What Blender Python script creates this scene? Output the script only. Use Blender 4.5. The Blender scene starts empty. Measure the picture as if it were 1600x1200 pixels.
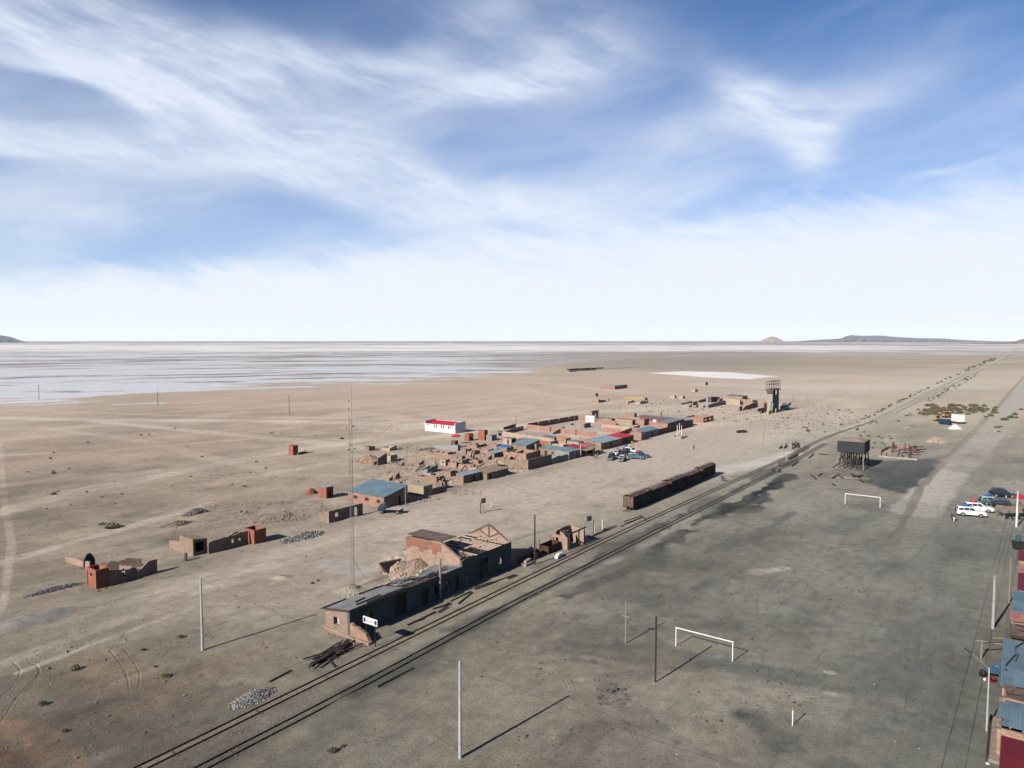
import bpy, bmesh, math, random
import numpy as np
from mathutils import Vector
random.seed(7); rng = np.random.default_rng(7)
R = math.radians
scene = bpy.context.scene
col = scene.collection

# ------------------------------------------------------------------ camera
F = 1110.0; H = 38.0; PITCH = math.atan(68.0 / F)
cam = bpy.data.cameras.new('camera'); camo = bpy.data.objects.new('camera', cam); col.objects.link(camo)
cam.sensor_width = 36; cam.lens = 36 * F / 1600; cam.clip_start = 0.5; cam.clip_end = 300000
camo.location = (0, 0, H); camo.rotation_euler = (math.pi / 2 - PITCH, 0, 0)
scene.camera = camo
scene.render.resolution_x = 1024; scene.render.resolution_y = 768
scene.view_settings.view_transform = 'Standard'; scene.view_settings.look = 'None'
scene.view_settings.exposure = 1.4; scene.view_settings.gamma = 1
HAZE = 1.4e-5
scene.cycles.max_bounces = 6; scene.cycles.diffuse_bounces = 1; scene.cycles.volume_bounces = 0

# ------------------------------------------------------------------ sun
SUNDIR = Vector((-0.687 * math.cos(R(30)), -0.726 * math.cos(R(30)), math.sin(R(30)))).normalized()
sl = bpy.data.lights.new('sun', 'SUN'); sl.energy = 5.0; sl.angle = R(0.55); sl.color = (1.0, 0.93, 0.84)
so = bpy.data.objects.new('sun', sl); col.objects.link(so)
so.rotation_euler = SUNDIR.to_track_quat('Z', 'Y').to_euler()

# ------------------------------------------------------------------ world / sky
class NT:
    def __init__(s, tree): s.t = tree; s.n = tree.nodes; s.l = tree.links
    def val(s, x, sock):
        if isinstance(x, bpy.types.NodeSocket): s.l.new(x, sock)
        else: sock.default_value = x
    def math(s, op, a, b=0.0, c=None, clamp=False):
        n = s.n.new('ShaderNodeMath'); n.operation = op; n.use_clamp = clamp
        s.val(a, n.inputs[0]); s.val(b, n.inputs[1])
        if c is not None: s.val(c, n.inputs[2])
        return n.outputs[0]
    def noise(s, vec, scale, detail=4, rough=0.5, dist=0.0, dim='3D'):
        n = s.n.new('ShaderNodeTexNoise'); n.noise_dimensions = dim
        if vec is not None: s.l.new(vec, n.inputs['Vector'])
        n.inputs['Scale'].default_value = scale; n.inputs['Detail'].default_value = detail
        n.inputs['Roughness'].default_value = rough; n.inputs['Distortion'].default_value = dist
        return n.outputs[0], n.outputs[1]
    def ramp(s, x, lo, hi, a=0.0, b=1.0, smooth=True):
        n = s.n.new('ShaderNodeMapRange'); n.interpolation_type = 'SMOOTHSTEP' if smooth else 'LINEAR'
        s.val(x, n.inputs[0]); s.val(lo, n.inputs[1]); s.val(hi, n.inputs[2])
        s.val(a, n.inputs[3]); s.val(b, n.inputs[4]); return n.outputs[0]
    def comb(s, x, y, z=0.0):
        n = s.n.new('ShaderNodeCombineXYZ'); s.val(x, n.inputs[0]); s.val(y, n.inputs[1]); s.val(z, n.inputs[2]); return n.outputs[0]
    def sep(s, v):
        n = s.n.new('ShaderNodeSeparateXYZ'); s.l.new(v, n.inputs[0]); return n.outputs
    def mix(s, f, a, b, mode='MIX'):
        n = s.n.new('ShaderNodeMix'); n.data_type = 'RGBA'; n.blend_type = mode
        s.val(f, n.inputs[0]); s.val(a, n.inputs[6]); s.val(b, n.inputs[7]); return n.outputs[2]

w = bpy.data.worlds.new('World'); scene.world = w; w.use_nodes = True
wt = NT(w.node_tree); w.node_tree.nodes.clear()
SKYSTR = 0.050
out = wt.n.new('ShaderNodeOutputWorld'); bg = wt.n.new('ShaderNodeBackground'); bg.inputs[1].default_value = SKYSTR
wt.l.new(bg.outputs[0], out.inputs[0])
sky = wt.n.new('ShaderNodeTexSky'); sky.sky_type = 'NISHITA'; sky.sun_disc = False
sky.sun_elevation = R(30); sky.sun_rotation = math.atan2(SUNDIR.x, SUNDIR.y)
sky.altitude = 2500; sky.air_density = 1.0; sky.dust_density = 0.35; sky.ozone_density = 1.6
tc = wt.n.new('ShaderNodeTexCoord'); dx, dy, dz = wt.sep(tc.outputs['Generated'])
az = wt.math('MULTIPLY', wt.math('ARCTAN2', dx, dy), 57.2958)
el = wt.math('MULTIPLY', wt.math('ARCSINE', dz), 57.2958)
# slow warp of the cloud field so that the wisps bend
wv = wt.comb(wt.math('MULTIPLY', az, 0.05), wt.math('MULTIPLY', el, 0.11))
wf, wc = wt.noise(wv, 1.3, 3, 0.5); w1, w2, w3 = wt.sep(wc)
az2 = wt.math('ADD', az, wt.math('MULTIPLY', wt.math('SUBTRACT', w1, 0.5), 5.0))
el2 = wt.math('ADD', el, wt.math('MULTIPLY', wt.math('SUBTRACT', w2, 0.5), 4.0))
def blob(cx, cy, hl, hw, ang, st):
    a0 = math.degrees(math.atan((cx - 800) / F)); e0 = math.degrees(math.atan((532 - cy) / F * math.cos(R(a0))))
    hl = hl / 19.4; hw = hw / 19.4; c, s_ = math.cos(R(-ang)), math.sin(R(-ang))
    da = wt.math('SUBTRACT', az2, a0); de = wt.math('SUBTRACT', el2, e0)
    u = wt.math('ADD', wt.math('MULTIPLY', da, c / hl), wt.math('MULTIPLY', de, s_ / hl))
    v = wt.math('ADD', wt.math('MULTIPLY', da, -s_ / hw), wt.math('MULTIPLY', de, c / hw))
    r2 = wt.math('ADD', wt.math('MULTIPLY', u, u), wt.math('MULTIPLY', v, v))
    return wt.math('MULTIPLY', wt.math('POWER', 2.718, wt.math('MULTIPLY', r2, -1.0)), st)
BL = [(130, 95, 310, 62, 16, 1.15), (60, 230, 190, 42, 6, .95), (330, 150, 200, 60, 25, .7), (560, 290, 190, 45, 18, 1.0),
      (420, 210, 220, 45, 12, .75), (780, 150, 210, 38, -9, .85), (560, 110, 250, 40, -6, .5), (800, 320, 170, 26, 10, .75),
      (180, 20, 260, 30, 4, .55), (720, 45, 230, 40, -12, .55), (900, 90, 110, 40, -15, .5), (1200, 165, 110, 40, 28, .8),
      (1255, 235, 40, 40, -60, .7), (1340, 150, 150, 32, -8, .5), (1060, 215, 130, 40, -12, .45), (1500, 264, 90, 9, 0, .45),
      (1330, 375, 420, 42, -5, .85), (900, 400, 420, 35, -5, .7), (420, 455, 520, 34, -4, .8), (1400, 430, 500, 50, 0, .7),
      (120, 335, 200, 20, 3, .35), (80, 150, 120, 26, 5, -1.2), (120, 300, 220, 24, 3, -.35), (620, 60, 110, 24, -8, -.35), (950, 300, 160, 24, 4, .5)]
tot = None
for b_ in BL:
    g = blob(*b_); tot = g if tot is None else wt.math('ADD', tot, g)
# fibres: noise stretched along gently inclined lines
def fib(scale, sx, sy, ang, det, seed):
    c, s_ = math.cos(R(ang)), math.sin(R(ang))
    u = wt.math('ADD', wt.math('MULTIPLY', az2, c * sx), wt.math('MULTIPLY', el2, s_ * sx))
    v = wt.math('ADD', wt.math('MULTIPLY', az2, -s_ * sy), wt.math('MULTIPLY', el2, c * sy))
    return wt.noise(wt.comb(u, v, seed), scale, det, 0.60, 0.12)[0]
f1 = fib(1.0, .10, .42, -18, 9, 3.1); f2 = fib(1.0, .05, .2, 12, 9, 9.7); f3 = fib(1.0, .35, 1.6, -14, 6, 5.0)
fb = wt.math('ADD', wt.math('ADD', wt.math('MULTIPLY', f1, 0.55), wt.math('MULTIPLY', f2, 0.35)), wt.math('MULTIPLY', f3, 0.24))
dens = wt.math('MULTIPLY', wt.ramp(tot, 0.0, 1.05, 0, 1), wt.ramp(fb, 0.34, 0.74, 0.30, 1.0))
dens = wt.math('ADD', dens, wt.math('MULTIPLY', wt.ramp(f2, 0.5, 0.8, 0, .16), wt.ramp(el, 45, 4, 0.6, 1)))
# pale veil towards the horizon, higher on the right-hand side
lim = wt.math('ADD', wt.math('ADD', 7.6, wt.math('MULTIPLY', az, 0.085)), wt.math('MULTIPLY', wt.math('SUBTRACT', wt.math('ADD', wt.math('MULTIPLY', f1, .6), wt.math('MULTIPLY', f3, .4)), .5), 10.0))
thin = wt.math('MULTIPLY', wt.math('ADD', wt.ramp(el, 25, 7, .0, .42), wt.ramp(az, 27, 2, 0, .08)), wt.ramp(f2, .3, .7, .6, 1.3))
ahead = wt.ramp(wt.math('ABSOLUTE', az), 80, 48, 0.0, 1.0)      # clouds cut away behind the drone, unseen, to darken the shaded walls
veil = wt.math('MULTIPLY', wt.ramp(wt.math('DIVIDE', el, lim), 1.2, 0.6, 0.0, 0.90), wt.math('MAXIMUM', ahead, .12))
dens = wt.math('MULTIPLY', dens, wt.math('MAXIMUM', ahead, .15)); thin = wt.math('MULTIPLY', thin, ahead)
inv = lambda x: wt.math('SUBTRACT', 1.0, x)
dens = wt.math('MULTIPLY', wt.math('MULTIPLY', inv(wt.math('MINIMUM', wt.math('MULTIPLY', dens, .92), 0.84)), inv(veil)), inv(thin))
dens = wt.math('MAXIMUM', inv(dens), 0.0, clamp=True)
SKY_TINT = (0.35, 0.645, 0.93, 1)
skyc = wt.mix(1.0, sky.outputs[0], SKY_TINT, 'MULTIPLY')
CLW = 6.95
cloudc = wt.mix(wt.ramp(el, 0, 22, 0, 1), (CLW * .93, CLW * .985, CLW * 1.07, 1), (CLW * .90, CLW * .98, CLW * 1.12, 1))
wt.l.new(wt.mix(dens, skyc, cloudc), bg.inputs[0])
w.cycles.sampling_method = 'MANUAL'; w.cycles.sample_map_resolution = 512

# ------------------------------------------------------------------ mapping helpers
CP, SP = math.cos(PITCH), math.sin(PITCH)
def G(px, py, z=0.0):
    """point of the level z seen in that direction from the drone"""
    a = (px - 800) / F; b = -(py - 600) / F
    d = Vector((a, CP + b * SP, -SP + b * CP)); t = (z - H) / d.z
    return Vector((d.x * t, d.y * t, z))
def PX(p):
    y = p[1] * CP - (p[2] - H) * SP; u = p[1] * SP + (p[2] - H) * CP
    return 800 + F * p[0] / y, 600 - F * u / y
_u = Vector(((1605 - 800) / F, 1 / CP, 0)).normalized()
U = Vector((_u.x, _u.y, 0)); V = Vector((-U.y, U.x, 0)); ANG = math.atan2(U.y, U.x)
def span(p, d, px, hi=400.0):
    lo = 0.0; s0 = PX(p)[0]; sg = 1 if px > s0 else -1
    for _ in range(50):
        m = (lo + hi) / 2
        if (PX(p + d * m)[0] - px) * sg < 0: lo = m
        else: hi = m
    return (lo + hi) / 2
def mpp(p): return (p[1] * CP + H * SP) / F       # metres per photo pixel

# ------------------------------------------------------------------ mesh builder
class MB:
    def __init__(s): s.v = []; s.f = []
    def hexa(s, p):
        n = len(s.v); s.v += [tuple(q) for q in p]
        s.f += [(n, n+3, n+2, n+1), (n+4, n+5, n+6, n+7), (n, n+1, n+5, n+4), (n+1, n+2, n+6, n+5), (n+2, n+3, n+7, n+6), (n+3, n, n+4, n+7)]
        return s
    def box(s, x0, x1, y0, y1, z0, z1):
        return s.hexa([(x0, y0, z0), (x1, y0, z0), (x1, y1, z0), (x0, y1, z0), (x0, y0, z1), (x1, y0, z1), (x1, y1, z1), (x0, y1, z1)])
    def slab(s, a, b, c, d, t):
        up = [Vector(q) for q in (a, b, c, d)]; n = (up[1]-up[0]).cross(up[3]-up[0])
        n = n.normalized() if n.length > 1e-9 else Vector((0, 0, 1))
        if n.z < 0: n = -n
        return s.hexa([q - n * t for q in up] + up)
    def tube(s, a, b, r, n=6, r2=None, cap=True):
        a, b = Vector(a), Vector(b); d = (b - a)
        if d.length < 1e-6: return s
        d.normalize(); r2 = r if r2 is None else r2
        x = d.orthogonal().normalized(); y = d.cross(x); k = len(s.v)
        for q, rr in ((a, r), (b, r2)):
            for i in range(n):
                t = 2 * math.pi * i / n; s.v.append(tuple(q + x * math.cos(t) * rr + y * math.sin(t) * rr))
        for i in range(n):
            j = (i + 1) % n; s.f.append((k + i, k + j, k + n + j, k + n + i))
        if cap: s.f.append(tuple(k + i for i in reversed(range(n)))); s.f.append(tuple(k + n + i for i in range(n)))
        return s
    def beam(s, a, b, w, h):
        a, b = Vector(a), Vector(b); d = (b - a).normalized(); up = Vector((0, 0, 1))
        if abs(d.z) > .95: up = Vector((1, 0, 0))
        x = d.cross(up).normalized() * w / 2; y = x.cross(d).normalized() * h / 2
        return s.hexa([a - x - y, a + x - y, a + x + y, a - x + y, b - x - y, b + x - y, b + x + y, b - x + y])
    def stone(s, c, r, fl=0.7):
        k = len(s.v); c = Vector(c)
        dirs = [(1, 0, 0), (0, 1, 0), (-1, 0, 0), (0, -1, 0), (0, 0, 1), (0, 0, -1), (.6, .6, .5), (-.6, .6, -.3), (-.6, -.6, .5), (.6, -.6, -.3)]
        a = random.uniform(0, 6.28); ca, sa = math.cos(a), math.sin(a)
        for d in dirs[:6]:
            q = random.uniform(.6, 1.15) * r; x, y, z = d
            s.v.append((c.x + (x * ca - y * sa) * q, c.y + (x * sa + y * ca) * q, c.z + z * q * fl))
        for i in range(4):
            j = (i + 1) % 4; s.f.append((k + i, k + j, k + 4)); s.f.append((k + j, k + i, k + 5))
        return s
    def wall(s, p0, p1, t, hs, opens=(), rag=0.0, seg=0.6, zb=-0.3):
        """wall from p0 to p1, thickness t to its left, height profile hs, real openings"""
        p0 = Vector((p0[0], p0[1], 0)); p1 = Vector((p1[0], p1[1], 0)); d = p1 - p0; L = d.length
        if L < .05: return s
        d.normalize(); nrm = Vector((-d.y, d.x, 0)) * t
        if not hasattr(hs, '__len__'): hs = [hs, hs]
        n = max(1, int(L / seg)) if rag or len(hs) > 2 else 1
        br = sorted(set([round(i * L / n, 4) for i in range(n + 1)] + [round(min(max(x, 0), L), 4) for o in opens for x in o[:2]]))
        def hh(x):
            q = x / L * (len(hs) - 1); i = min(int(q), len(hs) - 2); return hs[i] + (hs[i+1] - hs[i]) * (q - i)
        ht = {x: max(0.05, hh(x) - rag * random.random() ** 1.5) for x in br}
        for x0, x1 in zip(br[:-1], br[1:]):
            if x1 - x0 < 1e-3: continue
            a, b = ht[x0], ht[x1]; m = (x0 + x1) / 2; iv = [(zb, None)]
            for o in opens:
                if o[0] <= m <= o[1]:
                    iv = ([(zb, o[2])] if o[2] > 0.05 else []) + ([(o[3], None)] if min(a, b) > o[3] + .05 else [])
            for z0, z1 in iv:
                q0, q1 = p0 + d * x0, p0 + d * x1
                za, zb_ = (a, b) if z1 is None else (min(z1, a), min(z1, b))
                if min(za, zb_) <= z0: continue
                s.hexa([(q0.x, q0.y, z0), (q1.x, q1.y, z0), (q1.x+nrm.x, q1.y+nrm.y, z0), (q0.x+nrm.x, q0.y+nrm.y, z0),
                        (q0.x, q0.y, za), (q1.x, q1.y, zb_), (q1.x+nrm.x, q1.y+nrm.y, zb_), (q0.x+nrm.x, q0.y+nrm.y, za)])
        return s
    def build(s, name, mat, parent=None, smooth=False):
        me = bpy.data.meshes.new(name); me.from_pydata(s.v, [], s.f); me.validate()
        o = bpy.data.objects.new(name, me); col.objects.link(o)
        if mat: me.materials.append(mat)
        if parent: o.parent = parent
        if smooth: me.polygons.foreach_set('use_smooth', [True] * len(me.polygons))
        return o

def tag(o, label=None, cat=None, group=None, kind=None):
    if label: o['label'] = label
    if cat: o['category'] = cat
    if group: o['group'] = group
    if kind: o['kind'] = kind
    return o
def thing(name, label, cat, loc, rz=0.0, group=None):
    o = bpy.data.objects.new(name, None); col.objects.link(o); o.empty_display_size = .5
    o.location = loc; o.rotation_euler = (0, 0, rz); return tag(o, label, cat, group)
def dup(o, loc, rz=None, label=None, group=None, scale=None):
    c = o.copy(); col.objects.link(c); c.location = loc
    if rz is not None: c.rotation_euler = (0, 0, rz)
    if label: c['label'] = label
    if group: c['group'] = group
    if scale: c.scale = (scale,) * 3 if not hasattr(scale, '__len__') else scale
    def rec(a, b):
        for ch in list(a.children):
            d = ch.copy(); col.objects.link(d); d.parent = b; rec(ch, d)
    rec(o, c); return c

# ------------------------------------------------------------------ materials
MATS = {}
ALB = 0.47      # surface colours below are scaled by this to suit the exposure
def mk(name, c1, c2=None, scale=1.0, rough=0.9, bump=0.0, bscale=8.0, metal=0.0, spec=0.3, extra=None, stains=None):
    """noisy two-tone material in object coordinates"""
    m = bpy.data.materials.new(name); m.use_nodes = True; t = NT(m.node_tree); b = t.n['Principled BSDF']
    c2 = c2 or tuple(x * .75 for x in c1)
    c1 = tuple(x * ALB for x in c1); c2 = tuple(x * ALB for x in c2)
    if stains: stains = (tuple(x * ALB for x in stains[0]),) + tuple(stains[1:])
    tcn = t.n.new('ShaderNodeTexCoord'); ob = tcn.outputs['Object']
    oi = t.n.new('ShaderNodeObjectInfo')
    addv = t.n.new('ShaderNodeVectorMath'); addv.operation = 'ADD'; t.l.new(ob, addv.inputs[0])
    sc = t.n.new('ShaderNodeVectorMath'); sc.operation = 'SCALE'; t.l.new(oi.outputs['Location'], sc.inputs[0]); sc.inputs[3].default_value = .37
    t.l.new(sc.outputs[0], addv.inputs[1]); P = addv.outputs[0]
    n1 = t.noise(P, scale, 5, .65)[0]
    cc = t.mix(t.ramp(n1, .35, .65), (*c1, 1), (*c2, 1))
    if stains:
        n2 = t.noise(P, stains[1], 4, .7)[0]; cc = t.mix(t.ramp(n2, stains[2], stains[2] + .12), cc, (*stains[0], 1))
    hgt = None
    if extra:
        X, Y, Z = t.sep(ob); xy = t.math('ADD', X, Y)
        if extra[0] == 'brick':
            bt = t.n.new('ShaderNodeTexBrick'); t.l.new(t.comb(xy, Z), bt.inputs['Vector'])
            bt.inputs['Scale'].default_value = 1.0; bt.inputs['Brick Width'].default_value = extra[1]; bt.inputs['Row Height'].default_value = extra[2]
            bt.inputs['Mortar Size'].default_value = extra[3]; bt.inputs['Color1'].default_value = (1, 1, 1, 1)
            bt.inputs['Color2'].default_value = (.72, .72, .72, 1); bt.inputs['Mortar'].default_value = extra[4]
            cc = t.mix(1.0, cc, bt.outputs[0], 'MULTIPLY'); hgt = bt.outputs[1]
        if extra[0] == 'corr':
            ax = X if extra[1] == 'x' else Y
            wv_ = t.math('SINE', t.math('MULTIPLY', ax, extra[2])); hgt = wv_
            strip = t.noise(t.comb(t.math('SNAP', ax, .9), t.math('MULTIPLY', t.math('SNAP', Y if extra[1] == 'x' else X, 2.4), .7)), 3.0, 0)[0]
            cc = t.mix(1.0, cc, t.mix(t.ramp(strip, .3, .7), (1.07, 1.07, 1.07, 1), (.82, .83, .84, 1)), 'MULTIPLY')
        if extra[0] == 'plank':
            ax = {'x': X, 'y': Y, 'z': Z}[extra[1]]
            k = t.math('FRACT', t.math('MULTIPLY', ax, 1 / extra[2]))
            gap = t.math('LESS_THAN', k, 0.14); pn = t.noise(t.comb(t.math('SNAP', ax, extra[2]), 0.3), 7.0, 0)[0]
            cc = t.mix(1.0, cc, t.mix(pn, (.6, .6, .6, 1), (1.35, 1.35, 1.35, 1)), 'MULTIPLY')
            cc = t.mix(t.math('MULTIPLY', gap, .8), cc, tuple(x * .25 for x in c2) + (1,)); hgt = t.math('SUBTRACT', 1.0, gap)
    t.l.new(cc, b.inputs['Base Color'])
    b.inputs['Roughness'].default_value = rough; b.inputs['Metallic'].default_value = metal
    b.inputs['Specular IOR Level'].default_value = spec
    if bump or hgt is not None:
        bn = t.n.new('ShaderNodeBump'); bn.inputs['Distance'].default_value = .05; bn.inputs['Strength'].default_value = bump or .4
        nn = t.noise(P, bscale, 4, .6)[0]
        if hgt is not None: nn = t.math('ADD', nn, t.math('MULTIPLY', hgt, .8))
        t.l.new(nn, bn.inputs['Height']); t.l.new(bn.outputs[0], b.inputs['Normal'])
    MATS[name] = m; return m
M = MATS
mk('adobe', (.41, .30, .225), (.32, .225, .165), .8, .95, .8, 5, extra=('brick', .42, .16, .02, (.7, .7, .7, 1)))
mk('adobe_pale', (.46, .36, .28), (.36, .275, .21), .7, .95, .7, 5, stains=((.30, .22, .16), 1.5, .55))
mk('adobe_pink', (.46, .30, .225), (.37, .235, .175), .6, .95, .6, 5, extra=('brick', .42, .16, .02, (.75, .75, .75, 1)))
mk('plaster_pink', (.36, .25, .195), (.27, .185, .14), .9, .9, .5, 5, stains=((.27, .16, .11), 1.1, .54))
mk('brick_red', (.40, .135, .085), (.31, .105, .068), .9, .9, .5, 7, extra=('brick', .30, .13, .012, (.85, .8, .75, 1)))
mk('brick_pink', (.42, .235, .18), (.35, .19, .145), .5, .9, .5, 7, extra=('brick', .30, .14, .012, (.9, .9, .85, 1)))
mk('facade_painted_shade', (.095, .10, .10), (.065, .07, .072), .5, .95, .3, 5, stains=((.13, .11, .09), .7, .62))  # shade of the front walls put into the colour, near-black
mk('exposed_brick', (.33, .155, .11), (.26, .12, .085), .9, .9, .5, 7, extra=('brick', .30, .13, .012, (.9, .85, .8, 1)))
mk('brick_dark', (.22, .10, .075), (.15, .07, .055), .9, .9, .5, 7, extra=('brick', .30, .13, .012, (.9, .9, .9, 1)))
mk('grey_wall', (.30, .30, .29), (.22, .22, .215), .8, .92, .4, 6)
mk('yellow_wall', (.36, .31, .20), (.29, .24, .16), .6, .92, .4, 6)
mk('white_wall', (.80, .80, .79), (.74, .74, .73), .3, .8, .1, 6)
mk('green_grey_wall', (.26, .28, .26), (.2, .21, .2), .6, .92, .3, 6)
mk('roof_blue', (.125, .21, .265), (.165, .245, .295), .5, .6, .35, 5, metal=.15, extra=('corr', 'y', 24), stains=((.22, .19, .165), 1.1, .60))
mk('roof_zinc', (.42, .50, .52), (.33, .41, .44), .35, .5, .35, 5, metal=.25, extra=('corr', 'y', 24), stains=((.30, .24, .19), .8, .62))
mk('roof_teal', (.26, .36, .38), (.20, .28, .31), .35, .5, .35, 5, metal=.2, extra=('corr', 'y', 24), stains=((.30, .24, .19), .8, .62))
mk('roof_old', (.27, .27, .265), (.20, .20, .20), .5, .8, .4, 5, metal=0, extra=('corr', 'y', 24), stains=((.11, .09, .08), .9, .6))
mk('roof_rust', (.20, .12, .09), (.10, .07, .06), .8, .85, .4, 5, extra=('corr', 'y', 24), stains=((.26, .32, .36), .5, .62))
mk('roof_red', (.60, .008, .028), (.52, .006, .024), .3, .55, .2, 5, extra=('corr', 'y', 24))
mk('roof_magenta', (.46, .012, .07), (.40, .01, .055), .3, .55, .2, 5, extra=('corr', 'y', 24))
mk('roof_pink', (.50, .19, .16), (.42, .16, .13), .5, .7, .2, 5, extra=('corr', 'y', 24))
mk('roof_orange', (.60, .34, .13), (.52, .28, .11), .5, .8, .2, 5)
mk('roof_darkred', (.17, .006, .010), (.14, .005, .009), .3, .6, .2, 5, extra=('corr', 'y', 24))
mk('thatch', (.33, .25, .15), (.22, .16, .10), 2.0, 1, 1.0, 14)
mk('wood_pale', (.46, .34, .24), (.30, .21, .145), 1.2, .85, .4, 12, extra=('plank', 'x', .33))
mk('board_pale', (.60, .46, .36), (.48, .36, .28), 1.2, .85, .4, 12)
mk('wood_old', (.13, .10, .08), (.075, .058, .048), 2.0, .9, .6, 12)
mk('wood_dark', (.028, .021, .018), (.045, .032, .026), 2.0, .9, .6, 12)
mk('wood_tan', (.30, .25, .195), (.22, .18, .145), 2.0, .9, .5, 12)
mk('rail_steel', (.030, .022, .018), (.05, .034, .025), 3.0, .55, .2, 20, metal=.4)
mk('rust', (.075, .028, .018), (.045, .02, .016), 1.4, .9, .6, 12)
mk('wagon_side', (.040, .028, .022), (.022, .018, .016), .8, .85, .5, 6, extra=('plank', 'x', .55), stains=((.10, .045, .028), 1.1, .58))
mk('wagon_end', (.17, .115, .08), (.11, .07, .05), 1.0, .85, .5, 6, extra=('plank', 'y', .4), stains=((.06, .04, .03), 1.5, .58))
mk('wagon_roof', (.12, .055, .045), (.07, .035, .03), .8, .8, .4, 6, stains=((.50, .38, .33), .9, .53))
mk('tank_iron', (.016, .028, .036), (.010, .016, .020), .6, .7, .3, 5, metal=.1, stains=((.05, .04, .035), 1.2, .66))
mk('tank_roof', (.34, .265, .185), (.26, .20, .15), .5, .85, .3, 6)
mk('steel_grey', (.34, .35, .36), (.24, .25, .26), 2.5, .5, .2, 20, metal=.3)
mk('concrete', (.42, .43, .43), (.34, .35, .36), 1.5, .85, .3, 15)
mk('concrete_old', (.36, .32, .27), (.27, .24, .20), 1.0, .9, .4, 8)
mk('white_paint', (.80, .80, .79), (.74, .74, .72), 2, .55, .05, 10)
mk('black_paint', (.018, .018, .02), (.03, .03, .032), 2, .6, .1, 10)
mk('cream_paint', (.62, .58, .48), (.54, .50, .42), 2, .7, .1, 10)
mk('orange_paint', (.62, .24, .05), (.5, .18, .04), 2, .6, .1, 10)
mk('yellow_paint', (.55, .27, .04), (.42, .20, .04), 1.5, .6, .2, 8, stains=((.2, .1, .05), 2, .6))
mk('tyre', (.018, .018, .018), (.03, .03, .03), 4, .9, .3, 20)
mk('rim', (.45, .46, .47), (.35, .36, .37), 4, .35, 0, 8, metal=.6)
mk('glass_dark', (.02, .03, .04), (.025, .035, .045), 1, .08, 0, 8, spec=.7)
mk('car_white', (.78, .79, .80), (.74, .75, .76), 1, .25, 0, 8, spec=.6, stains=((.52, .48, .42), .9, .66))
mk('car_silver', (.50, .55, .58), (.44, .49, .52), 1, .3, 0, 8, metal=.3, spec=.6)
mk('car_teal', (.04, .12, .13), (.035, .1, .11), 1, .3, 0, 8, spec=.6)
mk('car_navy', (.015, .035, .07), (.013, .03, .06), 1, .25, 0, 8, spec=.6)
mk('car_black', (.010, .012, .014), (.016, .018, .02), 1, .25, 0, 8, spec=.6)
mk('car_red', (.38, .03, .025), (.3, .025, .02), 1, .3, 0, 8, spec=.6)
mk('lamp_lens', (.7, .7, .68), (.6, .6, .6), 3, .2)
mk('tarp_blue', (.02, .13, .36), (.015, .10, .30), 1.5, .6, .4, 6)
mk('tarp_red', (.55, .025, .04), (.48, .02, .03), 1.5, .6, .4, 6)
mk('tarp_yellow', (.62, .46, .12), (.55, .4, .1), 1.5, .6, .4, 6)
mk('stone_grey', (.20, .205, .21), (.12, .125, .13), .35, .9, .3, 6)
mk('stone_pale', (.42, .38, .33), (.30, .27, .23), .35, .9, .3, 6)
mk('stone_brown', (.27, .21, .16), (.17, .13, .10), .35, .95, .4, 6)
mk('stone_dark', (.09, .085, .085), (.055, .055, .06), .35, .95, .4, 6)
mk('earth_heap', (.31, .235, .175), (.24, .18, .135), .6, 1, .8, 4)
mk('earth_orange', (.38, .25, .165), (.30, .19, .13), .6, 1, .8, 4)
mk('dry_leaf', (.15, .13, .085), (.085, .072, .05), 2.5, .9)
mk('green_leaf', (.17, .155, .075), (.085, .08, .045), 1.5, .9)
mk('pale_leaf', (.20, .17, .10), (.12, .10, .06), 2.5, .9)
mk('wire', (.05, .05, .05), (.06, .06, .06), 1, .6)
for nm, c in (('skin', (.36, .22, .15)), ('hair_dark', (.02, .015, .012)), ('cloth_dark', (.025, .027, .035)), ('cloth_blue', (.04, .08, .18)),
              ('cloth_red', (.42, .04, .04)), ('cloth_white', (.72, .72, .72)), ('cloth_grey', (.16, .16, .17)), ('cloth_teal', (.04, .2, .22)), ('cloth_yellow', (.6, .45, .1))):
    mk(nm, c, tuple(x * .8 for x in c), 6, .85, .2, 20)

# ------------------------------------------------------------------ the ground: one sheet to the horizon
def hsh(ix, iy, seed):
    n = (ix.astype(np.int64) * 374761393 + iy.astype(np.int64) * 668265263 + seed * 2147483647) & 0xffffffff
    n = ((n ^ (n >> 13)) * 1274126177) & 0xffffffff
    return ((n ^ (n >> 16)) & 0xffff) / 65535.0
def vn(x, y, seed=0):
    ix = np.floor(x); iy = np.floor(y); fx = x - ix; fy = y - iy
    fx = fx * fx * (3 - 2 * fx); fy = fy * fy * (3 - 2 * fy)
    ix = ix.astype(np.int64); iy = iy.astype(np.int64)
    a = hsh(ix, iy, seed); b = hsh(ix + 1, iy, seed); c = hsh(ix, iy + 1, seed); d = hsh(ix + 1, iy + 1, seed)
    return (a * (1 - fx) + b * fx) * (1 - fy) + (c * (1 - fx) + d * fx) * fy
def fbm(x, y, wl, octv, seed, cell=None, gain=.55):
    t = np.zeros_like(x); s = 0; a = 1.0
    for i in range(octv):
        k = a if cell is None else a * np.clip(wl / (2.2 * cell) - .5, 0, 1)
        t += (vn(x / wl + i * 17.3, y / wl - i * 9.1, seed + i) - .5) * k; s += a; wl *= .5; a *= gain
    return t / s * 2      # about -1..1
def lin(c): c = np.asarray(c, float) / 255; return np.where(c <= .04045, c / 12.92, ((c + .055) / 1.055) ** 2.4)
def sm(x, a, b): t = np.clip((x - a) / (b - a), 0, 1); return t * t * (3 - 2 * t)

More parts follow.
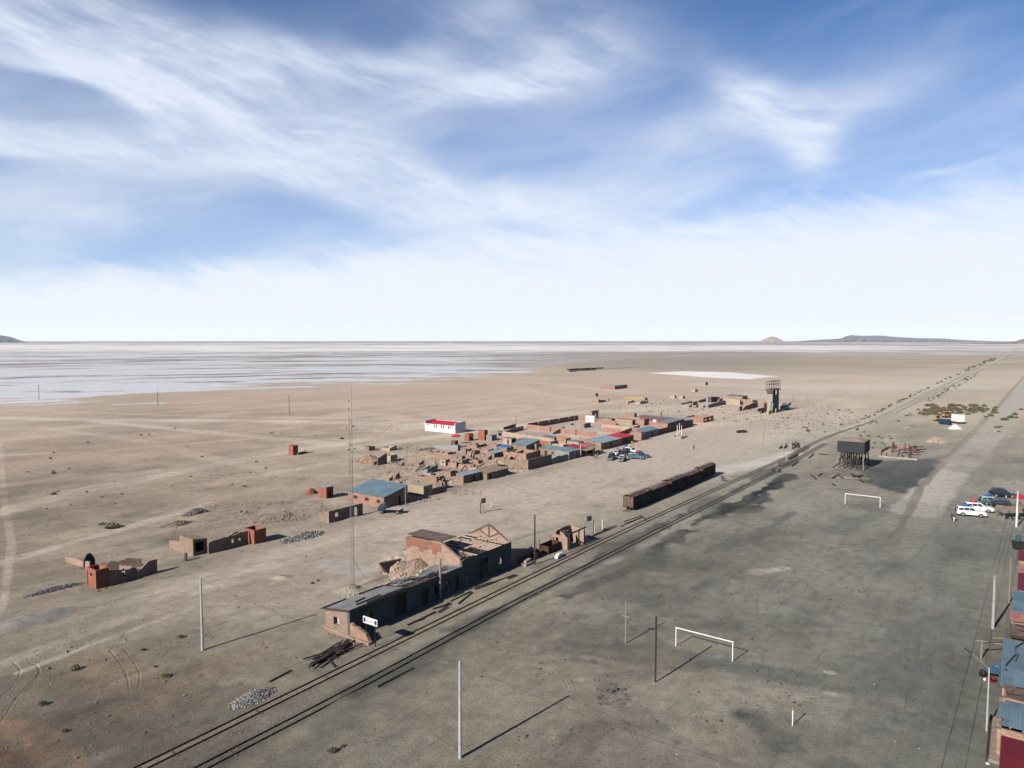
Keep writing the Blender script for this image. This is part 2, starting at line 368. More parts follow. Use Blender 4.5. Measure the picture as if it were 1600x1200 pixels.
ks = np.concatenate([[0.7, 1.1, 1.6, 2.1, 2.6], np.arange(3.1, 60, .5), np.arange(60, 700, 1.0), np.arange(700, 1500, 40), [2500, 6000, 20000]])
rad = H * F / ks[::-1]
an = np.concatenate([np.arange(-40, 40.001, 0.062), np.arange(44, 316, 4)])
an = np.radians(an); NR, NA = len(rad), len(an)
RR, AA = np.meshgrid(rad, an, indexing='ij')
GX = (RR * np.sin(AA)).ravel(); GY = (RR * np.cos(AA)).ravel(); cell = (RR * RR / (H * F)).ravel(); cell = np.maximum(cell, RR.ravel() * .0011)
front = GY > 15
gy = np.where(front, GY, 15.0)
vy = gy * CP + H * SP; vu = gy * SP - H * CP
PXX = np.clip(800 + F * GX / vy, -400, 2000); PYY = np.clip(600 - F * vu / vy, 532, 1300)
KILL = 2.27
CTRL = [(50,650,188,172,156),(160,685,172,157,143),(450,640,190,172,157),(590,635,188,171,157),(700,610,196,178,162),(100,800,158,146,131),(100,1010,138,129,117),
 (60,1150,108,98,88),(300,950,150,140,127),(200,1140,112,106,98),(330,1060,124,116,105),(500,870,166,154,140),(315,750,168,153,138),(430,700,176,161,145),(700,790,178,166,152),
 (890,785,187,173,160),(1050,720,190,177,164),(1150,640,200,184,168),(1300,620,206,190,174),(1400,700,168,160,147),(1500,640,191,178,162),
 (900,590,196,178,161),(1050,600,199,181,165),(1000,565,178,167,155),(1130,560,165,155,148),(1300,565,188,174,159),(1450,560,192,178,162),(800,890,154,146,134),
 (500,1080,136,130,117),(650,1000,144,138,126),(1300,820,136,134,126),(1100,880,126,124,117),(1000,1000,124,121,114),(920,1110,141,133,121),(630,1135,115,112,104),
 (1220,980,116,117,112),(1200,1160,118,115,106),(1060,1150,112,110,102),(1340,1130,122,120,112),(1420,820,129,129,123),(1440,900,127,128,122),(1440,1100,108,111,107),(1540,1000,118,116,106),(1550,750,152,147,137),
 (1350,770,150,144,132),(1590,600,200,188,172),(220,890,157,148,134),(600,720,182,168,152),(740,1150,128,121,110),(1000,860,130,127,118),(1050,800,140,136,126),(40,900,146,135,121),(440,980,149,140,128),(960,800,158,151,139),(850,905,150,143,131),(700,985,136,130,117),(560,1060,138,131,118),(950,930,124,121,113),(1100,830,140,137,128),(1200,780,152,147,136),(1200,840,134,131,123),(850,1080,142,132,119),(1000,1095,142,134,121),(1150,1080,148,142,129),(880,1010,122,117,108),(1300,910,137,134,127),(1050,930,120,119,113),(1090,1035,116,115,109),(770,1050,138,130,117),(1500,830,132,130,123),(1290,1040,120,119,112),(1330,900,124,122,115)]
Zk = 190.0
cp = np.array([(a / 330.0, Zk * np.log(b - 520) / 130.0) for a, b, *_ in CTRL]); cc_ = np.array([lin(c[2:]) for c in CTRL])
qx = PXX / 330.0; qy = Zk * np.log(PYY - 520) / 130.0
colr = np.zeros((len(GX), 3)); ws = np.zeros(len(GX))
for (a, b), c in zip(cp, cc_):
    wgt = np.exp(-((qx - a) ** 2 + (qy - b) ** 2) / .10) + 1e-12
    colr += wgt[:, None] * c; ws += wgt
colr = colr / ws[:, None] / KILL * np.array([1.0, 1.012, .985])  # soil tones, with the vignette partly painted into them
nA = fbm(GX, GY, 60, 7, 11, cell); nB = fbm(GX, GY, 9, 6, 23, cell); nC = fbm(GX, GY, 420, 6, 31, cell)
lr = np.log(np.maximum(RR.ravel(), 30)); aa = AA.ravel()
sA = 1.5 * fbm(aa * 7, lr * 26, 1.0, 6, 41, None, .6); sB = 1.5 * fbm(aa * 18, lr * 60, 1.0, 5, 47, None, .6)
d_ = RR.ravel()
# wind and flood streaks, aligned with the track direction
uu = GX * U.x + GY * U.y; vv = GX * V.x + GY * V.y
st = fbm(uu / 5.0, vv, 7, 6, 57, cell / 2)
hf = fbm(uu / 2.2, vv, 2.6, 5, 67, cell, .65)
pat = .6 * hf + .45 * nB + .35 * st + .35 * fbm(uu / 3.5, vv, 22, 7, 61, cell) + .25 * nA
colr *= (1 + .12 * nA + .26 * nB + .18 * st + .22 * pat + .12 * hf)[:, None]
relief = .085 * nB * sm(cell, 1.2, .3)

def blend(m, c, k=KILL, idx=None):
    global colr
    c = lin(c) / k; m = np.clip(m, 0, 1)[:, None]
    if idx is None: colr = colr * (1 - m) + c * m
    else: colr[idx] = colr[idx] * (1 - m) + c * m
def near_idx(pts, mg):
    q = np.array(pts); return np.nonzero((GX > q[:, 0].min() - mg) & (GX < q[:, 0].max() + mg) & (GY > q[:, 1].min() - mg) & (GY < q[:, 1].max() + mg))[0]
def polydist(pts, idx=None):
    """distance to a world polyline"""
    gx, gy_ = (GX, GY) if idx is None else (GX[idx], GY[idx])
    best = np.full(len(gx), 1e9, np.float32)
    for (ax, ay), (bx, by) in zip(pts[:-1], pts[1:]):
        ex, ey = bx - ax, by - ay; l2 = ex * ex + ey * ey + 1e-9
        t = np.clip(((gx - ax) * ex + (gy_ - ay) * ey) / l2, 0, 1)
        best = np.minimum(best, (gx - ax - t * ex) ** 2 + (gy_ - ay - t * ey) ** 2)
    return np.sqrt(best)
def gp(pts): return [tuple(G(a, b)[:2]) for a, b in pts]
def stroke(pts, hw, c, s=1.0, soft=.6, rag=.5, k=KILL):
    if sum(c) < 300: hw *= .58
    w_ = gp(pts); ix = near_idx(w_, hw * (2.2 + 2 * rag))
    if not len(ix): return
    soft = soft * .6; dd = polydist(w_, ix) / hw + rag * (1.3 * nB[ix] + .9 * hf[ix]) + .8 * nA[ix] * min(rag, 1)
    blend(s * sm(dd, 1 + soft, 1 - soft) * np.clip(.85 + 1.3 * pat[ix], .15, 1.25), c, k, ix)
def inpoly(pts, soft, rag=1.0):
    w_ = gp(pts); ix = near_idx(w_, soft * 4); gx, gy_ = GX[ix], GY[ix]; ins = np.zeros(len(ix), bool)
    for (ax, ay), (bx, by) in zip(w_, w_[1:] + w_[:1]):
        ins ^= ((ay > gy_) != (by > gy_)) & (gx < (bx - ax) * (gy_ - ay) / (by - ay + 1e-12) + ax)
    dd = polydist(w_ + w_[:1], ix) * np.where(ins, 1, -1)
    o = np.zeros(len(GX)); o[ix] = sm(1.6 * dd / soft + rag * (2.2 * nB[ix] + 1.3 * hf[ix] + nA[ix]), -1, 1) * np.clip(.9 + 1.1 * pat[ix], .2, 1.2); return o

# salt flat
shx = [-400, 0, 120, 200, 300, 450, 560, 700, 800, 880, 1000, 2000]; shy = [640, 628, 624, 614, 609, 603, 597, 590, 584, 566, 556, 551]
sh = np.interp(PXX, shx, shy)
edge = sm((sh - PYY) / np.maximum(2.0, (PYY - 532) * .07) + 2.6 * sA + 1.3 * sB + 1.2 * nC, -.6, .8) * front
right = sm(PXX, 700, 1050)
streak = sA + .55 * sB
salt_amt = sm(streak - .38 * right + .10 + .45 * sm(PYY, 578, 600) * (1 - right), -.40, .42)
blend(edge * .93, (172, 165, 160))
blend(edge * salt_amt, (215, 219, 225))
darks = sm(streak, -.22, -.62) * edge
blend(darks * .7, (140, 135, 134))
stroke([(0, 592), (60, 588), (150, 587)], 16, (120, 122, 126), .55)
stroke([(0, 570), (100, 566), (260, 569)], 45, (128, 120, 118), .35)
# white band near the horizon, brown line beyond
blend(sm(PYY, 538.5, 540.5) * sm(PYY, 551, 546) * (1 - .5 * sm(PXX, 1250, 1500)) * (.8 + .5 * streak) * front, (246, 242, 240))
blend(sm(PYY, 536.5, 534.5) * .8 * front, (150, 128, 126))
# darker damp flats on the right
blend(sm(PYY, 551, 557) * sm(PYY, 585, 570) * sm(PXX, 760, 900) * (.40 + .5 * streak) * front, (158, 147, 133))
m_ = inpoly([(1015, 583), (1070, 580), (1140, 582), (1212, 588), (1170, 592.5), (1110, 590), (1060, 586)], 14, .5); blend(m_ * 1.15, (250, 247, 246))
stroke([(1120, 601), (1240, 605), (1360, 607), (1500, 604)], 26, (214, 206, 196), .65)
stroke([(1180, 617), (1260, 621)], 16, (214, 208, 202), .6)
stroke([(900, 575), (930, 578), (985, 574)], 10, (120, 110, 100), .6)
for p_ in ([(190, 632), (215, 631), (242, 630)],): stroke(p_, 7, (216, 216, 218), .9)
stroke([(150, 632), (330, 633), (520, 622)], 10, (168, 148, 128), .35)
# pale trodden tracks over the sand
TR = (214, 203, 187)
for pts, hw, s_ in (([(-60, 652), (150, 656), (300, 657), (480, 659), (660, 663)], 6, .75), ([(150, 658), (330, 676), (470, 688), (560, 700)], 4, .6),
        ([(60, 668), (230, 690), (330, 716), (450, 742)], 3, .3), ([(-20, 805), (120, 768), (260, 742), (360, 722), (470, 702), (560, 688)], 3.5, .5),
        ([(-20, 760), (120, 748), (240, 736)], 2.5, .3), ([(0, 690), (6, 780), (18, 850), (6, 940), (-20, 985)], .6, .35),
        ([(640, 668), (760, 655), (880, 645), (1000, 640), (1180, 620)], 8, .6), ([(880, 602), (980, 612), (1080, 616)], 7, .5),
        ([(740, 590), (900, 604), (960, 612)], 6, .35), ([(800, 600), (840, 612), (890, 622)], 4, .35), ([(640, 690), (820, 655)], 4, .35),
        ([(1450, 572), (1560, 566), (1640, 560)], 10, .5), ([(1250, 590), (1400, 583), (1520, 570)], 14, .25)):
    stroke(pts, hw, TR, s_)
for pts, hw, s_ in (([(0, 640), (240, 648), (430, 652), (640, 655)], 3, .4), ([(-20, 712), (160, 705), (330, 690), (520, 676), (660, 668)], 2.2, .4), ([(560, 700), (620, 690), (700, 680), (780, 668), (900, 652)], 4, .5), ([(760, 598), (880, 622), (1000, 636)], 5, .35), ([(1100, 612), (1240, 612), (1340, 606), (1480, 590)], 5, .35), ([(420, 742), (500, 726), (560, 712)], 2.5, .45), ([(0, 880), (110, 850), (240, 812), (330, 786)], 1.6, .4), ([(10, 1035), (140, 985), (260, 945), (420, 880)], 1.2, .4), ([(30, 1050), (160, 1000), (300, 950)], .6, .4)):
    stroke(pts, hw, TR, s_, .5, .4)
m_ = inpoly([(590, 745), (640, 712), (680, 698), (760, 692), (820, 698), (830, 735), (760, 748), (700, 764), (640, 768)], 3, .8); blend(m_ * .45, (192, 164, 142))
stroke([(1120, 690), (1000, 735), (880, 775), (760, 805), (640, 835)], 17, (196, 183, 169), .75, .6, .5)
stroke([(1000, 720), (1100, 690), (1200, 660)], 16, (198, 184, 169), .5, .6, .5)
# village street
stroke([(1300, 640), (1180, 665), (1080, 700), (960, 735), (860, 762), (700, 800), (580, 838), (430, 880), (300, 925)], 9, (192, 181, 167), .55)
stroke([(1300, 640), (1220, 700), (1120, 725), (1000, 770)], 12, (198, 188, 176), .45)
stroke([(1120, 737), (1190, 722), (1240, 708)], 4.5, (214, 206, 196), .75)
stroke([(560, 850), (430, 900), (250, 962), (60, 1010), (-60, 1040)], 6, (160, 149, 134), .45)
stroke([(510, 880), (560, 892)], 3.0, (182, 178, 174), .6); stroke([(0, 985), (50, 972), (90, 958)], 2.6, (150, 148, 146), .8)
stroke([(420, 905), (330, 930), (240, 950)], 2.2, (150, 140, 126), .5)
stroke([(60, 690), (300, 700)], 12, (176, 154, 134), .35); stroke([(0, 725), (240, 700), (420, 668)], 9, (184, 160, 140), .35)
stroke([(430, 615), (560, 622), (640, 610), (760, 600)], 26, (203, 178, 156), .5)
m_ = inpoly([(300, 795), (380, 782), (500, 786), (520, 800), (440, 822), (330, 815)], 3, 1); blend(m_ * .45, (150, 138, 126))
# foreground browns
stroke([(0, 1130), (60, 1150), (110, 1200)], 1.3, (150, 120, 98), .6, .6, .5); stroke([(-40, 1180), (20, 1195)], 3.2, (98, 70, 56), .7)
stroke([(150, 1030), (200, 1060), (240, 1085)], 3.5, (150, 128, 106), .5); stroke([(120, 1130), (260, 1160)], 5, (92, 82, 74), .5)
stroke([(80, 1060), (180, 1100), (330, 1040)], 4, (110, 96, 84), .5); stroke([(290, 1130), (330, 1126)], 1.0, (78, 78, 80), .7)
stroke([(330, 1045), (450, 1010)], 4, (142, 124, 106), .35)
# football field greys and the coal ash
m_ = inpoly([(1290, 745), (1480, 700), (1560, 740), (1590, 900), (1600, 1200), (820, 1230), (560, 1130), (760, 1010), (1000, 870), (1170, 770)], 10, 1.2)

ASH = (40, 48, 51)
stroke([(1262, 697), (1220, 727), (1150, 766), (1060, 806), (1000, 838), (940, 872)], 3.0, ASH, .8, .5, 1.3)
stroke([(1235, 742), (1170, 778), (1090, 815), (1010, 868), (930, 905), (880, 930)], 3.4, ASH, .9, .5, 1.5)
stroke([(1200, 755), (1185, 790), (1130, 800)], 3.5, ASH, .7, .5, 1.6)
stroke([(960, 862), (860, 915), (760, 968), (700, 1000), (640, 1040), (560, 1080)], 2.3, ASH, .9, .6, 1.2)
stroke([(820, 940), (740, 985), (660, 1040), (560, 1110), (480, 1170), (430, 1215)], 3.4, (84, 86, 82), .55, .8, 1.0)
stroke([(1100, 795), (1020, 840), (930, 890), (860, 925)], 2.2, (168, 162, 150), .55, .6, .9)
stroke([(1120, 782), (1200, 742), (1280, 705)], 2.2, (166, 160, 148), .4, .6, .9)
m_ = inpoly([(1352, 738), (1366, 722), (1440, 718), (1478, 712), (1462, 740), (1448, 768), (1400, 772), (1350, 752)], 3.2, .9); blend(m_ * .75, (70, 77, 79))
m_ = inpoly([(1300, 738), (1330, 728), (1370, 732), (1352, 752), (1310, 750)], 3, .8); blend(m_ * .5, (98, 94, 92))
stroke([(1310, 745), (1352, 748)], 1.6, (206, 192, 176), .7)
stroke([(1270, 752), (1330, 756), (1400, 772), (1300, 772)], 3, (160, 150, 136), .5)
stroke([(1340, 790), (1380, 800), (1300, 830)], 4, (92, 96, 94), .35); stroke([(1010, 1010), (1100, 1035), (1260, 1060)], 3.5, (86, 88, 86), .45)
stroke([(960, 1030), (1030, 1040), (1090, 1060)], 3.5, (142, 130, 114), .5); stroke([(1060, 1085), (1130, 1110), (1200, 1150)], 5, (76, 78, 76), .45)
stroke([(900, 1150), (980, 1160), (1060, 1175)], 4, (78, 80, 78), .4); stroke([(860, 1010), (930, 1020), (1000, 1030)], 2.6, (84, 84, 82), .5)
stroke([(880, 980), (960, 990), (1030, 985)], 3.0, (92, 94, 92), .45); stroke([(1040, 1000), (1130, 1000)], 3, (150, 140, 122), .45)
stroke([(1210, 885), (1250, 905), (1300, 930)], 6, (140, 132, 116), .35); stroke([(1180, 895), (1225, 888)], 1.4, (168, 160, 150), .8)
for a_, b_, r_ in ((1298, 1084, .5), (1296, 1050, .4), (1213, 889, .6), (1228, 886, .5), (905, 1062, .3)):
    stroke([(a_ - 3, b_), (a_ + 4, b_ + 1)], r_, (196, 190, 180), .85, .6, .8)
stroke([(1470, 940), (1478, 980), (1470, 1020)], 2.4, (142, 142, 138), .5); stroke([(1440, 960), (1430, 1060), (1400, 1180)], 5, (96, 102, 102), .45)
stroke([(1500, 1000), (1485, 1100), (1470, 1200)], 3, (122, 122, 112), .3); stroke([(1220, 1110), (1300, 1180)], 6, (88, 86, 76), .35)
for pts, hw, sv in (([(1075, 1118), (1130, 1112), (1180, 1130)], 3.2, .6), ([(1090, 1150), (1150, 1158)], 2.6, .5), ([(900, 1180), (960, 1176), (1030, 1190)], 2.4, .5), ([(895, 1000), (940, 1004), (975, 1010)], 2.2, .55), ([(900, 1030), (950, 1040)], 2.0, .5), ([(700, 985), (740, 968), (790, 945)], 2.0, .7), ([(1060, 1050), (1140, 1062), (1230, 1078)], 1.6, .4), ([(960, 855), (1010, 842), (1060, 812)], 2.0, .7), ([(1150, 745), (1190, 742), (1240, 720)], 2.0, .5), ([(1100, 865), (1180, 840), (1240, 800)], 2.2, .4)):
    stroke(pts, hw, (58, 64, 65), sv, .6, 1.6)
for k_ in range(64):                                      # many small bare and sooty patches
    a_ = random.uniform(820, 1500); b_ = 800 + 390 * random.random() ** .8
    if PX(G(a_, b_))[0] < 800 + (1200 - b_) * 0: continue
    l_ = random.uniform(8, 60); c_ = random.choice([(84, 88, 88), (74, 79, 80), (156, 149, 134), (146, 138, 124), (150, 144, 132)])
    stroke([(a_ - l_, b_ + random.uniform(-6, 6)), (a_ + l_, b_ + random.uniform(-6, 6))], random.uniform(.6, 2.4), c_, random.uniform(.2, .5), .6, 1.6)
for k_ in range(26):
    a_ = random.uniform(20, 620); b_ = random.uniform(700, 1180); l_ = random.uniform(15, 70)
    c_ = random.choice([(178, 160, 142), (112, 102, 92), (128, 112, 96)])
    if b_ > 1200 - (a_ - 150) * .49: continue
    stroke([(a_ - l_, b_ + l_ * .2), (a_ + l_, b_ - l_ * .2)], random.uniform(.6, 2.4), c_, random.uniform(.15, .35), .7, 1.2)
for pts, hw, cl, sv in (([(820, 1085), (930, 1100), (1050, 1112)], 5.5, (152, 143, 129), .85), ([(1060, 1082), (1150, 1080), (1270, 1104)], 3.4, (154, 148, 134), .8), ([(640, 1110), (730, 1085), (820, 1055)], 4.0, (146, 138, 124), .6), ([(700, 1170), (790, 1150), (880, 1120)], 4.0, (140, 132, 119), .6), ([(1250, 1130), (1330, 1150), (1400, 1170)], 4.0, (132, 129, 119), .5), ([(1260, 880), (1330, 905), (1400, 925)], 6.0, (146, 142, 132), .5), ([(1060, 1000), (1110, 1006)], 1.4, (150, 142, 126), .6)):
    stroke(pts, hw, cl, sv, .6, 1.0)
colr *= (1 + .09 * sm(PYY, 840, 980))[:, None]
lf = sm(PYY, 600, 640) * sm(PYY, 980, 860) * sm(PXX, 1150, 850); colr *= 1 + lf[:, None] * np.array([.055, .035, .03])
# graded road on the right and the old rail bed beyond the town
stroke([(1640, 560), (1600, 604), (1560, 660), (1520, 706), (1480, 744), (1430, 800)], 5.0, (188, 183, 172), .9, .3, .3)
stroke([(1440, 790), (1410, 840), (1380, 900)], 6, (146, 144, 136), .4)
stroke([(1600, 588), (1555, 640), (1490, 706), (1440, 760), (1395, 850)], 1.1, (118, 112, 98), .55, .5, .5)
stroke([(1660, 600), (1610, 655), (1560, 716), (1530, 760)], 1.1, (140, 132, 116), .4, .5, .5)
stroke([(1330, 672), (1366, 658), (1400, 641), (1440, 622), (1500, 592), (1560, 562), (1592, 541)], 4.0, (206, 199, 185), .95, .35, .25)
for o_ in (-5.5, 6.5): stroke([(1366 + o_, 658), (1440 + o_, 622), (1500 + o_ * .8, 592), (1560 + o_ * .6, 562), (1592 + o_ * .4, 543)], 1.6, (138, 130, 114), .6, .5, .8)
stroke([(1310, 685), (1366, 664), (1400, 645)], 3.0, (176, 170, 156), .6)
stroke([(1592, 541), (1612, 532.9)], 14, (206, 199, 185), .8, .4, .1)
stroke([(1500, 640), (1400, 655), (1340, 690)], 5, (172, 166, 150), .4); stroke([(1380, 668), (1450, 672), (1560, 665)], 5, (188, 178, 162), .5)
stroke([(1520, 735), (1560, 740), (1640, 742)], 8, (128, 128, 122), .4)
stroke([(1490, 720), (1540, 715), (1640, 700)], 6, (176, 166, 150), .4)

# tracks of the railway (centre lines)
TA = [(150, 1235), (224, 1199), (530, 1048.5), (834, 899), (1015, 811.5), (1160, 746.3), (1229, 714.5), (1290, 684), (1368, 657)]
TB = [(250, 1235), (318, 1199), (560, 1073), (800, 944), (890, 899), (1020, 833), (1160, 763), (1212, 736.5), (1250, 715), (1290, 693)]
def smooth(pts, n=14):
    w_ = [Vector((*p, 0)) for p in gp(pts)]; o = []
    for i in range(len(w_) - 1):
        p0 = w_[max(i-1, 0)]; p1 = w_[i]; p2 = w_[i+1]; p3 = w_[min(i+2, len(w_)-1)]
        for k in range(n):
            t = k / n
            a = (p2 - p1); m1 = (p2 - p0) / 2 if i else a; m2 = (p3 - p1) / 2 if i < len(w_) - 2 else a
            l = a.length; m1 = m1.normalized() * l if m1.length else a; m2 = m2.normalized() * l if m2.length else a
            h = (2*t**3 - 3*t*t + 1) * p1 + (t**3 - 2*t*t + t) * m1 + (-2*t**3 + 3*t*t) * p2 + (t**3 - t*t) * m2; o.append(h)
    o.append(w_[-1]); return o
LA, LB = smooth(TA), smooth(TB)
dA = np.full(len(GX), 99.0); dB = dA.copy(); nix = np.nonzero((d_ < 460) & (d_ > 25))[0]
dA[nix] = polydist([tuple(p[:2]) for p in LA[::4]] + [tuple(LA[-1][:2])], nix); dB[nix] = polydist([tuple(p[:2]) for p in LB[::4]] + [tuple(LB[-1][:2])], nix)
near = (d_ < 420)
blend(sm(dA + .8 * nB, 1.6, 1.0) * .22 * near, (112, 104, 92)); blend(sm(dA + .4 * nB, .6, .35) * .5 * near, (158, 148, 128))
blend(sm(dB + .6 * nB, 1.6, 1.0) * .35 * near, (90, 90, 86))
flat = sm(np.minimum(dA, dB), 1.2, 3.0); relief *= flat

# wheel ruts: pairs of thin pressed lines, real grooves
RUTS = [([(172, 1016), (188, 1036), (199, 1058), (202, 1078)], .09, .09), ([(192, 1013), (209, 1032), (219, 1058), (214, 1080)], .09, .08),
        ([(0, 1090), (22, 1068), (32, 1048), (20, 1034)], .10, .08), ([(0, 1130), (30, 1085), (60, 1052), (58, 1040), (45, 1034)], .10, .08), ([(4, 1120), (10, 1105), (50, 1070), (62, 1050)], .10, .05),
        ([(190, 1000), (200, 985), (240, 966), (300, 942)], .2, .05), ([(1186, 925), (1184, 955), (1190, 985)], .09, .05), ([(1130, 930), (1142, 950), (1146, 970)], .09, .04),
        ([(880, 1062), (888, 1075)], .09, .06), ([(893, 1060), (900, 1076)], .09, .06), ([(905, 1062), (911, 1076)], .09, .05)]
for i_ in range(9):
    o_ = random.uniform(-6, 6)
    RUTS.append(([(1585 - i_ * 14, 640 + i_ * 14), (1530 - i_ * 9, 720 + i_ * 14), (1500 - i_ * 11, 800 + i_ * 12), (1480 - i_ * 12 + o_, 900 + i_ * 10), (1470 - i_ * 14, 1060), (1440 - i_ * 17, 1240)], .22, .02))
for i_ in range(12):
    y0 = 640 + i_ * 11
    RUTS.append(([(-20, y0 + 60 + i_ * 14), (180, y0 + 30 + i_ * 10), (380, y0 + i_ * 6), (600, y0 - 22 + i_ * 3)], .22, .03))
for pts, hw, dep in RUTS:
    wpts = [tuple(p[:2]) for p in smooth(pts, 8)]
    ix = near_idx(wpts, 3.0)
    if not len(ix): continue
    ce = cell[ix]; dd = polydist(wpts, ix); mm = sm(dd, np.maximum(hw * 1.7, ce * .8), hw * .5) * sm(nA[ix] + nB[ix], -.5, .35)
    vis = np.clip(hw * 2 / np.maximum(ce, .01), 0, 1)
    relief[ix] -= dep * .8 * mm * flat[ix]; relief[ix] += dep * .25 * sm(np.abs(dd - hw * 2.2), hw, 0) * vis * flat[ix]
    colr[ix] *= (1 - (.08 + .8 * dep) * mm * vis)[:, None]

# low heaps and dug-over ground
def mound(px, py, rx, ry, hgt, ang=0.0, lump=.5):
    global relief
    c = G(px, py); ca, sa = math.cos(ang), math.sin(ang); ix = near_idx([(c.x, c.y)], max(rx, ry) * 1.6); x = GX[ix] - c.x; y = GY[ix] - c.y
    r = np.hypot((x * ca + y * sa) / rx, (-x * sa + y * ca) / ry) + .25 * nB[ix]
    relief[ix] += hgt * sm(r, 1.1, .1) * (1 + lump * nB[ix] * 2)
MOUNDS = [(45, 972, 9, 3.2, .8, ANG), (115, 850, 8, 2, .35, ANG), (150, 826, 9, 2.6, .35, ANG), (215, 797, 7, 2.4, .5, ANG), (250, 848, 5, 2, .4, ANG), (350, 800, 12, 3, .5, ANG), (460, 790, 12, 3, .5, ANG), (455, 752, 6, 2.5, .8, ANG),
          (560, 742, 5, 3, .5, 0), (640, 870, 9, 3.5, 1.1, ANG), (585, 905, 3, 1.5, .3, ANG), (340, 745, 5, 2, .4, ANG), (530, 700, 5, 3, .4, 0), (690, 712, 16, 5, .4, ANG), (600, 735, 12, 4, .5, ANG),
          (1420, 668, 12, 2, .8, ANG), (1462, 690, 4, 3, .9, 0), (1400, 690, 14, 4, .4, ANG), (540, 1092, 3, 1.5, .12, ANG), (1340, 750, 6, 2, .3, 0), (530, 808, 5, 3, .5, 0), (545, 922, 2.4, 1.8, .5, 0), (440, 903, 2, 1.2, .4, 0), (300, 748, 6, 3, .3, 0), (985, 1095, 3, 2, .1, 0)]
for q in MOUNDS: mound(*q)
m_ = inpoly([(285, 800), (340, 784), (500, 786), (510, 800), (420, 812), (300, 820)], 3, .6); relief += m_ * .30 * np.abs(fbm(GX, GY, 2.2, 4, 77, cell))
m_ = inpoly([(560, 735), (640, 690), (760, 690), (820, 700), (800, 735), (700, 765), (600, 760)], 5, .6); relief += m_ * .30 * np.abs(fbm(GX, GY, 2.6, 4, 79, cell))
m_ = inpoly([(590, 880), (650, 850), (700, 860), (700, 885), (620, 890)], 2, .6); relief += m_ * .5 * np.abs(fbm(GX, GY, 1.5, 4, 83, cell))
relief += .06 * fbm(GX, GY, 25, 3, 91, cell) * flat * sm(d_, 500, 300)
relief += .09 * fbm(uu / 2.5, vv, 3.4, 5, 93, cell, .6) * flat * sm(d_, 260, 120)

nv = len(GX); co = np.empty((nv + 1, 3)); co[:nv, 0] = GX; co[:nv, 1] = GY; co[:nv, 2] = relief - .02; co[nv] = (0, 0, 0)
ii, jj = np.meshgrid(np.arange(NR - 1), np.arange(NA), indexing='ij'); j2 = (jj + 1) % NA
quads = np.stack([ii * NA + jj, ii * NA + j2, (ii + 1) * NA + j2, (ii + 1) * NA + jj], -1).reshape(-1, 4)[:, ::-1]
me = bpy.data.meshes.new('ground'); me.vertices.add(nv); me.vertices.foreach_set('co', co[:nv].ravel())
nq = len(quads); me.loops.add(nq * 4); me.loops.foreach_set('vertex_index', quads.ravel().astype(np.int32))
me.polygons.add(nq); me.polygons.foreach_set('loop_start', np.arange(0, nq * 4, 4, dtype=np.int32)); me.polygons.foreach_set('loop_total', np.full(nq, 4, np.int32))
me.polygons.foreach_set('use_smooth', np.ones(nq, bool)); me.update(calc_edges=True)
ca_ = me.color_attributes.new('soil_vignette', 'FLOAT_COLOR', 'POINT')
ca_.data.foreach_set('color', np.concatenate([np.clip(colr, .01, .8), np.ones((nv, 1))], 1).astype(np.float32).ravel())
ground = bpy.data.objects.new('ground', me); col.objects.link(ground); tag(ground, kind='structure')
gm = bpy.data.materials.new('soil_vignette'); gm.use_nodes = True; t = NT(gm.node_tree); b = t.n['Principled BSDF']
at = t.n.new('ShaderNodeAttribute'); at.attribute_name = 'soil_vignette'; tcn = t.n.new('ShaderNodeTexCoord'); P = tcn.outputs['Object']
nf = t.noise(P, 3.2, 5, .7)[0]; nm_ = t.noise(P, .55, 5, .65)[0]; ng = t.noise(P, 14, 3, .7)[0]
cxy = t.mix(1.0, at.outputs['Color'], t.mix(t.ramp(nf, .25, .75, smooth=False), (.80, .80, .81, 1), (1.19, 1.19, 1.18, 1)), 'MULTIPLY')
cxy = t.mix(1.0, cxy, t.mix(t.ramp(nm_, .3, .7, smooth=False), (.80, .81, .825, 1), (1.19, 1.18, 1.16, 1)), 'MULTIPLY')
vor = t.n.new('ShaderNodeTexVoronoi'); t.l.new(P, vor.inputs['Vector']); vor.inputs['Scale'].default_value = 1.1; vor.inputs['Randomness'].default_value = 1
clus = t.noise(P, .12, 3, .6)[0]
XX, YY, _z = t.sep(P); al = t.math('ADD', t.math('MULTIPLY', XX, U.x), t.math('MULTIPLY', YY, U.y)); ac = t.math('ADD', t.math('MULTIPLY', XX, V.x), t.math('MULTIPLY', YY, V.y))
st1 = t.noise(t.comb(t.math('MULTIPLY', al, .22), ac), .8, 8, .72, .3)[0]; cr1 = t.noise(P, .42, 9, .74, .2)[0]; wet = t.noise(P, .03, 3, .5)[0]
cxy = t.mix(t.math('MULTIPLY', t.ramp(st1, .53, .60), t.ramp(wet, .35, .6, .25, .9)), cxy, t.mix(1.0, cxy, (.78, .79, .80, 1), 'MULTIPLY'))
cxy = t.mix(t.math('MULTIPLY', t.ramp(cr1, .57, .62), .8), cxy, t.mix(1.0, cxy, (1.17, 1.16, 1.14, 1), 'MULTIPLY'))
cxy = t.mix(t.math('MULTIPLY', t.ramp(cr1, .42, .38), .7), cxy, t.mix(1.0, cxy, (.84, .84, .83, 1), 'MULTIPLY'))
pebd = t.math('MULTIPLY', t.ramp(vor.outputs['Distance'], .09, .09), t.ramp(clus, .5, .62))
cxy = t.mix(t.math('MULTIPLY', pebd, .45), cxy, (.10, .09, .08, 1))
t.l.new(cxy, b.inputs['Base Color']); b.inputs['Roughness'].default_value = .97; b.inputs['Specular IOR Level'].default_value = .12
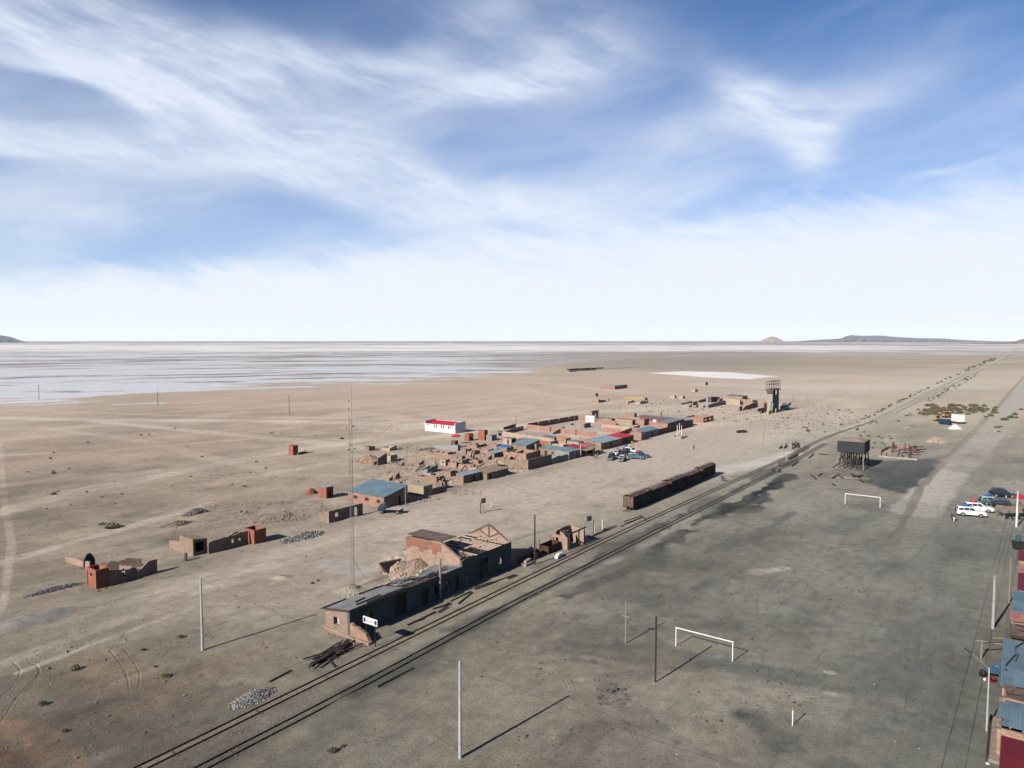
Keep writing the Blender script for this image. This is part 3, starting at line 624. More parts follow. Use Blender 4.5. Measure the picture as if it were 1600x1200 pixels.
bn = t.n.new('ShaderNodeBump'); bn.inputs['Strength'].default_value = .8; bn.inputs['Distance'].default_value = .14
t.l.new(t.math('ADD', nf, t.math('ADD', t.math('MULTIPLY', ng, .25), t.math('MULTIPLY', pebd, .8))), bn.inputs['Height']); t.l.new(bn.outputs[0], b.inputs['Normal'])
me.materials.append(gm)
del colr, ws, co, quads

# ------------------------------------------------------------------ hills on the horizon
def hill(name, prof, dist, depth, c1, c2):
    mb = MB(); pts = []
    xs = []
    for (a, b_), (a2, b2) in zip(prof[:-1], prof[1:]):
        n = max(1, int((a2 - a) / 3))
        for k in range(n): xs.append((a + (a2 - a) * k / n, b_ + (b2 - b_) * k / n))
    xs.append(prof[-1]); N = len(xs); rows = [(-1, 0), (-.72, .28), (-.5, .5), (-.3, .74), (-.1, .95), (0, 1), (.4, .7), (1, 0)]
    for rk, (q, hf) in enumerate(rows):
        for i, (a, b_) in enumerate(xs):
            dd = dist + q * depth * (.75 + .5 * random.random() * (0 < hf < 1)); x = (a - 800) / F * dd
            hgt = max(0, (533.0 - b_) / F * dist) * hf * (1 + (random.random() - .5) * .16 * (hf not in (0, 1)))
            mb.v.append((x, dd, hgt - 3 if hf == 0 else hgt))
    for r_ in range(len(rows) - 1):
        for i in range(N - 1):
            k = r_ * N + i; mb.f.append((k, k + 1, k + N + 1, k + N))
    m = mk('rock_' + str(len(MATS)), c1, c2, .0012, .95); o = mb.build(name, m, None, True); tag(o, kind='structure'); return o
hill('hills', [(1186, 532.8), (1194, 528.5), (1204, 524.6), (1212, 526), (1222, 531), (1225, 532.8)], 22000, 900, (.34, .25, .21), (.27, .20, .18))
hill('hills', [(1240, 532.5), (1275, 530.0), (1312, 528.0), (1320, 524.5), (1330, 522.8), (1350, 523.8), (1372, 523.2), (1400, 525.6), (1430, 527.2), (1470, 527.8), (1500, 530), (1560, 532.5)], 21000, 2500, (.085, .075, .10), (.05, .05, .07))
hill('hills', [(1500, 532.5), (1560, 531), (1586, 529.8), (1590, 527.5), (1600, 525.5), (1650, 519), (1750, 512), (1900, 528)], 9000, 1200, (.24, .17, .13), (.17, .13, .10))
hill('hills', [(-240, 529), (-120, 514), (-40, 517), (0, 521.5), (18, 524.5), (32, 529.5), (44, 532.6)], 15000, 1800, (.04, .065, .08), (.025, .04, .055))

# ------------------------------------------------------------------ railway tracks
def rail_mesh(line, off, w, h, z0=-.05):
    mb = MB(); n = len(line)
    for i, p in enumerate(line):
        t_ = (line[min(i+1, n-1)] - line[max(i-1, 0)]).normalized(); q = Vector((-t_.y, t_.x, 0)); c = p + q * off
        for sx, z in ((-w/2, z0), (w/2, z0), (w/2, h), (-w/2, h)): mb.v.append((c.x + q.x*sx, c.y + q.y*sx, z))
    for i in range(n - 1):
        k = i * 4
        for a in range(4): b_ = (a + 1) % 4; mb.f.append((k+a, k+b_, k+4+b_, k+4+a))
    mb.f.append((3, 2, 1, 0)); mb.f.append(tuple(4*(n-1)+i for i in range(4))); return mb
def track(line, label, frac):
    t_ = thing('railway_track', label, 'railway track', line[0], 0, 'metre gauge railway tracks')
    l0 = [p - line[0] for p in line]
    for s_ in (-.5, .5): rail_mesh(l0, s_, .07, .13).build('rail', M['rail_steel'], t_)
    mb = MB(); acc = 0
    for a, b_ in zip(l0[:-1], l0[1:]):
        d = (b_ - a); L = d.length; d = d.normalized(); q = Vector((-d.y, d.x, 0)); x = acc
        while x < L:
            if random.random() < frac:
                c = a + d * x; ln = random.uniform(.75, .95); mb.beam(c - q * ln + Vector((0, 0, -.06)), c + q * ln + Vector((0, 0, -.06 )), .2, .16)
            x += .75
        acc = x - L
    o = mb.build('sleepers', M['wood_old'], t_); o['kind'] = 'stuff'
track(LA, 'railway track running close past the long ruined station front', .07)
track(LB, 'railway track on the dark cinder side, nearest the goal posts', .10)

# ------------------------------------------------------------------ buildings
def opens_m(ops, L): return [(a * L, b_ * L, c, d) for a, b_, c, d in ops]
def pane_parts(t_, ops, along, off, mat_w='glass_dark', mat_d='wood_dark', rec=.14):
    """a pane or a door leaf set back in every opening"""
    for a, b_, z0, z1 in ops:
        kind, m_ = ('door', mat_d) if z0 < .3 else ('window', mat_w); mb = MB(); e = .02
        if along == 'x': mb.box(a+e, b_-e, off + rec, off + rec + .04, z0 + e, z1 - e)
        else: mb.box(off + rec, off + rec + .04, a+e, b_-e, z0 + e, z1 - e)
        o = mb.build(kind, M[m_], t_)
        if (b_ - a) > .3:
            fr = MB(); w_ = .07
            if along == 'x':
                y0, y1 = off + rec - .05, off + rec - .005
                for x0, x1, q0, q1 in ((a+e, a+w_, z0+e, z1-e), (b_-w_, b_-e, z0+e, z1-e), (a+w_, b_-w_, z1-w_, z1-e), (a+w_, b_-w_, z0+e, z0+w_)): fr.box(x0, x1, y0, y1, q0, q1)
            else:
                y0, y1 = off + rec - .05, off + rec - .005
                for x0, x1, q0, q1 in ((a+e, a+w_, z0+e, z1-e), (b_-w_, b_-e, z0+e, z1-e), (a+w_, b_-w_, z1-w_, z1-e), (a+w_, b_-w_, z0+e, z0+w_)): fr.box(y0, y1, x0, x1, q0, q1)
            fr.build('frame', M['wood_old'], o)
def bld(name, label, cat, c, pxr, pxl, hs, mat, roof=None, front=(), side=(), rag=0.0, group=None, over=.18, parapet=0, t=.3, walls='FRBL', wedge=None, inner=0, panes=True, L=None, D=None, roofpart=None, clutter=True):
    """c = (px,py) of the ground corner nearest the drone; pxr / pxl = pixel columns where the front and the end wall finish
       hs = heights near, far-along-track, far-back, back-left"""
    p = G(*c); L = L or span(p, U, pxr); D = D or span(p, V, pxl)
    if not hasattr(hs, '__len__'): hs = (hs,) * 4
    h00, h10, h11, h01 = hs; t_ = thing(name, label, cat, p, ANG, group)
    fo, so_ = opens_m(front, L), opens_m(side, D); mb = MB(); t = min(t, L / 3, D / 3)
    if 'F' in walls: mb.wall((0, 0), (L, 0), t, (h00, h10) if not wedge else wedge, fo, rag)
    if 'B' in walls: mb.wall((L, D), (0, D), t, (h11, h01), (), rag)
    if 'L' in walls: mb.wall((0, D), (0, 0), t, (h01, h00), [(D - b_, D - a, z0, z1) for a, b_, z0, z1 in so_], rag) if False else mb.wall((t, t), (t, D - t), t, (h00 + (h01-h00) * t/D, h01 + (h00-h01) * t/D), [(max(0, a - t), b_ - t, z0, z1) for a, b_, z0, z1 in so_], rag)
    if 'R' in walls: mb.wall((L, t), (L, D - t), t, (h10 + (h11-h10) * t/D, h11 + (h10-h11) * t/D), (), rag)
    for k in range(inner):
        x = L * (k + 1) / (inner + 1) + random.uniform(-.3, .3); mb.wall((x, t), (x, D - t), t * .9, (min(hs) * .9, min(hs) * .8), (), rag or .3)
    # fallen blocks at the foot of ragged walls
    mb.build('walls', M[mat], t_); sb_ = MB()
    if rag and clutter:
        for k in range(int((L + D) * 1.6)):
            if random.random() < .5: x, y = random.uniform(-.5, L), random.uniform(-1.1, -.1)
            else: x, y = random.uniform(-1.2, -.1), random.uniform(-.3, D)
            sb_.stone((x, y, 0), random.uniform(.08, .26))
        if sb_.v: sb_.build('fallen_blocks', M[mat], t_)['kind'] = 'stuff'
    if panes:
        if fo: pane_parts(t_, fo, 'x', 0)
        if so_: pane_parts(t_, so_, 'y', 0)
    if roof:
        o = over; dz = .07
        if parapet:
            ins = t; mb = MB(); z = -parapet
            mb.slab((ins, ins, h00 + z), (L - ins, ins, h10 + z), (L - ins, D - ins, h11 + z), (ins, D - ins, h01 + z), .05); mb.build('roof', M[roof], t_)
        else:
            sx, sy = (h10 - h00) / L, (h01 - h00) / D; mb = MB()
            mb.slab((-o, -o, h00 - sx*o - sy*o + dz), (L + o, -o, h10 + sx*o - sy*o + dz), (L + o, D + o, h11 + sx*o + sy*o + dz), (-o, D + o, h01 - sx*o + sy*o + dz), .05)
            ro = mb.build('roof', M[roof], t_)
            if clutter and L * D > 18:
                st_ = MB()
                for k in range(int(L * D / 9)):
                    x, y = random.uniform(.3, L - .3), random.uniform(.3, D - .3); st_.stone((x, y, h00 + sx * x + sy * y + dz + .05), random.uniform(.08, .18))
                st_.build('roof_stones', M['stone_brown'], t_)['kind'] = 'stuff'
    return t_, L, D

def ruin(label, c, pxr, pxl, h, mat='adobe', **k):
    kk = dict(rag=.7, panes=False); kk.update(k)
    return bld('ruined_house', label, 'ruin', c, pxr, pxl, h, mat, group='ruined adobe houses', **kk)
def house(label, c, pxr, pxl, h, mat, roof, **k):
    return bld('house', label, 'house', c, pxr, pxl, h, mat, roof, group='houses of the village', **k)

# --- the long ruined station
p0 = G(547, 996.5); T = thing('station_building', 'long ruined railway station with sagging grey roof beside the tracks', 'station', p0, ANG)
L1 = span(p0, U, 722); L2 = span(p0, U, 799); D1 = span(p0, V, 509); D2 = 8.7; hf, hb, hh, ha, hl = 3.45, 2.7, 4.3, 6.5, 6.25
mb = MB()
fo = [(.10, .175, 1.0, 2.3), (.36, .46, 0.0, 3.0), (.60, .67, 0, 2.3), (.715, .755, .9, 2.2), (.83, .875, .9, 2.2), (.93, .965, 0, 2.3)]
MB().wall((0, 0), (L1, 0), .45, (hf, hf), opens_m(fo, L1), 0).build('front_wall', M['facade_painted_shade'], T)
mb.wall((.45, .45), (.45, D1), .45, (hf - .05, hb), [(1.6, 2.7, 1.0, 2.1)], .12)
mb.wall((L1 * .62, D1), (.45, D1), .4, (1.6, hb), (), .5); mb.build('low_wing_wall', M['adobe'], T); mb = MB(); mb.wall((L1 * .36, .45), (L1 * .36, D1 - .45), .35, (3.1, 2.6), (), .3)
mb.build('inner_wall', M['adobe'], T); mb = MB(); mb.wall((L1 * .58, .45), (L1 * .58, D1 + 1), .35, (3.0, 2.2), (), .5); mb.build('inner_wall', M['adobe'], T); mb = MB(); mb.wall((L1 * .80, .45), (L1 * .80, D1 + 1), .35, (3.2, 1.4), (), .6)
mb.build('inner_wall', M['adobe'], T); mb = MB(); mb.wall((L1, D1 + 3), (L1 * .6, D1 + 3), .45, (2.4, .8), (), 1.0)
mb.build('low_wing_wall', M['adobe'], T)
# broken platform wall running down towards the rails
pw = MB(); Lp = span(p0, -V, 578, 40.0); pw.wall((.02, -Lp), (.02, -.01), -.45, (.35, 1.3, 1.6, 1.7, 1.95), (), .25, .3)
pw.wall((-.02, -Lp), (-.02, D1), .22, (.28, .5), (), .06)
pw.build('broken_end_wall', M['adobe_pink'], T); pw = MB()
for k in range(60): pw.stone((random.uniform(-1.4, .8), random.uniform(-Lp - .7, D1), 0), random.uniform(.07, .2))
pw.build('fallen_blocks', M['adobe_pink'], T)['kind'] = 'stuff'
wn = MB(); wn.box(.36, .44, 1.85, 3.35, .90, .99); wn.box(.36, .44, 1.85, 3.35, 2.11, 2.2); wn.box(.46, .52, 1.72, 2.96, 1.01, 2.09); wn.build('boarded_window', M['concrete'], T)
lt = MB(); lt.box(.38, .445, 1.7, 3.5, 2.3, 2.45); lt.build('lintel', M['wood_tan'], T)
for a, b_, z0, z1 in opens_m(fo, L1):
    if z0 < .3: MB().box(a + .03, b_ - .03, .30, .36, -.1, z1 - .03).build('door', M['wood_dark'], T)
    else:
        o = MB().box(a + .02, b_ - .02, .25, .29, z0 + .02, z1 - .02).build('window', M['glass_dark'], T)
        MB().box(a - .2, b_ + .2, -.06, -.004, z1 + .02, z1 + .2).build('lintel', M['wood_old'], o)
r_ = MB(); a = .35
def rz(y): return hf + .1 + (hb - hf) * y / D1
r_.slab((-a, -a, rz(-a)), (L1 * .47, -a, rz(-a)), (L1 * .47, D1 + a, rz(D1 + a)), (-a, D1 + a, rz(D1 + a)), .07)
for k in range(26):      # loose and slipped sheets on the farther half
    x = L1 * random.uniform(.47, .97); y = random.uniform(-.1, D1 - .3); w_ = random.uniform(.7, 1.1); l_ = random.uniform(1.6, 3.0); q = random.uniform(-.25, .25)
    c_, s_ = math.cos(q), math.sin(q); z = rz(y) + random.uniform(-.05, .15)
    if random.random() < .35: continue
    P4 = [(x + dx_ * c_ - dy_ * s_, y + dx_ * s_ + dy_ * c_, z - dy_ * .15 + random.uniform(-.12, .12)) for dx_, dy_ in ((0, 0), (l_, 0), (l_, w_), (0, w_))]
    r_.slab(*P4, .03)
r_.slab((L1 * .82, -.2, rz(0)), (L1 - .05, -.2, rz(0) + .02), (L1 - .05, D1 - .5, rz(D1) + .2), (L1 * .84, D1 - .4, rz(D1) + .1), .05)
r_.build('low_wing_roof', M['roof_old'], T)
bs = MB(); bs.slab((L1 * .68, 1.4, rz(1.4) + .22), (L1 * .80, 1.6, rz(1.6) + .28), (L1 * .80, 2.9, rz(2.9) + .3), (L1 * .68, 2.6, rz(2.6) + .2), .03); bs.build('blue_sheet', M['roof_blue'], T)
rf = MB()
for (x0, y0, x1, y1) in ((-.3, -.38, L1 * .46, -.36), (-.2, D1 + .3, 3.8, D1 + .34), (L1*.27, D1 + .36, L1 * .47, D1 + .1), (-.42, -.4, -.42, D1 + .4), (2.0, 1.0, 6.5, 1.2), (3.2, .3, 8.5, .25), (L1*.13, 2.2, L1*.22, 2.6), (L1 * .3, .5, L1 * .45, .1)):
    rf.beam((x0, y0, rz(y0) + .1), (x1, y1, rz(y1) + .12), .16, .12)
for k in range(15):
    x = L1 * random.uniform(.46, .95); rf.beam((x, -.25, rz(0) - .02), (x + random.uniform(-.3, .3), D1 * random.uniform(.6, 1.05), rz(D1) - .02), .13, .13)
for k in range(9):
    x = L1 * random.uniform(.5, .85); y = random.uniform(.2, D1); rf.beam((x, y, rz(y) + .15), (x + random.uniform(1.5, 4), y + random.uniform(-.6, .6), rz(y) + .2), .12, .1)
rf.build('rafters', M['wood_dark'], T)
# goods hall with gables
Lh = L2 - L1; g = MB()
ho = [(.33, .56, 0, 3.3), (.74, .82, 1.1, 2.5)]; o3 = [(L1 + .02 + a * Lh, L1 + .02 + b_ * Lh, z0, z1) for a, b_, z0, z1 in ho]
MB().wall((L1 + .02, 0), (L2, 0), .45, (hh, hh), [(a - L1 - .02, b_ - L1 - .02, z0, z1) for a, b_, z0, z1 in o3]).build('hall_front_wall', M['facade_painted_shade'], T)
g.wall((L1 + .47, .45), (L1 + .47, D1 - .3), .45, (hh + .25, ha), (), .05)      # near gable, front slope
g.wall((L1 + .47, D1 - .3), (L1 + .47, 11.7), .45, (ha, hl + .1, hl, hl), (), .12)
g.wall((L2, .45), (L2, 4.35), .45, (hh + .1, 6.6)); g.wall((L2, 4.35), (L2, 8.7), .45, (6.6, hh + .1))
g.wall((L2, 8.7), (L1 + 3.9, 8.7), .45, (hh, hh), (), .2); g.wall((L1 + 3.9, 11.7), (L1 + .47, 11.7), .4, (hl - .1, hl - .2), (), .1); g.wall((L1 + 3.95, 8.7), (L1 + 3.95, 11.7), .4, (hl - .2, hl - .2))
g.build('hall_wall', M['plaster_pink'], T)
gb = MB()
for k, (y, z) in enumerate([(D1 - .5 + .95 * i, 6.0) for i in range(8)]): gb.box(L1 - .035, L1 + .018, y, y + .97, z - 1.0 - 1.3 * random.random() * .6, hl - .05)
gb.build('exposed_brick', M['exposed_brick'], T)
pl = MB()
n_ = 19
for k in range(n_):
    x = L1 + .6 + (Lh - .9) * (k + .5) / n_; y0 = -.25 + (.0 if k > 3 else random.uniform(.5, 2.2) * (4 - k) / 4); y1 = 8.5 - (random.random() ** 4) * 3
    if random.random() < .06: continue
    y = y0
    while y < y1:                                   # boards broken into lengths, some missing
        ln = random.uniform(1.2, 4.0)
        if random.random() < .90: pl.box(x - .24, x + .24 * random.uniform(.3, .9), y, min(y + ln, y1), hh + .12, hh + .17)
        y += ln + random.uniform(.05, .4)
pl.build('ceiling_boards', M['board_pale'], T)
jo = MB()
for k in range(13): y = .1 + 8.4 * k / 12; jo.beam((L1 + .5, y, hh + .03), (L2 - .4, y, hh + .03), .13, .14)
for k in range(9): jo.beam((L1 + .7 + random.random()*2.5, .2 + random.random(), hh + .2), (L1 + .9 + random.random()*2, 2.4 + random.random() * 2, hh + .4), .12, .08)
jo.build('joists', M['wood_old'], T)
tr = MB()
for y0, z0, y1, z1 in ((0, hh + .1, 4.35, 6.72), (4.35, 6.72, 8.8, hh + .1), (4.35, hh + .2, 4.35, 6.6), (4.2, hh + .3, 2.4, 5.5), (4.5, hh + .3, 6.4, 5.5)): tr.beam((L2 - .55, y0, z0), (L2 - .55, y1, z1), .1, .16)
tr.build('roof_truss', M['wood_old'], T)
br = MB(); br.slab((L1 + .2, 4.3, hl + .32), (L1 + 3.9, 4.3, hl + .30), (L1 + 3.9, 11.9, hl + .28), (L1 + .2, 11.9, hl + .30), .05)
br.slab((L1 + 1.0, 11.9, 4.3), (L1 + 3.5, 11.9, 4.3), (L1 + 3.3, 14.0, 3.2), (L1 + .9, 14.2, 3.0), .05)
for k in range(7): x = L1 + .3 + k * .5; br.slab((x, 4.6 + random.random(), hl + .38), (x + .45, 4.6, hl + .38), (x + .45, 10.5 + random.random(), hl + .36), (x, 11.2, hl + .36), .03)
br.build('back_roof', M['roof_rust'], T)
hd = MB(); hd.box(*[L1 + .02 + .33 * Lh, L1 + .02 + .42 * Lh], .3, .36, 0, 3.2); hd.build('sliding_door', M['wood_dark'], T)
# fallen adobe behind
rb = MB()
for k in range(520):
    x = L1 * random.uniform(.42, 1.02) + random.gauss(0, 1); y = D1 + 1.0 + abs(random.gauss(0, 3.4)); rb.stone((x, y, random.uniform(0, .5) * max(0, 1 - (y - D1) / 8)), random.uniform(.08, .30))
o = rb.build('rubble', M['stone_pale']); o.parent = T; o['kind'] = 'stuff'
lw = MB(); lw.wall((L1 - .6, D1 + .8), (L1 - 6.0, D1 + 2.6), .6, (2.9, 2.7, 1.4, .6), (), .3, .5); lw.build('collapsed_back_wall', M['adobe_pale'], T); lw = MB(); lw.wall((L1 - 1, D1 + 5), (L1 - 7, D1 + 5.5), .5, (2.0, 1.2, .5), (), .5, .5); lw.build('collapsed_back_wall', M['adobe_pale'], T)
ps = G(610, 899); tt = tag(MB().hexa([(0, 0, 0), (4.6, 0, 0), (4.6, 1.2, 0), (0, 1.2, 0), (-.6, 1.8, 1.7), (5.0, 2.4, .9), (5.2, 2.9, .95), (-.5, 2.2, 1.8)]).build('fallen_roof', M['rust']), 'fallen dark roof piece leaning behind the station', 'roof piece')
tt.location = ps; tt.rotation_euler = (0, 0, ANG)
# wall and yard north of the hall
ps = G(800, 886.5); t_ = thing('yard_wall', 'low grey yard wall joining the far end of the station', 'wall', ps, ANG); Ly = span(ps, U, 835)
MB().wall((.1, .4), (Ly, .4), .35, (1.9, 2.0), [(1.3, 2.1, 0, 1.5)], .1).build('wall', M['adobe'], t_)
for k in range(7): MB().tube((2.4 + k * .35, .05, -.1), (2.4 + k * .35, .1, 1.1), .05).build('picket', M['wood_dark'], t_)

# station name board
ps = G(579, 1008); t_ = thing('station_sign', 'small white station name board with black ends on posts', 'sign', ps, ANG)
ps2 = 1.15; wdt = 2.55
# the board faces back along the line, towards the drone
zc = 3.05
bb = MB(); bb.box(-.04, .04, -wdt/2, wdt/2, zc - .42, zc + .42); bb.build('board', M['white_paint'], t_)
bk = MB(); bk.box(-.052, -.044, -wdt/2 + .1, -wdt/2 + .42, zc - .30, zc + .30); bk.box(-.052, -.044, wdt/2 - .42, wdt/2 - .1, zc - .30, zc + .30)
for z in (zc - .36, zc + .33): bk.box(-.052, -.044, -wdt/2 + .5, wdt/2 - .5, z, z + .03)
bk.build('black_band', M['black_paint'], t_)
cu = bpy.data.curves.new('lettering', 'FONT'); cu.body = 'JULACA'; cu.size = .52; cu.extrude = .006; cu.align_x = 'CENTER'; cu.align_y = 'CENTER'
lo = bpy.data.objects.new('lettering', cu); col.objects.link(lo); dg = bpy.context.evaluated_depsgraph_get()
lm = bpy.data.meshes.new_from_object(lo.evaluated_get(dg)); bpy.data.objects.remove(lo); lo = bpy.data.objects.new('lettering', lm); col.objects.link(lo)
lm.materials.clear(); lm.materials.append(M['black_paint']); lo.parent = t_; lo.location = (-.055, 0, zc - .01); lo.rotation_euler = (math.pi/2, 0, -math.pi/2)
for y in (-.75, .75): MB().beam((.09, y, -.2), (.09, y, zc + .3), .1, .1).build('post', M['rail_steel'], t_)

# --- brick ruin by the line
p = G(889, 860.4); t_ = thing('brick_ruin', 'roofless orange brick ruin with an open timber front beside the rails', 'ruin', p, ANG); L = span(p, U, 913.5); D = span(p, V, 860)
mb = MB(); mb.wall((.3, .35), (.3, D * .45), .3, (2.2, 2.9, 3.3), (), .2, .4); mb.wall((.3, D * .45), (.3, D), .3, (2.5, 2.7, 2.2), [(D*.12, D*.4, 1.0, 2.0)], .15, .4)
mb.wall((L, D * .8), (.1, D * .8), .3, (3.3, 3.4, 3.2), (), .2, .4); mb.wall((L - .3, 0), (L - .3, D * .8), -.3, (2.9, 3.3), (), .2, .4); mb.wall((L - .35, 0), (L + .1, 0), .3, 2.5, (), .1)
mb.wall((.3, D * .45), (L * .5, D * .45), .3, (3.2, 3.0), (), .2, .4); mb.build('walls', M['plaster_pink'], t_)
q = MB(); q.beam((-.1, -.05, 3.0), (L + .3, -.1, 3.1), .2, .22); q.beam((.2, 0, 0), (.15, 0, 3.0), .2, .2); q.beam((L * .62, 0, 0), (L * .62, 0, 3.0), .2, .2); q.beam((.15, 0, 2.9), (.1, D * .4, 3.4), .16, .2); q.build('timber_frame', M['wood_dark'], t_)
def bin_(label, c, pxr, pxl, h, D=None):
    p = G(*c); t_ = thing('rusty_container', label, 'container', p, ANG, 'rusty iron boxes by the line'); L = span(p, U, pxr); D = D or span(p, V, pxl)
    mb = MB(); w_ = .05
    mb.box(0, L, 0, w_, .15, h); mb.box(0, L, D - w_, D, .15, h); mb.box(0, w_, w_, D - w_, .15, h); mb.box(L - w_, L, w_, D - w_, .15, h); mb.box(w_, L - w_, w_, D - w_, .15, .2)
    for k in range(int(L / .6) + 1): mb.box(min(k * .6, L - .06), min(k * .6, L - .06) + .06, -.04, -.002, .1, h + .03)
    mb.build('box', M['rust'], t_)
    for x in (.1, L - .1): MB().beam((x, D + .06, 0), (x, D + .06, h + 1.0), .08, .08).build('post', M['rust'], t_)
bin_('rusty iron box open at the top against the brick ruin', (857, 867), 876, 854, 1.5, 2.0); bin_('small rusty iron box between the dark pole and the larger box', (838, 874), 850, 836, 1.1, 1.4)
p = G(869, 873.5); tt = MB(); tt.tube((0, 0, .35), (2.1, .2, .35), .34, 10); tt.box(.4, 1.5, -.3, .3, .3, .78); o = tag(tt.build('white_drum', M['white_paint']), 'white drum lying beside the rails near the rusty boxes', 'drum'); o.location = p; o.rotation_euler = (0, 0, ANG)
p = G(822, 886); blk = None
for k, (x, y, z) in enumerate([(0, 0, 0), (1.1, 0, 0), (.1, .7, 0), (1.2, .75, 0), (.5, .3, .42), (1.3, .4, .42)]):
    if blk is None:
        blk = tag(MB().hexa([(0, 0, 0), (1, .05, 0), (.97, .6, 0), (.03, .57, 0), (.05, .03, .4), (.95, .05, .38), (.96, .56, .41), (.04, .55, .4)]).build('stone_block', M['concrete_old']), 'yellowish dressed stone block stacked beside the station yard', 'stone block', 'stacked stone blocks'); blk.location = p; blk.rotation_euler = (0, 0, ANG)
    else: dup(blk, p + U * x + V * y + Vector((0, 0, z)), ANG + random.uniform(-.08, .08))

# --- west side of the street
house('blue roofed brick house with small windows beside the parked truck', (600, 794), 637, 545, (2.5, 4.0, 4.0, 2.5), 'brick_pink', 'roof_blue', side=[(.1, .2, .9, 1.7), (.42, .53, .9, 1.7), (.74, .86, .9, 1.7)], front=[(.42, .52, .9, 1.9), (.6, .7, 0, 2.1)], over=.25)
ruin('long roofless tan adobe house with a window and doorway, facing the truck', (514, 817.4), 567, 497.5, (2.5, 2.5, 1.6, 1.4), 'adobe', front=[(.18, .28, .9, 1.8), (.74, .84, 0, 2.0)], rag=.06, walls='FL', inner=1)
bld('brick_shed', 'tall red brick outhouse with flat roof behind the tan ruin', 'shed', (510, 779.8), 521, 497.5, 2.8, 'brick_red', 'roof_zinc', over=.1, front=[(.3, .7, 0, 1.9)])
house('plain yellow grey flat house right of the blue roof', (662, 776.3), 675.7, 637.5, 2.5, 'yellow_wall', 'concrete_old', front=[(.3, .5, 1.0, 1.7)], over=.02)
def wallrun(label, pts, h, mat, rag=.15, posts=0, cat='wall', name='compound_wall', t=.25, opens=()):
    w_ = [G(*q) for q in pts]; t_ = thing(name, label, cat, w_[0], 0, 'compound and yard walls'); mb = MB()
    hs = h if hasattr(h, '__len__') else [h] * len(w_)
    for i in range(len(w_) - 1):
        a, b_ = w_[i] - w_[0], w_[i+1] - w_[0]; mb.wall(a, b_, t, (hs[i], hs[i+1]), opens if i == 0 else (), rag, .7)
    o = mb.build('wall', M[mat], t_)
    if posts:
        for i in range(len(w_) - 1):
            a, b_ = w_[i] - w_[0], w_[i+1] - w_[0]; n = int((b_ - a).length / posts)
            for k in range(min(n, 20) + 1):
                c_ = a + (b_ - a) * k / max(n, 1); MB().box(-.03, .03, -.03, .03, 0, .1) if 0 else None
                mb2 = MB(); mb2.box(c_.x - .17, c_.x + .17, c_.y - .17, c_.y + .17, -.2, hs[i] + .06); mb2.build('pillar', M['concrete'], t_)
    return t_
wallrun('low dark yard wall right of the yellow grey house', [(676, 772.5), (698, 767)], 1.5, 'adobe', .2)
house('small adobe house with pale zinc roof before the thatched one', (724, 756.2), 750.7, 713, (2.2, 2.2, 2.5, 2.5), 'adobe', 'roof_zinc', front=[(.55, .68, 0, 1.8)])
bld('thatched_house', 'long low thatched adobe house at the street corner', 'house', (761, 750), 794, 737, (1.9, 1.9, 2.1, 2.1), 'adobe', 'thatch', front=[(.1, .18, 0, 1.6)], group='houses of the village', over=.35, clutter=False)

for lb, c, pr, pl_, hs, mt, wl_, rg in [
 ('pink adobe wall corner between the round holed hut and the pointed ruin', (713, 731), 724, 700, (1.8, 1.2, 1.0, 1.6), 'adobe_pink', 'FBL', .6),
 ('low tan room with a dark inside, just left of the pointed ruin', (722, 727.5), 733, 708, (1.7, 1.9, 1.4, 1.2), 'adobe', 'FBLR', .5),
 ('narrow adobe gable end right of the tall pointed ruin', (747, 725), 754, 738, (1.4, 1.2, 1.8, 1.2), 'adobe_pink', 'FBL', .5),
 ('square roofless adobe cell behind the thatched house', (745, 741), 752, 735, (2.2, 1.6, 1.4, 2.0), 'adobe_pale', 'FBLR', .5),
 ('leaning adobe slab beside the zinc shack', (762, 722), 769, 752, (1.4, 2.2, .8, 1.0), 'adobe', 'FL', .4),
 ('broken adobe wall with stepped top before the open yard', (770, 741), 781, 760, (1.5, 1.0, .8, 1.2), 'adobe_pink', 'FL', .6),
 ('small pale cell right behind the wide pale ruin', (673, 748), 681, 662, (1.6, 1.2, 1.2, 1.5), 'adobe_pale', 'FBLR', .4),
 ('jagged adobe wall remains around the pole with a bent top', (655, 727), 663, 648, (1.0, 1.6, .8, .8), 'adobe', 'FL', .6),
 ('broken dark corner left of the lone gable stump', (608, 752), 614, 602, (1.1, 1.5, .5, .5), 'adobe', 'FL', .5),
 ('pair of low rooms between grey ruin and the reddish garden wall', (700, 712.5), 712, 690, (1.3, 1.1, 1.0, 1.2), 'adobe_pink', 'FBL', .6),
 ('adobe room wall with a black gap right of the grey plastered ruin', (728, 709), 737, 719, (1.9, 1.5, 1.2, 1.4), 'adobe', 'FBLR', .5),
 ('roofless pink room just in front of the orange outhouses', (741, 711), 750, 730, (1.5, 1.7, 1.2, 1.2), 'adobe_pink', 'FBL', .5),
 ('crumbled adobe rooms between blue tarpaulin and small grey hut', (776, 700), 784, 765, (1.6, 1.2, 1.2, 1.4), 'adobe_pink', 'FBLR', .6),
 ('tan roofless room touching the low hut with two doorways', (792, 706), 800, 780, (1.6, 1.8, 1.5, 1.2), 'adobe', 'FBLR', .4),
 ('dark sided room squeezed behind the tall corner wall', (808, 717), 818, 795, (2.4, 2.6, 2.0, 2.0), 'adobe_pink', 'FBLR', .3),
 ('broken room wall at the back of the tin roofed shelter', (840, 712), 850, 826, (2.0, 1.6, 1.4, 1.6), 'adobe_pink', 'FBL', .4),
 ('low pale partition walls in front of the orange roofed hut', (880, 701), 890, 862, (1.6, 1.3, 1.2, 1.4), 'adobe_pale', 'FBLR', .4)]: ruin(lb, c, pr, pl_, hs, mt, walls=wl_, rag=rg)
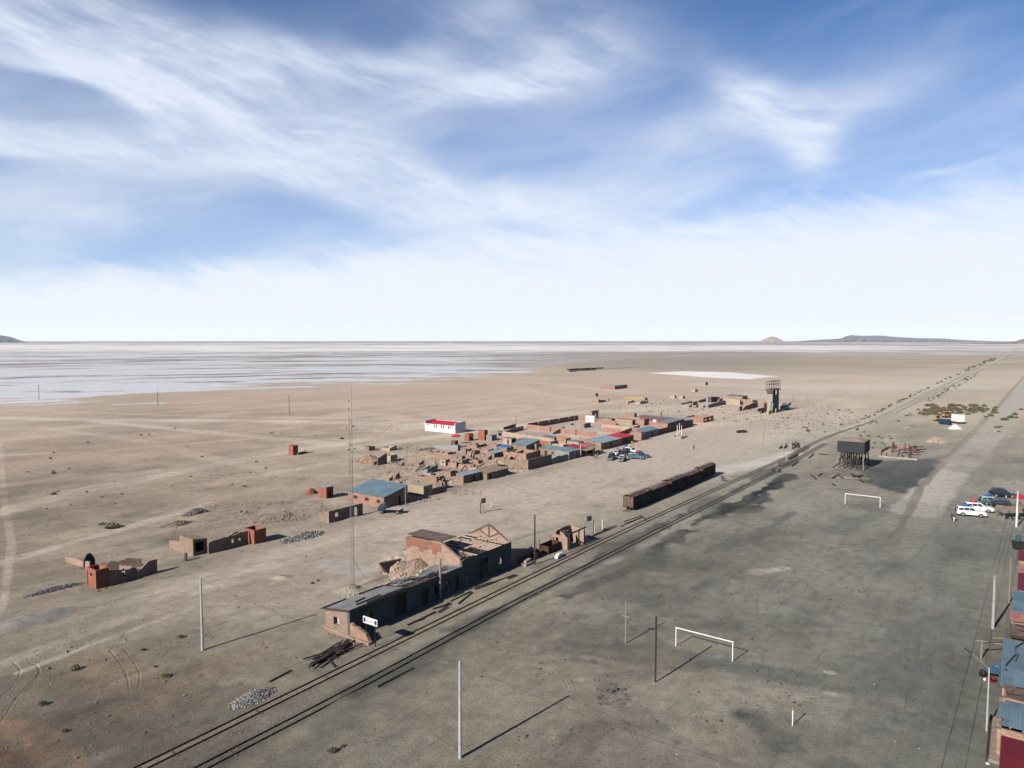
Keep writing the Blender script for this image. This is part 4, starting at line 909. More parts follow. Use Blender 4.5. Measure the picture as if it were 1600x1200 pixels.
wallrun('partition wall across the yard behind the pale blue roof', [(905, 690), (930, 693)], 1.7, 'brick_pink', .1)
wallrun('tan partition wall inside the middle back yard', [(940, 668), (972, 672), (1000, 675)], 1.7, 'adobe_pale', .15)
wallrun('brick side wall of the middle back yard', [(963, 684), (985, 675), (1000, 670)], 1.7, 'brick_pink', .1)
wallrun('adobe partition running back from the teal roofed house', [(1006, 678), (985, 674)], 1.9, 'adobe_pink', .1)
wallrun('tan wall behind the ochre house', [(962, 659), (1000, 662)], 2.0, 'adobe_pink', .1)
# leaning poles and fallen roof timbers in the ruins
for k, (c0, c1, z0, z1) in enumerate([((764, 733), (776, 728), .2, 2.0), ((784, 731), (792, 724), .3, 2.6), ((770, 736), (783, 733), .6, 1.0), ((779, 729), (788, 732), 1.6, 1.2), ((745, 733), (757, 730), .5, 1.2), ((801, 730), (806, 724), .2, 2.4), ((690, 741), (704, 737), .4, 1.3), ((651, 735), (664, 731), .1, .9), ((720, 738), (728, 733), .3, 1.4), ((733, 718), (739, 721), 1.8, .4)]):
    a, b_ = G(*c0) + Vector((0, 0, z0)), G(*c1) + Vector((0, 0, z1)); o = MB().beam((0, 0, 0), b_ - a, .22, .2).build('roof_timber', M['wood_dark' if k % 3 else 'board_pale']); o.location = a; tag(o, 'fallen roof timber leaning among the adobe ruins of the western cluster', 'timber', 'fallen timbers in the western ruins')
# white hall
p = G(711.2, 677.4); t_ = thing('white_hall', 'white hall with bright red roof standing alone on the sand', 'hall', p, ANG); L = span(p, U, 727.7); D = span(p, V, 664); h = 4.0
mb = MB(); so_ = []
for k in range(3):
    for q in (0, .075): a = .12 + k * .235 + q; so_.append((a * D, (a + .035) * D, 1.5, 3.0))
mb.wall((0, 0), (L, 0), .25, (h + .2, h + .5)); mb.wall((L, D), (0, D), .25, (h + .5, h + .2)); mb.wall((.25, .25), (.25, D - .25), .25, (h - .9, h - .9), [(a - .25, b_ - .25, c, d) for a, b_, c, d in so_])
mb.wall((L, .25), (L, D - .25), .25, (h + .1, h + .1)); mb.build('walls', M['white_wall'], t_)
pane_parts(t_, so_, 'y', 0)
MB().slab((-.2, .26, h - .75), (L - .3, .26, h + .0), (L - .3, D - .26, h + .0), (-.2, D - .26, h - .75), .06).build('roof', M['roof_red'], t_)
MB().box(-.06, -.004, D * .84, D * .95, 2.6, 2.85).build('name_plate', M['black_paint'], t_)

# ruins in the western cluster
ruin('low roofless adobe cell at the far left of the ruin cluster', (576.6, 704.6), 586, 570, 1.5, rag=.2)
ruin('small adobe ruin with bright broken side behind the dark one', (609, 705), 620, 596, (1.3, 1.7, 1.2, 1.0), 'adobe_pale', rag=.3)
ruin('adobe ruin with whitewashed corner, tallest of its group', (610.3, 722.4), 620.7, 600, (2.2, 2.2, 2.0, 1.8), 'adobe_pale', rag=.15)
ruin('dark tall adobe gable leaning over the orange earth heap', (590.2, 727.6), 605, 583, (2.2, 3.6, 2.0, 1.0), 'adobe', walls='FB', rag=.3)
ruin('lone triangular gable stump north of the blue roof', (618, 748.5), 626, 612, (1.2, 1.0, .4, .4), wedge=(.6, 2.0, .5), rag=.1, walls='FL')
ruin('narrow upright wall stump near the lone gable', (625, 755.5), 629.5, 621, (1.0, 2.2, .5, .4), wedge=(.5, 1.8, .4), walls='FL', rag=.1)
ruin('fallen wall corner in the sand near the zinc debris', (625, 729.5), 632, 618, (1.0, 1.5, .3, .3), walls='FL', wedge=(.3, 1.6), rag=.1)
ruin('wide roofless adobe house of low pale walls, pole in front', (682, 757), 694, 652, (2.0, 2.0, 1.5, 1.6), 'adobe', rag=.25, inner=1, front=[(.2, .5, 0, 1.6)])
ruin('pointed adobe gable with a black doorway left of the zinc roofed house', (690, 765), 699, 676, (1.8, 1.6, 1.8, 1.6), 'adobe', wedge=(1.6, 3.4, 1.4), front=[(.3, .7, 0, 1.9)], rag=.1, walls='FLR')
ruin('dark collapsed hut with slate grey sheets beside the wide pale ruin', (668, 740), 684, 658, (1.4, 2.2, 1.8, 1.0), 'roof_old', rag=.4)
ruin('small square adobe hut with one round hole', (696, 728.5), 703, 688, 2.0, 'adobe_pale', rag=.1, side=[(.35, .65, .8, 1.4)])
ruin('roofless adobe room before the tall pointed ruin', (704, 745), 716, 690, (1.8, 1.4, 1.0, 1.6), 'adobe', rag=.5)
ruin('curved topped adobe house between two collapsed rooms', (736, 735), 743, 716, (2.0, 1.6, 1.4, 1.4), 'adobe_pink', rag=.4, front=[(0.1, .7, 0, 1.6)])
ruin('tall pointed adobe ruin with a split black gable', (735, 720), 742, 722, (1.6, 1.4, 1.0, 1.6), 'adobe', wedge=(1.8, 4.0, 1.0), front=[(.35, .75, 0, 2.4)], rag=.3)
ruin('adobe house wall with small round window, left of the pointed ruin', (722, 722), 727, 705, (2.0, 1.8, 1.6, 2.0), 'adobe', rag=.3, side=[(.35, .45, .9, 1.5)])
wallrun('long low reddish garden wall ending at a short post', [(664, 711), (690, 716), (715, 720)], (1.0, 1.1, 1.4), 'brick_pink', .2)
ruin('grey plastered roofless house with red and black junk inside', (715.4, 705.4), 719.5, 676.7, (2.3, 2.3, 1.4, 1.5), 'grey_wall', rag=.5, inner=1)
bld('brick_shed', 'dark red tin cabin behind the grey plastered ruin', 'shed', (711, 700.5), 716, 705, 2.6, 'brick_dark', 'roof_pink', over=.1)
bld('brick_shed', 'orange red outhouse with two dark doorways', 'shed', (733, 689.2), 739.6, 726.3, 2.7, 'brick_red', None, front=[(.15, .45, 0, 2.2), (.6, .9, 0, 2.2)], rag=.08, panes=False)
bld('brick_shed', 'tallest orange brick outhouse, next to the small grey hut', 'shed', (757, 688.5), 762, 747.5, (4.0, 3.8, 3.8, 4.0), 'brick_red', 'roof_pink', over=.1, front=[(.2, .8, 0, 1.8)])
bld('grey_hut', 'small pale grey concrete hut beside the tallest orange outhouse', 'hut', (768.3, 689), 776, 759.5, (2.3, 2.2, 2.0, 2.2), 'green_grey_wall', None, rag=.1, panes=False)
bld('grey_hut', 'little dark hut at the corner of the long tan wall', 'hut', (779, 681), 784.5, 774, 1.8, 'green_grey_wall', None, front=[(.2, .8, .2, 1.6)], rag=.05, panes=False)
ruin('row of roofless rooms behind the orange outhouses', (745, 700), 760, 733, (1.4, 1.2, 1.0, 1.2), 'adobe_pink', rag=.6, inner=1)
ruin('low broken pink adobe room near the blue tarpaulin', (763, 708), 772, 742, (1.3, 1.3, 1.0, 1.2), 'adobe_pink', rag=.5)
ruin('adobe room with fallen roof poles, behind the thatched house', (757, 735), 768, 744, (1.5, 1.2, 1.0, 1.0), 'adobe', rag=.6)
ruin('open adobe yard of broken walls filled with timbers', (775, 733), 800, 757, (1.5, 1.4, 1.2, 1.0), 'adobe_pale', rag=.5)
house('grey tin roofed shack sunk between adobe ruins', (772, 716), 786, 762, (1.6, 1.7, 1.9, 1.8), 'adobe', 'roof_zinc', over=.3)
ruin('broken adobe gable with white leaning beam', (793, 727.5), 806, 776, (1.6, 1.4, 1.0, 1.2), 'adobe', wedge=(1.2, 3.0, 1.2), rag=.3, front=[(.2, .4, 0, 1.4)])
bld('hut', 'low grey roofed hut with two dark doorways', 'hut', (799, 694.5), 806.5, 786, 2.1, 'adobe_pale', 'roof_old', side=[(.3, .5, 0, 1.8)], front=[(.1, .9, 0.2, 1.7)])
bld('hut', 'small crimson hut with faded pink roof', 'hut', (813.4, 696), 824, 807.3, 2.2, 'brick_dark', 'roof_pink', front=[(.3, .7, .4, 1.7)], over=.15)
house('low adobe house behind the tall corner wall, one bright gable', (822, 719), 842, 787, (2.2, 2.3, 2.2, 2.0), 'adobe_pink', None, rag=.25, inner=1)
house('long tin roofed shelter behind the adobe house', (822, 706), 843, 800, (2.2, 3.3, 3.2, 2.2), 'adobe', 'roof_teal', over=.4)
wallrun('long tan compound wall running to the ochre yard', [(785, 681), (820, 686.5), (866, 693)], (1.9, 1.8, 1.6), 'adobe_pale', .15)
wallrun('long red brick wall with dark top behind the tin roofs', [(815, 692.5), (861, 699)], (2.0, 2.0), 'brick_red', .03)
ruin('dark recess hut ending the red brick wall', (861, 699), 872, 852, (2.0, 2.0, 1.6, 1.6), 'adobe', rag=.1)
ruin('thatch ended adobe hut behind the twin windowed house', (838, 704), 846, 826, (2.4, 2.2, 2.2, 2.4), 'adobe_pink', rag=.1)

# corner compound and shops on the square
bld('compound_wall', 'tall dark adobe wall at the street corner, longest on the street', 'wall', (825, 734.7), 862, 757, (3.1, 3.1, 1.5, 1.6), 'adobe', None, rag=.12, group='compound and yard walls', walls='FL', panes=False)
wallrun('blue grey broken wall between the tall corner wall and the shop', [(862.5, 725.6), (874, 722.6), (888.5, 719)], (1.7, 2.4, 2.0), 'green_grey_wall', .5)
house('adobe house with zinc roof and small lit windows', (869, 714), 884, 842, (2.2, 2.4, 2.6, 2.4), 'adobe', 'roof_teal', side=[(.15, .25, .8, 1.5), (.5, .66, 0, 1.8)], over=.2)
house('green tin roofed house with two front windows', (889, 718.5), 906, 868, (2.5, 2.5, 2.9, 2.9), 'green_grey_wall', 'roof_teal', front=[(.2, .36, .9, 1.7), (.55, .75, .9, 1.8)], over=.2)
house('dark red fronted shop under a magenta roof', (907.5, 714), 916, 888, (2.6, 2.6, 3.4, 3.4), 'brick_dark', 'roof_magenta', over=.25)
house('shop with faded pink roof beside the magenta one', (917, 711), 930, 905, (2.9, 2.9, 3.4, 3.4), 'brick_red', 'roof_pink', over=.2, front=[(.2, .4, 0, 2)])
bld('yellow_yard_hut', 'hut with a flat orange roof inside the yard', 'hut', (884, 694), 892, 869.5, (2.0, 2.0, 2.4, 2.4), 'adobe_pink', 'roof_orange', over=.15)
bld('yellow_yard_hut', 'low hut with a blue tin roof left of the orange one', 'hut', (866, 690.5), 872, 848, (1.6, 1.6, 1.9, 1.9), 'adobe_pink', 'roof_blue', over=.2)
house('grey sheeted lean-to behind the magenta roof', (904, 699), 912, 886, (1.8, 1.8, 2.0, 2.0), 'adobe_pale', 'roof_old', over=.2)
house('wide pale blue roofed house facing the parked cars', (939, 703.8), 971, 913.5, (2.5, 2.5, 3.1, 3.1), 'adobe_pink', 'roof_zinc', front=[(.15, .25, .9, 1.8), (.45, .53, 0, 2), (.75, .85, .9, 1.8)], over=.25)
house('house with vivid red roof in the middle of the row', (971.4, 695.5), 990, 947, (2.6, 2.6, 3.0, 3.0), 'brick_dark', 'roof_red', front=[(.3, .42, 0, 2), (.6, .75, .9, 1.8)], over=.25)
house('narrow tan fronted shop between the red and the teal roof', (1002, 688.5), 1006, 985, (3.2, 3.2, 3.2, 3.0), 'plaster_pink', 'roof_pink', over=.1)
house('house with teal grey roof and dark shaded front', (1006.2, 685.6), 1028.8, 993, (2.6, 2.6, 3.3, 3.3), 'grey_wall', 'roof_teal', front=[(.2, .3, .9, 1.8), (.5, .6, 0, 2), (.75, .85, .9, 1.8)], over=.2)
bld('compound_wall', 'long dark brick compound front with a house inside its far end', 'wall', (1030, 679.5), 1083, 1010, (2.3, 2.3, 1.8, 1.8), 'brick_dark', None, rag=.03, group='compound and yard walls', walls='FL', panes=False)
house('flat grey roofed house rising over the long dark brick front', (1043, 674.5), 1069, 1026, (3.4, 3.8, 3.8, 3.4), 'adobe_pink', 'roof_old', over=.1)
house('last house of the row with pale blue roof', (1069.6, 667.6), 1082.6, 1052, (2.8, 2.6, 3.2, 3.2), 'brick_dark', 'roof_zinc', over=.15)
ruin('pink brick house shell with two white windows at the row end', (1099, 660.6), 1114.5, 1068, (2.3, 2.3, 2.0, 2.0), 'brick_pink', rag=.06, front=[(.15, .35, .5, 1.6), (.6, .8, .5, 1.6)], inner=2)
bld('long_shed', 'long narrow shed with corrugated blue roof at the back', 'shed', (1050, 660.5), 1056, 999, (1.8, 1.8, 2.3, 2.3), 'brick_dark', 'roof_blue', over=.2)

# back compounds
wallrun('long pink brick compound wall with light pillars', [(822, 670), (860, 674.6), (900, 679.5), (933, 684)], 2.0, 'brick_pink', .03, posts=6)
w0 = wallrun('dark back wall of the large pink brick compound', [(824, 670), (903, 656.2)], 2.3, 'brick_pink', .02, posts=8)
wallrun('pink brick end wall left of the white two storey house', [(903, 656.2), (934, 660), (962, 664)], 1.8, 'brick_pink', .03)
wallrun('short brick wall behind the vivid red roof', [(942, 674.5), (968, 677.5)], 1.9, 'brick_pink', .03)
bld('white_house', 'small white house with a dark ruined upper storey', 'house', (928.5, 660), 933, 915, (2.9, 2.9, 2.9, 2.9), 'white_wall', 'concrete', side=[(.2, .32, 1.1, 1.9), (.6, .72, 1.1, 1.9)], front=[(.3, .7, 1, 1.8)], over=.02, clutter=False)
bld('brick_shed', 'roofless upper room standing behind the white house', 'shed', (925, 655.5), 935, 921, (4.3, 4.3, 3.6, 4.0), 'adobe_pink', None, rag=.5, panes=False, clutter=False)
bld('yard_hut', 'little dark hut with one bright window in the big compound', 'hut', (913, 669), 923, 909, (1.9, 1.9, 1.7, 1.7), 'adobe', None, front=[(.15, .35, .6, 1.2)], rag=.05, panes=False)
bld('hut', 'pointed tan hut with a dark side beside the ochre house', 'hut', (955.5, 662.5), 961, 946, (2.2, 2.2, 2.2, 2.2), 'adobe_pale', 'roof_rust', over=.15)
bld('ochre_house', 'long low ochre house with reddish flat roof in the back yard', 'house', (988, 664.5), 993, 961, (2.2, 2.2, 2.4, 2.4), 'yellow_wall', 'roof_pink', front=[(.1, .6, 0, 2.0)], over=.1)
bld('yard_hut', 'tall dark brick box behind the teal grey roof', 'hut', (1006.5, 665), 1014, 999, (2.9, 2.9, 2.6, 2.6), 'adobe_pink', None, rag=.08, panes=False)
bld('yard_hut', 'small chimney like brick hut left of the long blue shed', 'hut', (991, 652), 995, 976, (2.0, 2.0, 1.6, 1.4), 'adobe_pink', None, rag=.15, panes=False)
wallrun('reddish yard wall right of the tall dark brick box', [(1014, 664), (1043, 667)], 1.6, 'brick_pink', .1)
wallrun('low adobe wall fragment with a black opening by the tan compound', [(787, 671.5), (806, 668)], (1.2, 1.8), 'adobe', .2)
wallrun('tan side wall from the corner hut up to the pink compound', [(785, 681), (800, 676), (818, 671)], (1.6, 1.7, 1.6), 'adobe_pale', .15)
wallrun('short broken wall with a black triangle inside the tan yard', [(864, 678.5), (882, 675.5)], (.6, 2.6), 'adobe', .1)

# ------------------------------------------------------------------ ruins on the open ground, left
p = G(150.3, 920.5)
bld('brick_cell', 'small red brick cell open at the top, at the near end of the left ruin', 'shed', (150.3, 920.5), 171, 136, (2.9, 2.9, 2.9, 2.9), 'brick_red', None, side=[(.42, .62, 1.7, 2.2), (.86, .99, 0, 2.2)], rag=.04, panes=False, t=.18)
ruin('broken adobe house of soot dark rooms behind the small red cell', (171.5, 914.5), 214, 146, (2.5, 1.9, 1.6, 2.0), 'adobe', rag=.5, walls='FLR', front=[(.45, .6, .8, 1.7)], inner=1)
wallrun('jagged adobe wall with a pale pillar end, right part of the left ruin', [(214, 904), (233, 897.5), (246, 893)], (1.0, 2.3, 2.2), 'adobe', .3)
wallrun('back wall of the left ruin with a black window gap', [(166, 893), (196, 888), (222, 884)], (1.6, 1.9, 1.2), 'adobe', .6)
wallrun('low pinkish wall stub reaching left from the black gable', [(102, 877), (127, 885.5), (140, 890)], (.9, 1.1, 1.3), 'adobe_pink', .1)
ruin('black peaked gable at the back of the left ruin', (131, 888), 149, 124, (1.6, 1.6, 1.0, 1.0), 'stone_dark', wedge=(1.3, 2.9, 1.2), walls='F', rag=.1)
bld('brick_cell', 'red brick cell with grey tin on its back wall, right end of the middle ruin', 'shed', (397.5, 851), 416, 381, (2.7, 2.7, 2.7, 2.7), 'brick_red', None, rag=.1, panes=False, t=.18)
ruin('long adobe front wall with two niches, between the tall block and the brick cell', (326, 866), 388, 318, (2.2, 2.7, .4, .4), 'adobe', rag=.25, walls='F', front=[(.57, .64, .9, 1.7), (.75, .82, 1.0, 1.5)])
bld('ruined_house', 'tall lit adobe block with a slab roof, left end of the middle ruin', 'ruin', (302, 869.5), 324, 281, (3.0, 2.6, 2.6, 3.0), 'adobe', 'thatch', rag=.1, over=.05, panes=False, front=[(.15, .8, .6, 2.4)], group='ruined adobe houses', clutter=False)
ruin('low pale wall corner to the left of the tall lit block', (281, 861), 286, 264, (1.8, 1.8, 1.0, 1.5), 'adobe_pink', rag=.3, walls='FL')
wallrun('crumbled back walls of the middle ruin', [(330, 852), (352, 845), (372, 838)], (1.0, .6, 1.3), 'adobe_pale', .5)
p = G(290, 876); MBp = MB().beam((0, 0, -.1), (.1, 0, 1.3), .45, .35).build('stone_stump', M['stone_dark']); tag(MBp, 'short dark stump standing between the two left ruins', 'stump'); MBp.location = p
bld('brick_shed', 'lone orange brick outhouse far out on the sand', 'shed', (458, 711.3), 466, 451, 3.2, 'brick_red', None, rag=.1, panes=False)
wallrun('low dark wall remains beside the lone orange outhouse', [(466, 711), (476, 708.5), (493, 707.5)], (.9, .8, .3), 'adobe', .3)

# ------------------------------------------------------------------ stone heaps
def heap(name, label, px, py, rx, ry, hgt, mats, n, r=(.08, .3), cat='stone heap', ang=ANG):
    """a cone of loose stones: a base mound and its stones, sorted over two or three colours"""
    t_ = thing(name, label, cat, G(px, py), ang, 'heaps of stones and rubble'); b_ = MB(); N = 18; K = 6
    for k in range(K):
        for i in range(N):
            a = 2 * math.pi * i / N; q = 1 - k / K; hz = hgt * (1 - q ** 1.4) - .04 * (k == 0); j = random.uniform(.88, 1.1)
            b_.v.append((rx * q * j * math.cos(a), ry * q * j * math.sin(a), hz + random.uniform(-.03, .05)))
    for k in range(K - 1):
        for i in range(N): b_.f.append((k*N+i, k*N+(i+1) % N, (k+1)*N+(i+1) % N, (k+1)*N+i))
    b_.f.append(tuple((K-1)*N + i for i in range(N))); b_.build('mound', M[mats[0]], t_, True)
    for mi, m_ in enumerate(mats):
        sb = MB()
        for k in range(n // len(mats)):
            a = random.uniform(0, 6.28); q = random.random() ** .55 * 1.12; z = hgt * (1 - min(q, 1) ** 1.4)
            sb.stone((rx * q * math.cos(a), ry * q * math.sin(a), z), random.uniform(*r), .8)
        o = sb.build('stones', M[m_], t_); o['kind'] = 'stuff'
    return t_
heap('stone_heap', 'heap of grey and white stones by the near end of the tracks', 395, 1091, 2.5, 1.25, .7, ['stone_grey', 'stone_pale', 'stone_dark'], 620, (.06, .16))
heap('stone_heap', 'spread of grey stones to the right of the middle ruin', 474, 839, 4.6, 2.0, .9, ['stone_grey', 'stone_pale', 'stone_dark'], 420, (.12, .34))
heap('stone_heap', 'dark conical stone heap behind the middle ruin', 307, 803, 3.0, 1.8, 1.2, ['stone_dark', 'stone_grey'], 320, (.12, .34))
heap('stone_heap', 'flat strip of dark stones in front of the left ruin', 86, 921, 4.0, 1.0, .35, ['stone_dark', 'stone_grey'], 200, (.07, .24))
heap('earth_heap', 'brown earth heap with dry grass near the dark stone heap', 276, 820, 3.2, 1.5, .8, ['stone_brown', 'dry_leaf'], 160, (.12, .3), 'earth heap')
heap('brick_heap', 'small dark red brick heap next to the tall outhouse', 487, 771, 1.6, 1.2, 1.3, ['brick_red', 'brick_dark'], 120, (.15, .3), 'brick heap')
heap('earth_heap', 'orange collapsed earth below the dark leaning gable', 578, 722, 4.4, 2.6, 2.2, ['earth_orange', 'stone_brown'], 240, (.15, .5), 'earth heap', 0)
heap('rubble_heap', 'pinkish rubble heap on the flat beyond the water tower', 1463, 691, 4.0, 2.6, 1.9, ['stone_pale', 'earth_orange'], 220, (.2, .5), 'rubble heap', 0)
heap('rubble_heap', 'spoil heap of pale earth behind the grey plastered ruin', 668, 702, 4.5, 2.0, .5, ['stone_brown', 'stone_dark'], 200, (.15, .4), 'rubble heap')
heap('earth_heap', 'little dug earth heap with a dark stone on top, below the mast', 440, 903, 1.0, .7, .5, ['earth_heap', 'stone_dark'], 30, (.06, .16), 'earth heap')
heap('rubble_heap', 'low crumbled bricks around the mast foot', 549, 921, 1.6, 1.0, .7, ['stone_pale', 'stone_brown'], 120, (.1, .3), 'rubble heap')
heap('earth_heap', 'tall slope of collapsed tan adobe against the pink hall wall', 652, 904, 5.0, 4.4, 3.3, ['earth_heap', 'stone_brown', 'adobe_pale'], 900, (.06, .22), 'earth heap')
heap('rubble_heap', 'rubble spilling out behind the middle of the station', 628, 889, 4.0, 2.0, 1.3, ['adobe_pale', 'stone_brown'], 260, (.08, .32), 'rubble heap')
def scatter(name, label, poly, n, mat, r=(.08, .3), fl=.8, cat='rubble'):
    w_ = gp(poly); xs = [q[0] for q in w_]; ys = [q[1] for q in w_]; sb = MB(); k = 0; tries = 0
    while k < n and tries < n * 30:
        tries += 1; x = random.uniform(min(xs), max(xs)); y = random.uniform(min(ys), max(ys)); ins = False
        for (ax, ay), (bx, by) in zip(w_, w_[1:] + w_[:1]):
            if (ay > y) != (by > y) and x < (bx - ax) * (y - ay) / (by - ay + 1e-12) + ax: ins = not ins
        if not ins: continue
        # clumped distribution
        if float(vn(np.array([x / 4.0]), np.array([y / 4.0]), 5)[0]) < random.random() * .9: continue
        sb.stone((x, y, 0), random.uniform(*r) * (1 + (random.random() < .08) * 1.2), fl); k += 1
    o = sb.build(name, M[mat]); return tag(o, label, cat, None, 'stuff')
scatter('rubble', 'fallen adobe lumps strewn through the western ruins', [(560, 735), (640, 690), (700, 695), (760, 690), (815, 700), (850, 735), (760, 750), (700, 768), (600, 760)], 900, 'stone_brown', (.12, .45))
scatter('rubble', 'pale broken adobe strewn through the western ruins', [(580, 740), (640, 700), (700, 700), (760, 695), (815, 700), (840, 735), (760, 750), (700, 768), (640, 765)], 700, 'stone_pale', (.12, .4))
scatter('rubble', 'dark debris and burnt bits among the western ruins', [(600, 740), (640, 700), (720, 700), (800, 705), (820, 730), (700, 762), (640, 765)], 380, 'stone_dark', (.15, .5))
scatter('rubble', 'dug over lumps of earth behind the middle ruin', [(290, 808), (320, 792), (400, 782), (500, 784), (520, 800), (480, 812), (380, 820), (320, 830)], 1300, 'stone_brown', (.08, .3))
scatter('rubble', 'dark loose stones behind the middle ruin', [(300, 806), (400, 784), (500, 786), (480, 806), (380, 812)], 260, 'stone_dark', (.08, .25))
scatter('rubble', 'scattered stones among the far ruins', [(930, 632), (1060, 622), (1180, 620), (1330, 640), (1340, 665), (1230, 665), (1100, 650), (950, 650)], 900, 'stone_brown', (.15, .5))
scatter('rubble', 'dark stones and scrub among the far ruins', [(950, 632), (1060, 624), (1180, 625), (1330, 640), (1380, 662), (1290, 690), (1200, 668), (1000, 645)], 520, 'stone_dark', (.18, .5))
scatter('rubble', 'loose stones lying about on the cinder ground', [(820, 960), (1100, 800), (1500, 850), (1500, 1200), (500, 1200)], 2600, 'stone_dark', (.03, .13))
scatter('rubble', 'small pale stones lying about on the cinder ground', [(820, 960), (1100, 800), (1500, 850), (1500, 1200), (500, 1200)], 700, 'stone_pale', (.02, .06))
scatter('rubble', 'small stones scattered over the sand at the left', [(0, 760), (500, 740), (620, 860), (520, 1000), (160, 1190), (0, 1190)], 2000, 'stone_brown', (.04, .15))
scatter('rubble', 'loose chippings along the tracks', [(230, 1195), (560, 1030), (900, 862), (960, 870), (620, 1050), (320, 1199)], 900, 'stone_grey', (.03, .09))
DR = [(392, 660), (418, 679), (345, 744), (452, 744), (205, 676), (690, 712), (610, 668), (1200, 665), (1290, 660), (560, 672), (770, 690), (745, 655), (720, 770), (660, 780)]
sb = MB()
for px_, py_ in DR:
    for k in range(46):
        p = G(px_ + random.gauss(0, 16), py_ + random.gauss(0, 2.4)); sb.stone((p.x, p.y, 0), random.uniform(.08, .4))
tag(sb.build('rubble', M['stone_brown']), 'low drifts of dark stones dotted over the sand', 'rubble', None, 'stuff')
scatter('rubble', 'stones around the foot of the goal posts', [(1040, 1010), (1070, 1012), (1110, 1038), (1095, 1046)], 34, 'stone_dark', (.05, .16))
scatter('rubble', 'dark bricks spilled below the black pole', [(925, 1060), (985, 1070), (990, 1105), (935, 1102)], 90, 'stone_dark', (.05, .22))
scatter('rubble', 'pale rubble around the water tower feet', [(1300, 730), (1350, 735), (1360, 755), (1300, 752)], 120, 'stone_brown', (.08, .22))
scatter('rubble', 'broken blocks below the far ruins beside the rail bend', [(1140, 655), (1280, 655), (1330, 675), (1200, 680)], 160, 'stone_brown', (.12, .4))

# ------------------------------------------------------------------ poles, goals, mast
def pole(name, label, c, ytop, r, mat, cat='pole', group=None, arm=None, lamp=None, taper=.6, lean=0):
    p = G(*c); h = (c[1] - ytop) * mpp(p); t_ = thing(name, label, cat, p, 0, group)
    MB().tube((0, 0, -.3), (lean, 0, h), r, 8, r * taper).build('pole', M[mat], t_)
    if arm:
        for z, w_ in arm: MB().beam((lean - w_ * U.y, w_ * U.x, h - z), (lean + w_ * U.y, -w_ * U.x, h - z), .12, .12).build('crossarm', M[mat], t_)
        ins = MB()
        for z, w_ in arm:
            for q in (-.85, 0, .85): ins.tube((lean - q * w_ * U.y, q * w_ * U.x, h - z + .07), (lean - q * w_ * U.y, q * w_ * U.x, h - z + .25), .05, 5)
    return t_, p, h
gpw = 'concrete power poles'
P1 = pole('power_pole', 'tall grey concrete power pole on the left sand, casting a long shadow', (316.5, 1015.5), 901, .19, 'concrete', 'power pole', gpw)
P2 = pole('power_pole', 'tall grey concrete power pole at the bottom, nearest of all', (719, 1185), 1029, .18, 'concrete', 'power pole', gpw)
P3 = pole('power_pole', 'grey concrete power pole by the right-hand roofs', (1551, 983), 898, .19, 'concrete', 'power pole', gpw)
P4 = pole('power_pole', 'white power pole beside the red flag roof and parked cars', (1588, 823), 767, .19, 'white_paint', 'power pole', gpw)
P5 = pole('street_lamp', 'slim pale lamp pole in front of the lower right roofs', (1541.5, 1142), 1040, .10, 'concrete', 'lamp pole')
MB().beam((0, 0, P5[2] - .15), (-1.3, .8, P5[2] + 1.1), .05, .05).build('arm', M['steel_grey'], P5[0]); MB().beam((-1.25, .77, P5[2] + 1.05), (-1.75, 1.08, P5[2] + 1.42), .2, .1).build('lamp_head', M['black_paint'], P5[0])
pole('post', 'slim greenish post beside the pale wall strip on the right', (1576.5, 943), 870, .10, 'wood_tan', 'post')
pole('metal_pole', 'black metal pole on the football ground left of the near goal', (1024, 1066), 961, .10, 'black_paint', 'pole', taper=1)
pole('wooden_pole', 'weathered wooden pole with a short arm, left of the black pole', (977.5, 1005), 937, .09, 'wood_tan', 'pole', arm=[(2.0, .5)], taper=.8)
pole('wooden_pole', 'dark wooden pole between the station hall and the brick ruin', (835.5, 882), 803, .16, 'wood_dark', 'pole', taper=.7)
pole('wooden_pole', 'grey wooden pole rising before the middle of the station', (688, 936), 872, .2, 'wood_tan', 'pole', taper=.8)
pole('post', 'short iron post close to the station wall, left of two', (701, 932), 912, .06, 'steel_grey', 'post'); pole('post', 'short iron post close to the station wall, right of two', (730, 917), 900, .09, 'steel_grey', 'post')
pole('wooden_pole', 'pale pole standing before the blue roofed house', (633.8, 790), 744, .12, 'wood_tan', 'pole', taper=.8)
pole('wooden_pole', 'thin pole behind the dark leaning gable ruin', (635.5, 728), 690, .09, 'wood_tan', 'pole', taper=.8); pole('wooden_pole', 'thin pole with a bent top near the reddish garden wall', (650.5, 721.5), 701, .08, 'wood_tan', 'pole', arm=[(.3, .6)])
pole('wooden_pole', 'short pole beside the low adobe stumps', (661.5, 732), 720, .07, 'wood_tan', 'pole'); pole('wooden_pole', 'dark pole stub before the wide pale ruin', (682.4, 765), 746, .10, 'wood_old', 'pole')
pole('wooden_pole', 'pole rising behind the collapsed slate hut', (680.5, 724), 714, .09, 'wood_dark', 'pole')
pole('wooden_pole', 'thin pole at the corner of the tall street wall', (808, 739), 697, .08, 'wood_tan', 'pole', taper=.8)
pole('power_pole', 'pale pole before the magenta roofed shop', (907.2, 714.5), 692, .2, 'concrete', 'power pole', gpw, taper=.9)
pole('wooden_pole', 'thin dark pole inside the large pink compound', (897.6, 669), 649.5, .09, 'wood_tan', 'pole'); pole('wooden_pole', 'thin pole standing in the middle back yard', (976, 672), 650, .09, 'wood_tan', 'pole')
pole('power_pole', 'pale pole beside the white two storey house', (930.8, 660), 645, .15, 'concrete', 'power pole', gpw); pole('wooden_pole', 'short thick post behind the long blue shed', (1033, 650), 643.5, .3, 'wood_old', 'pole', taper=1)
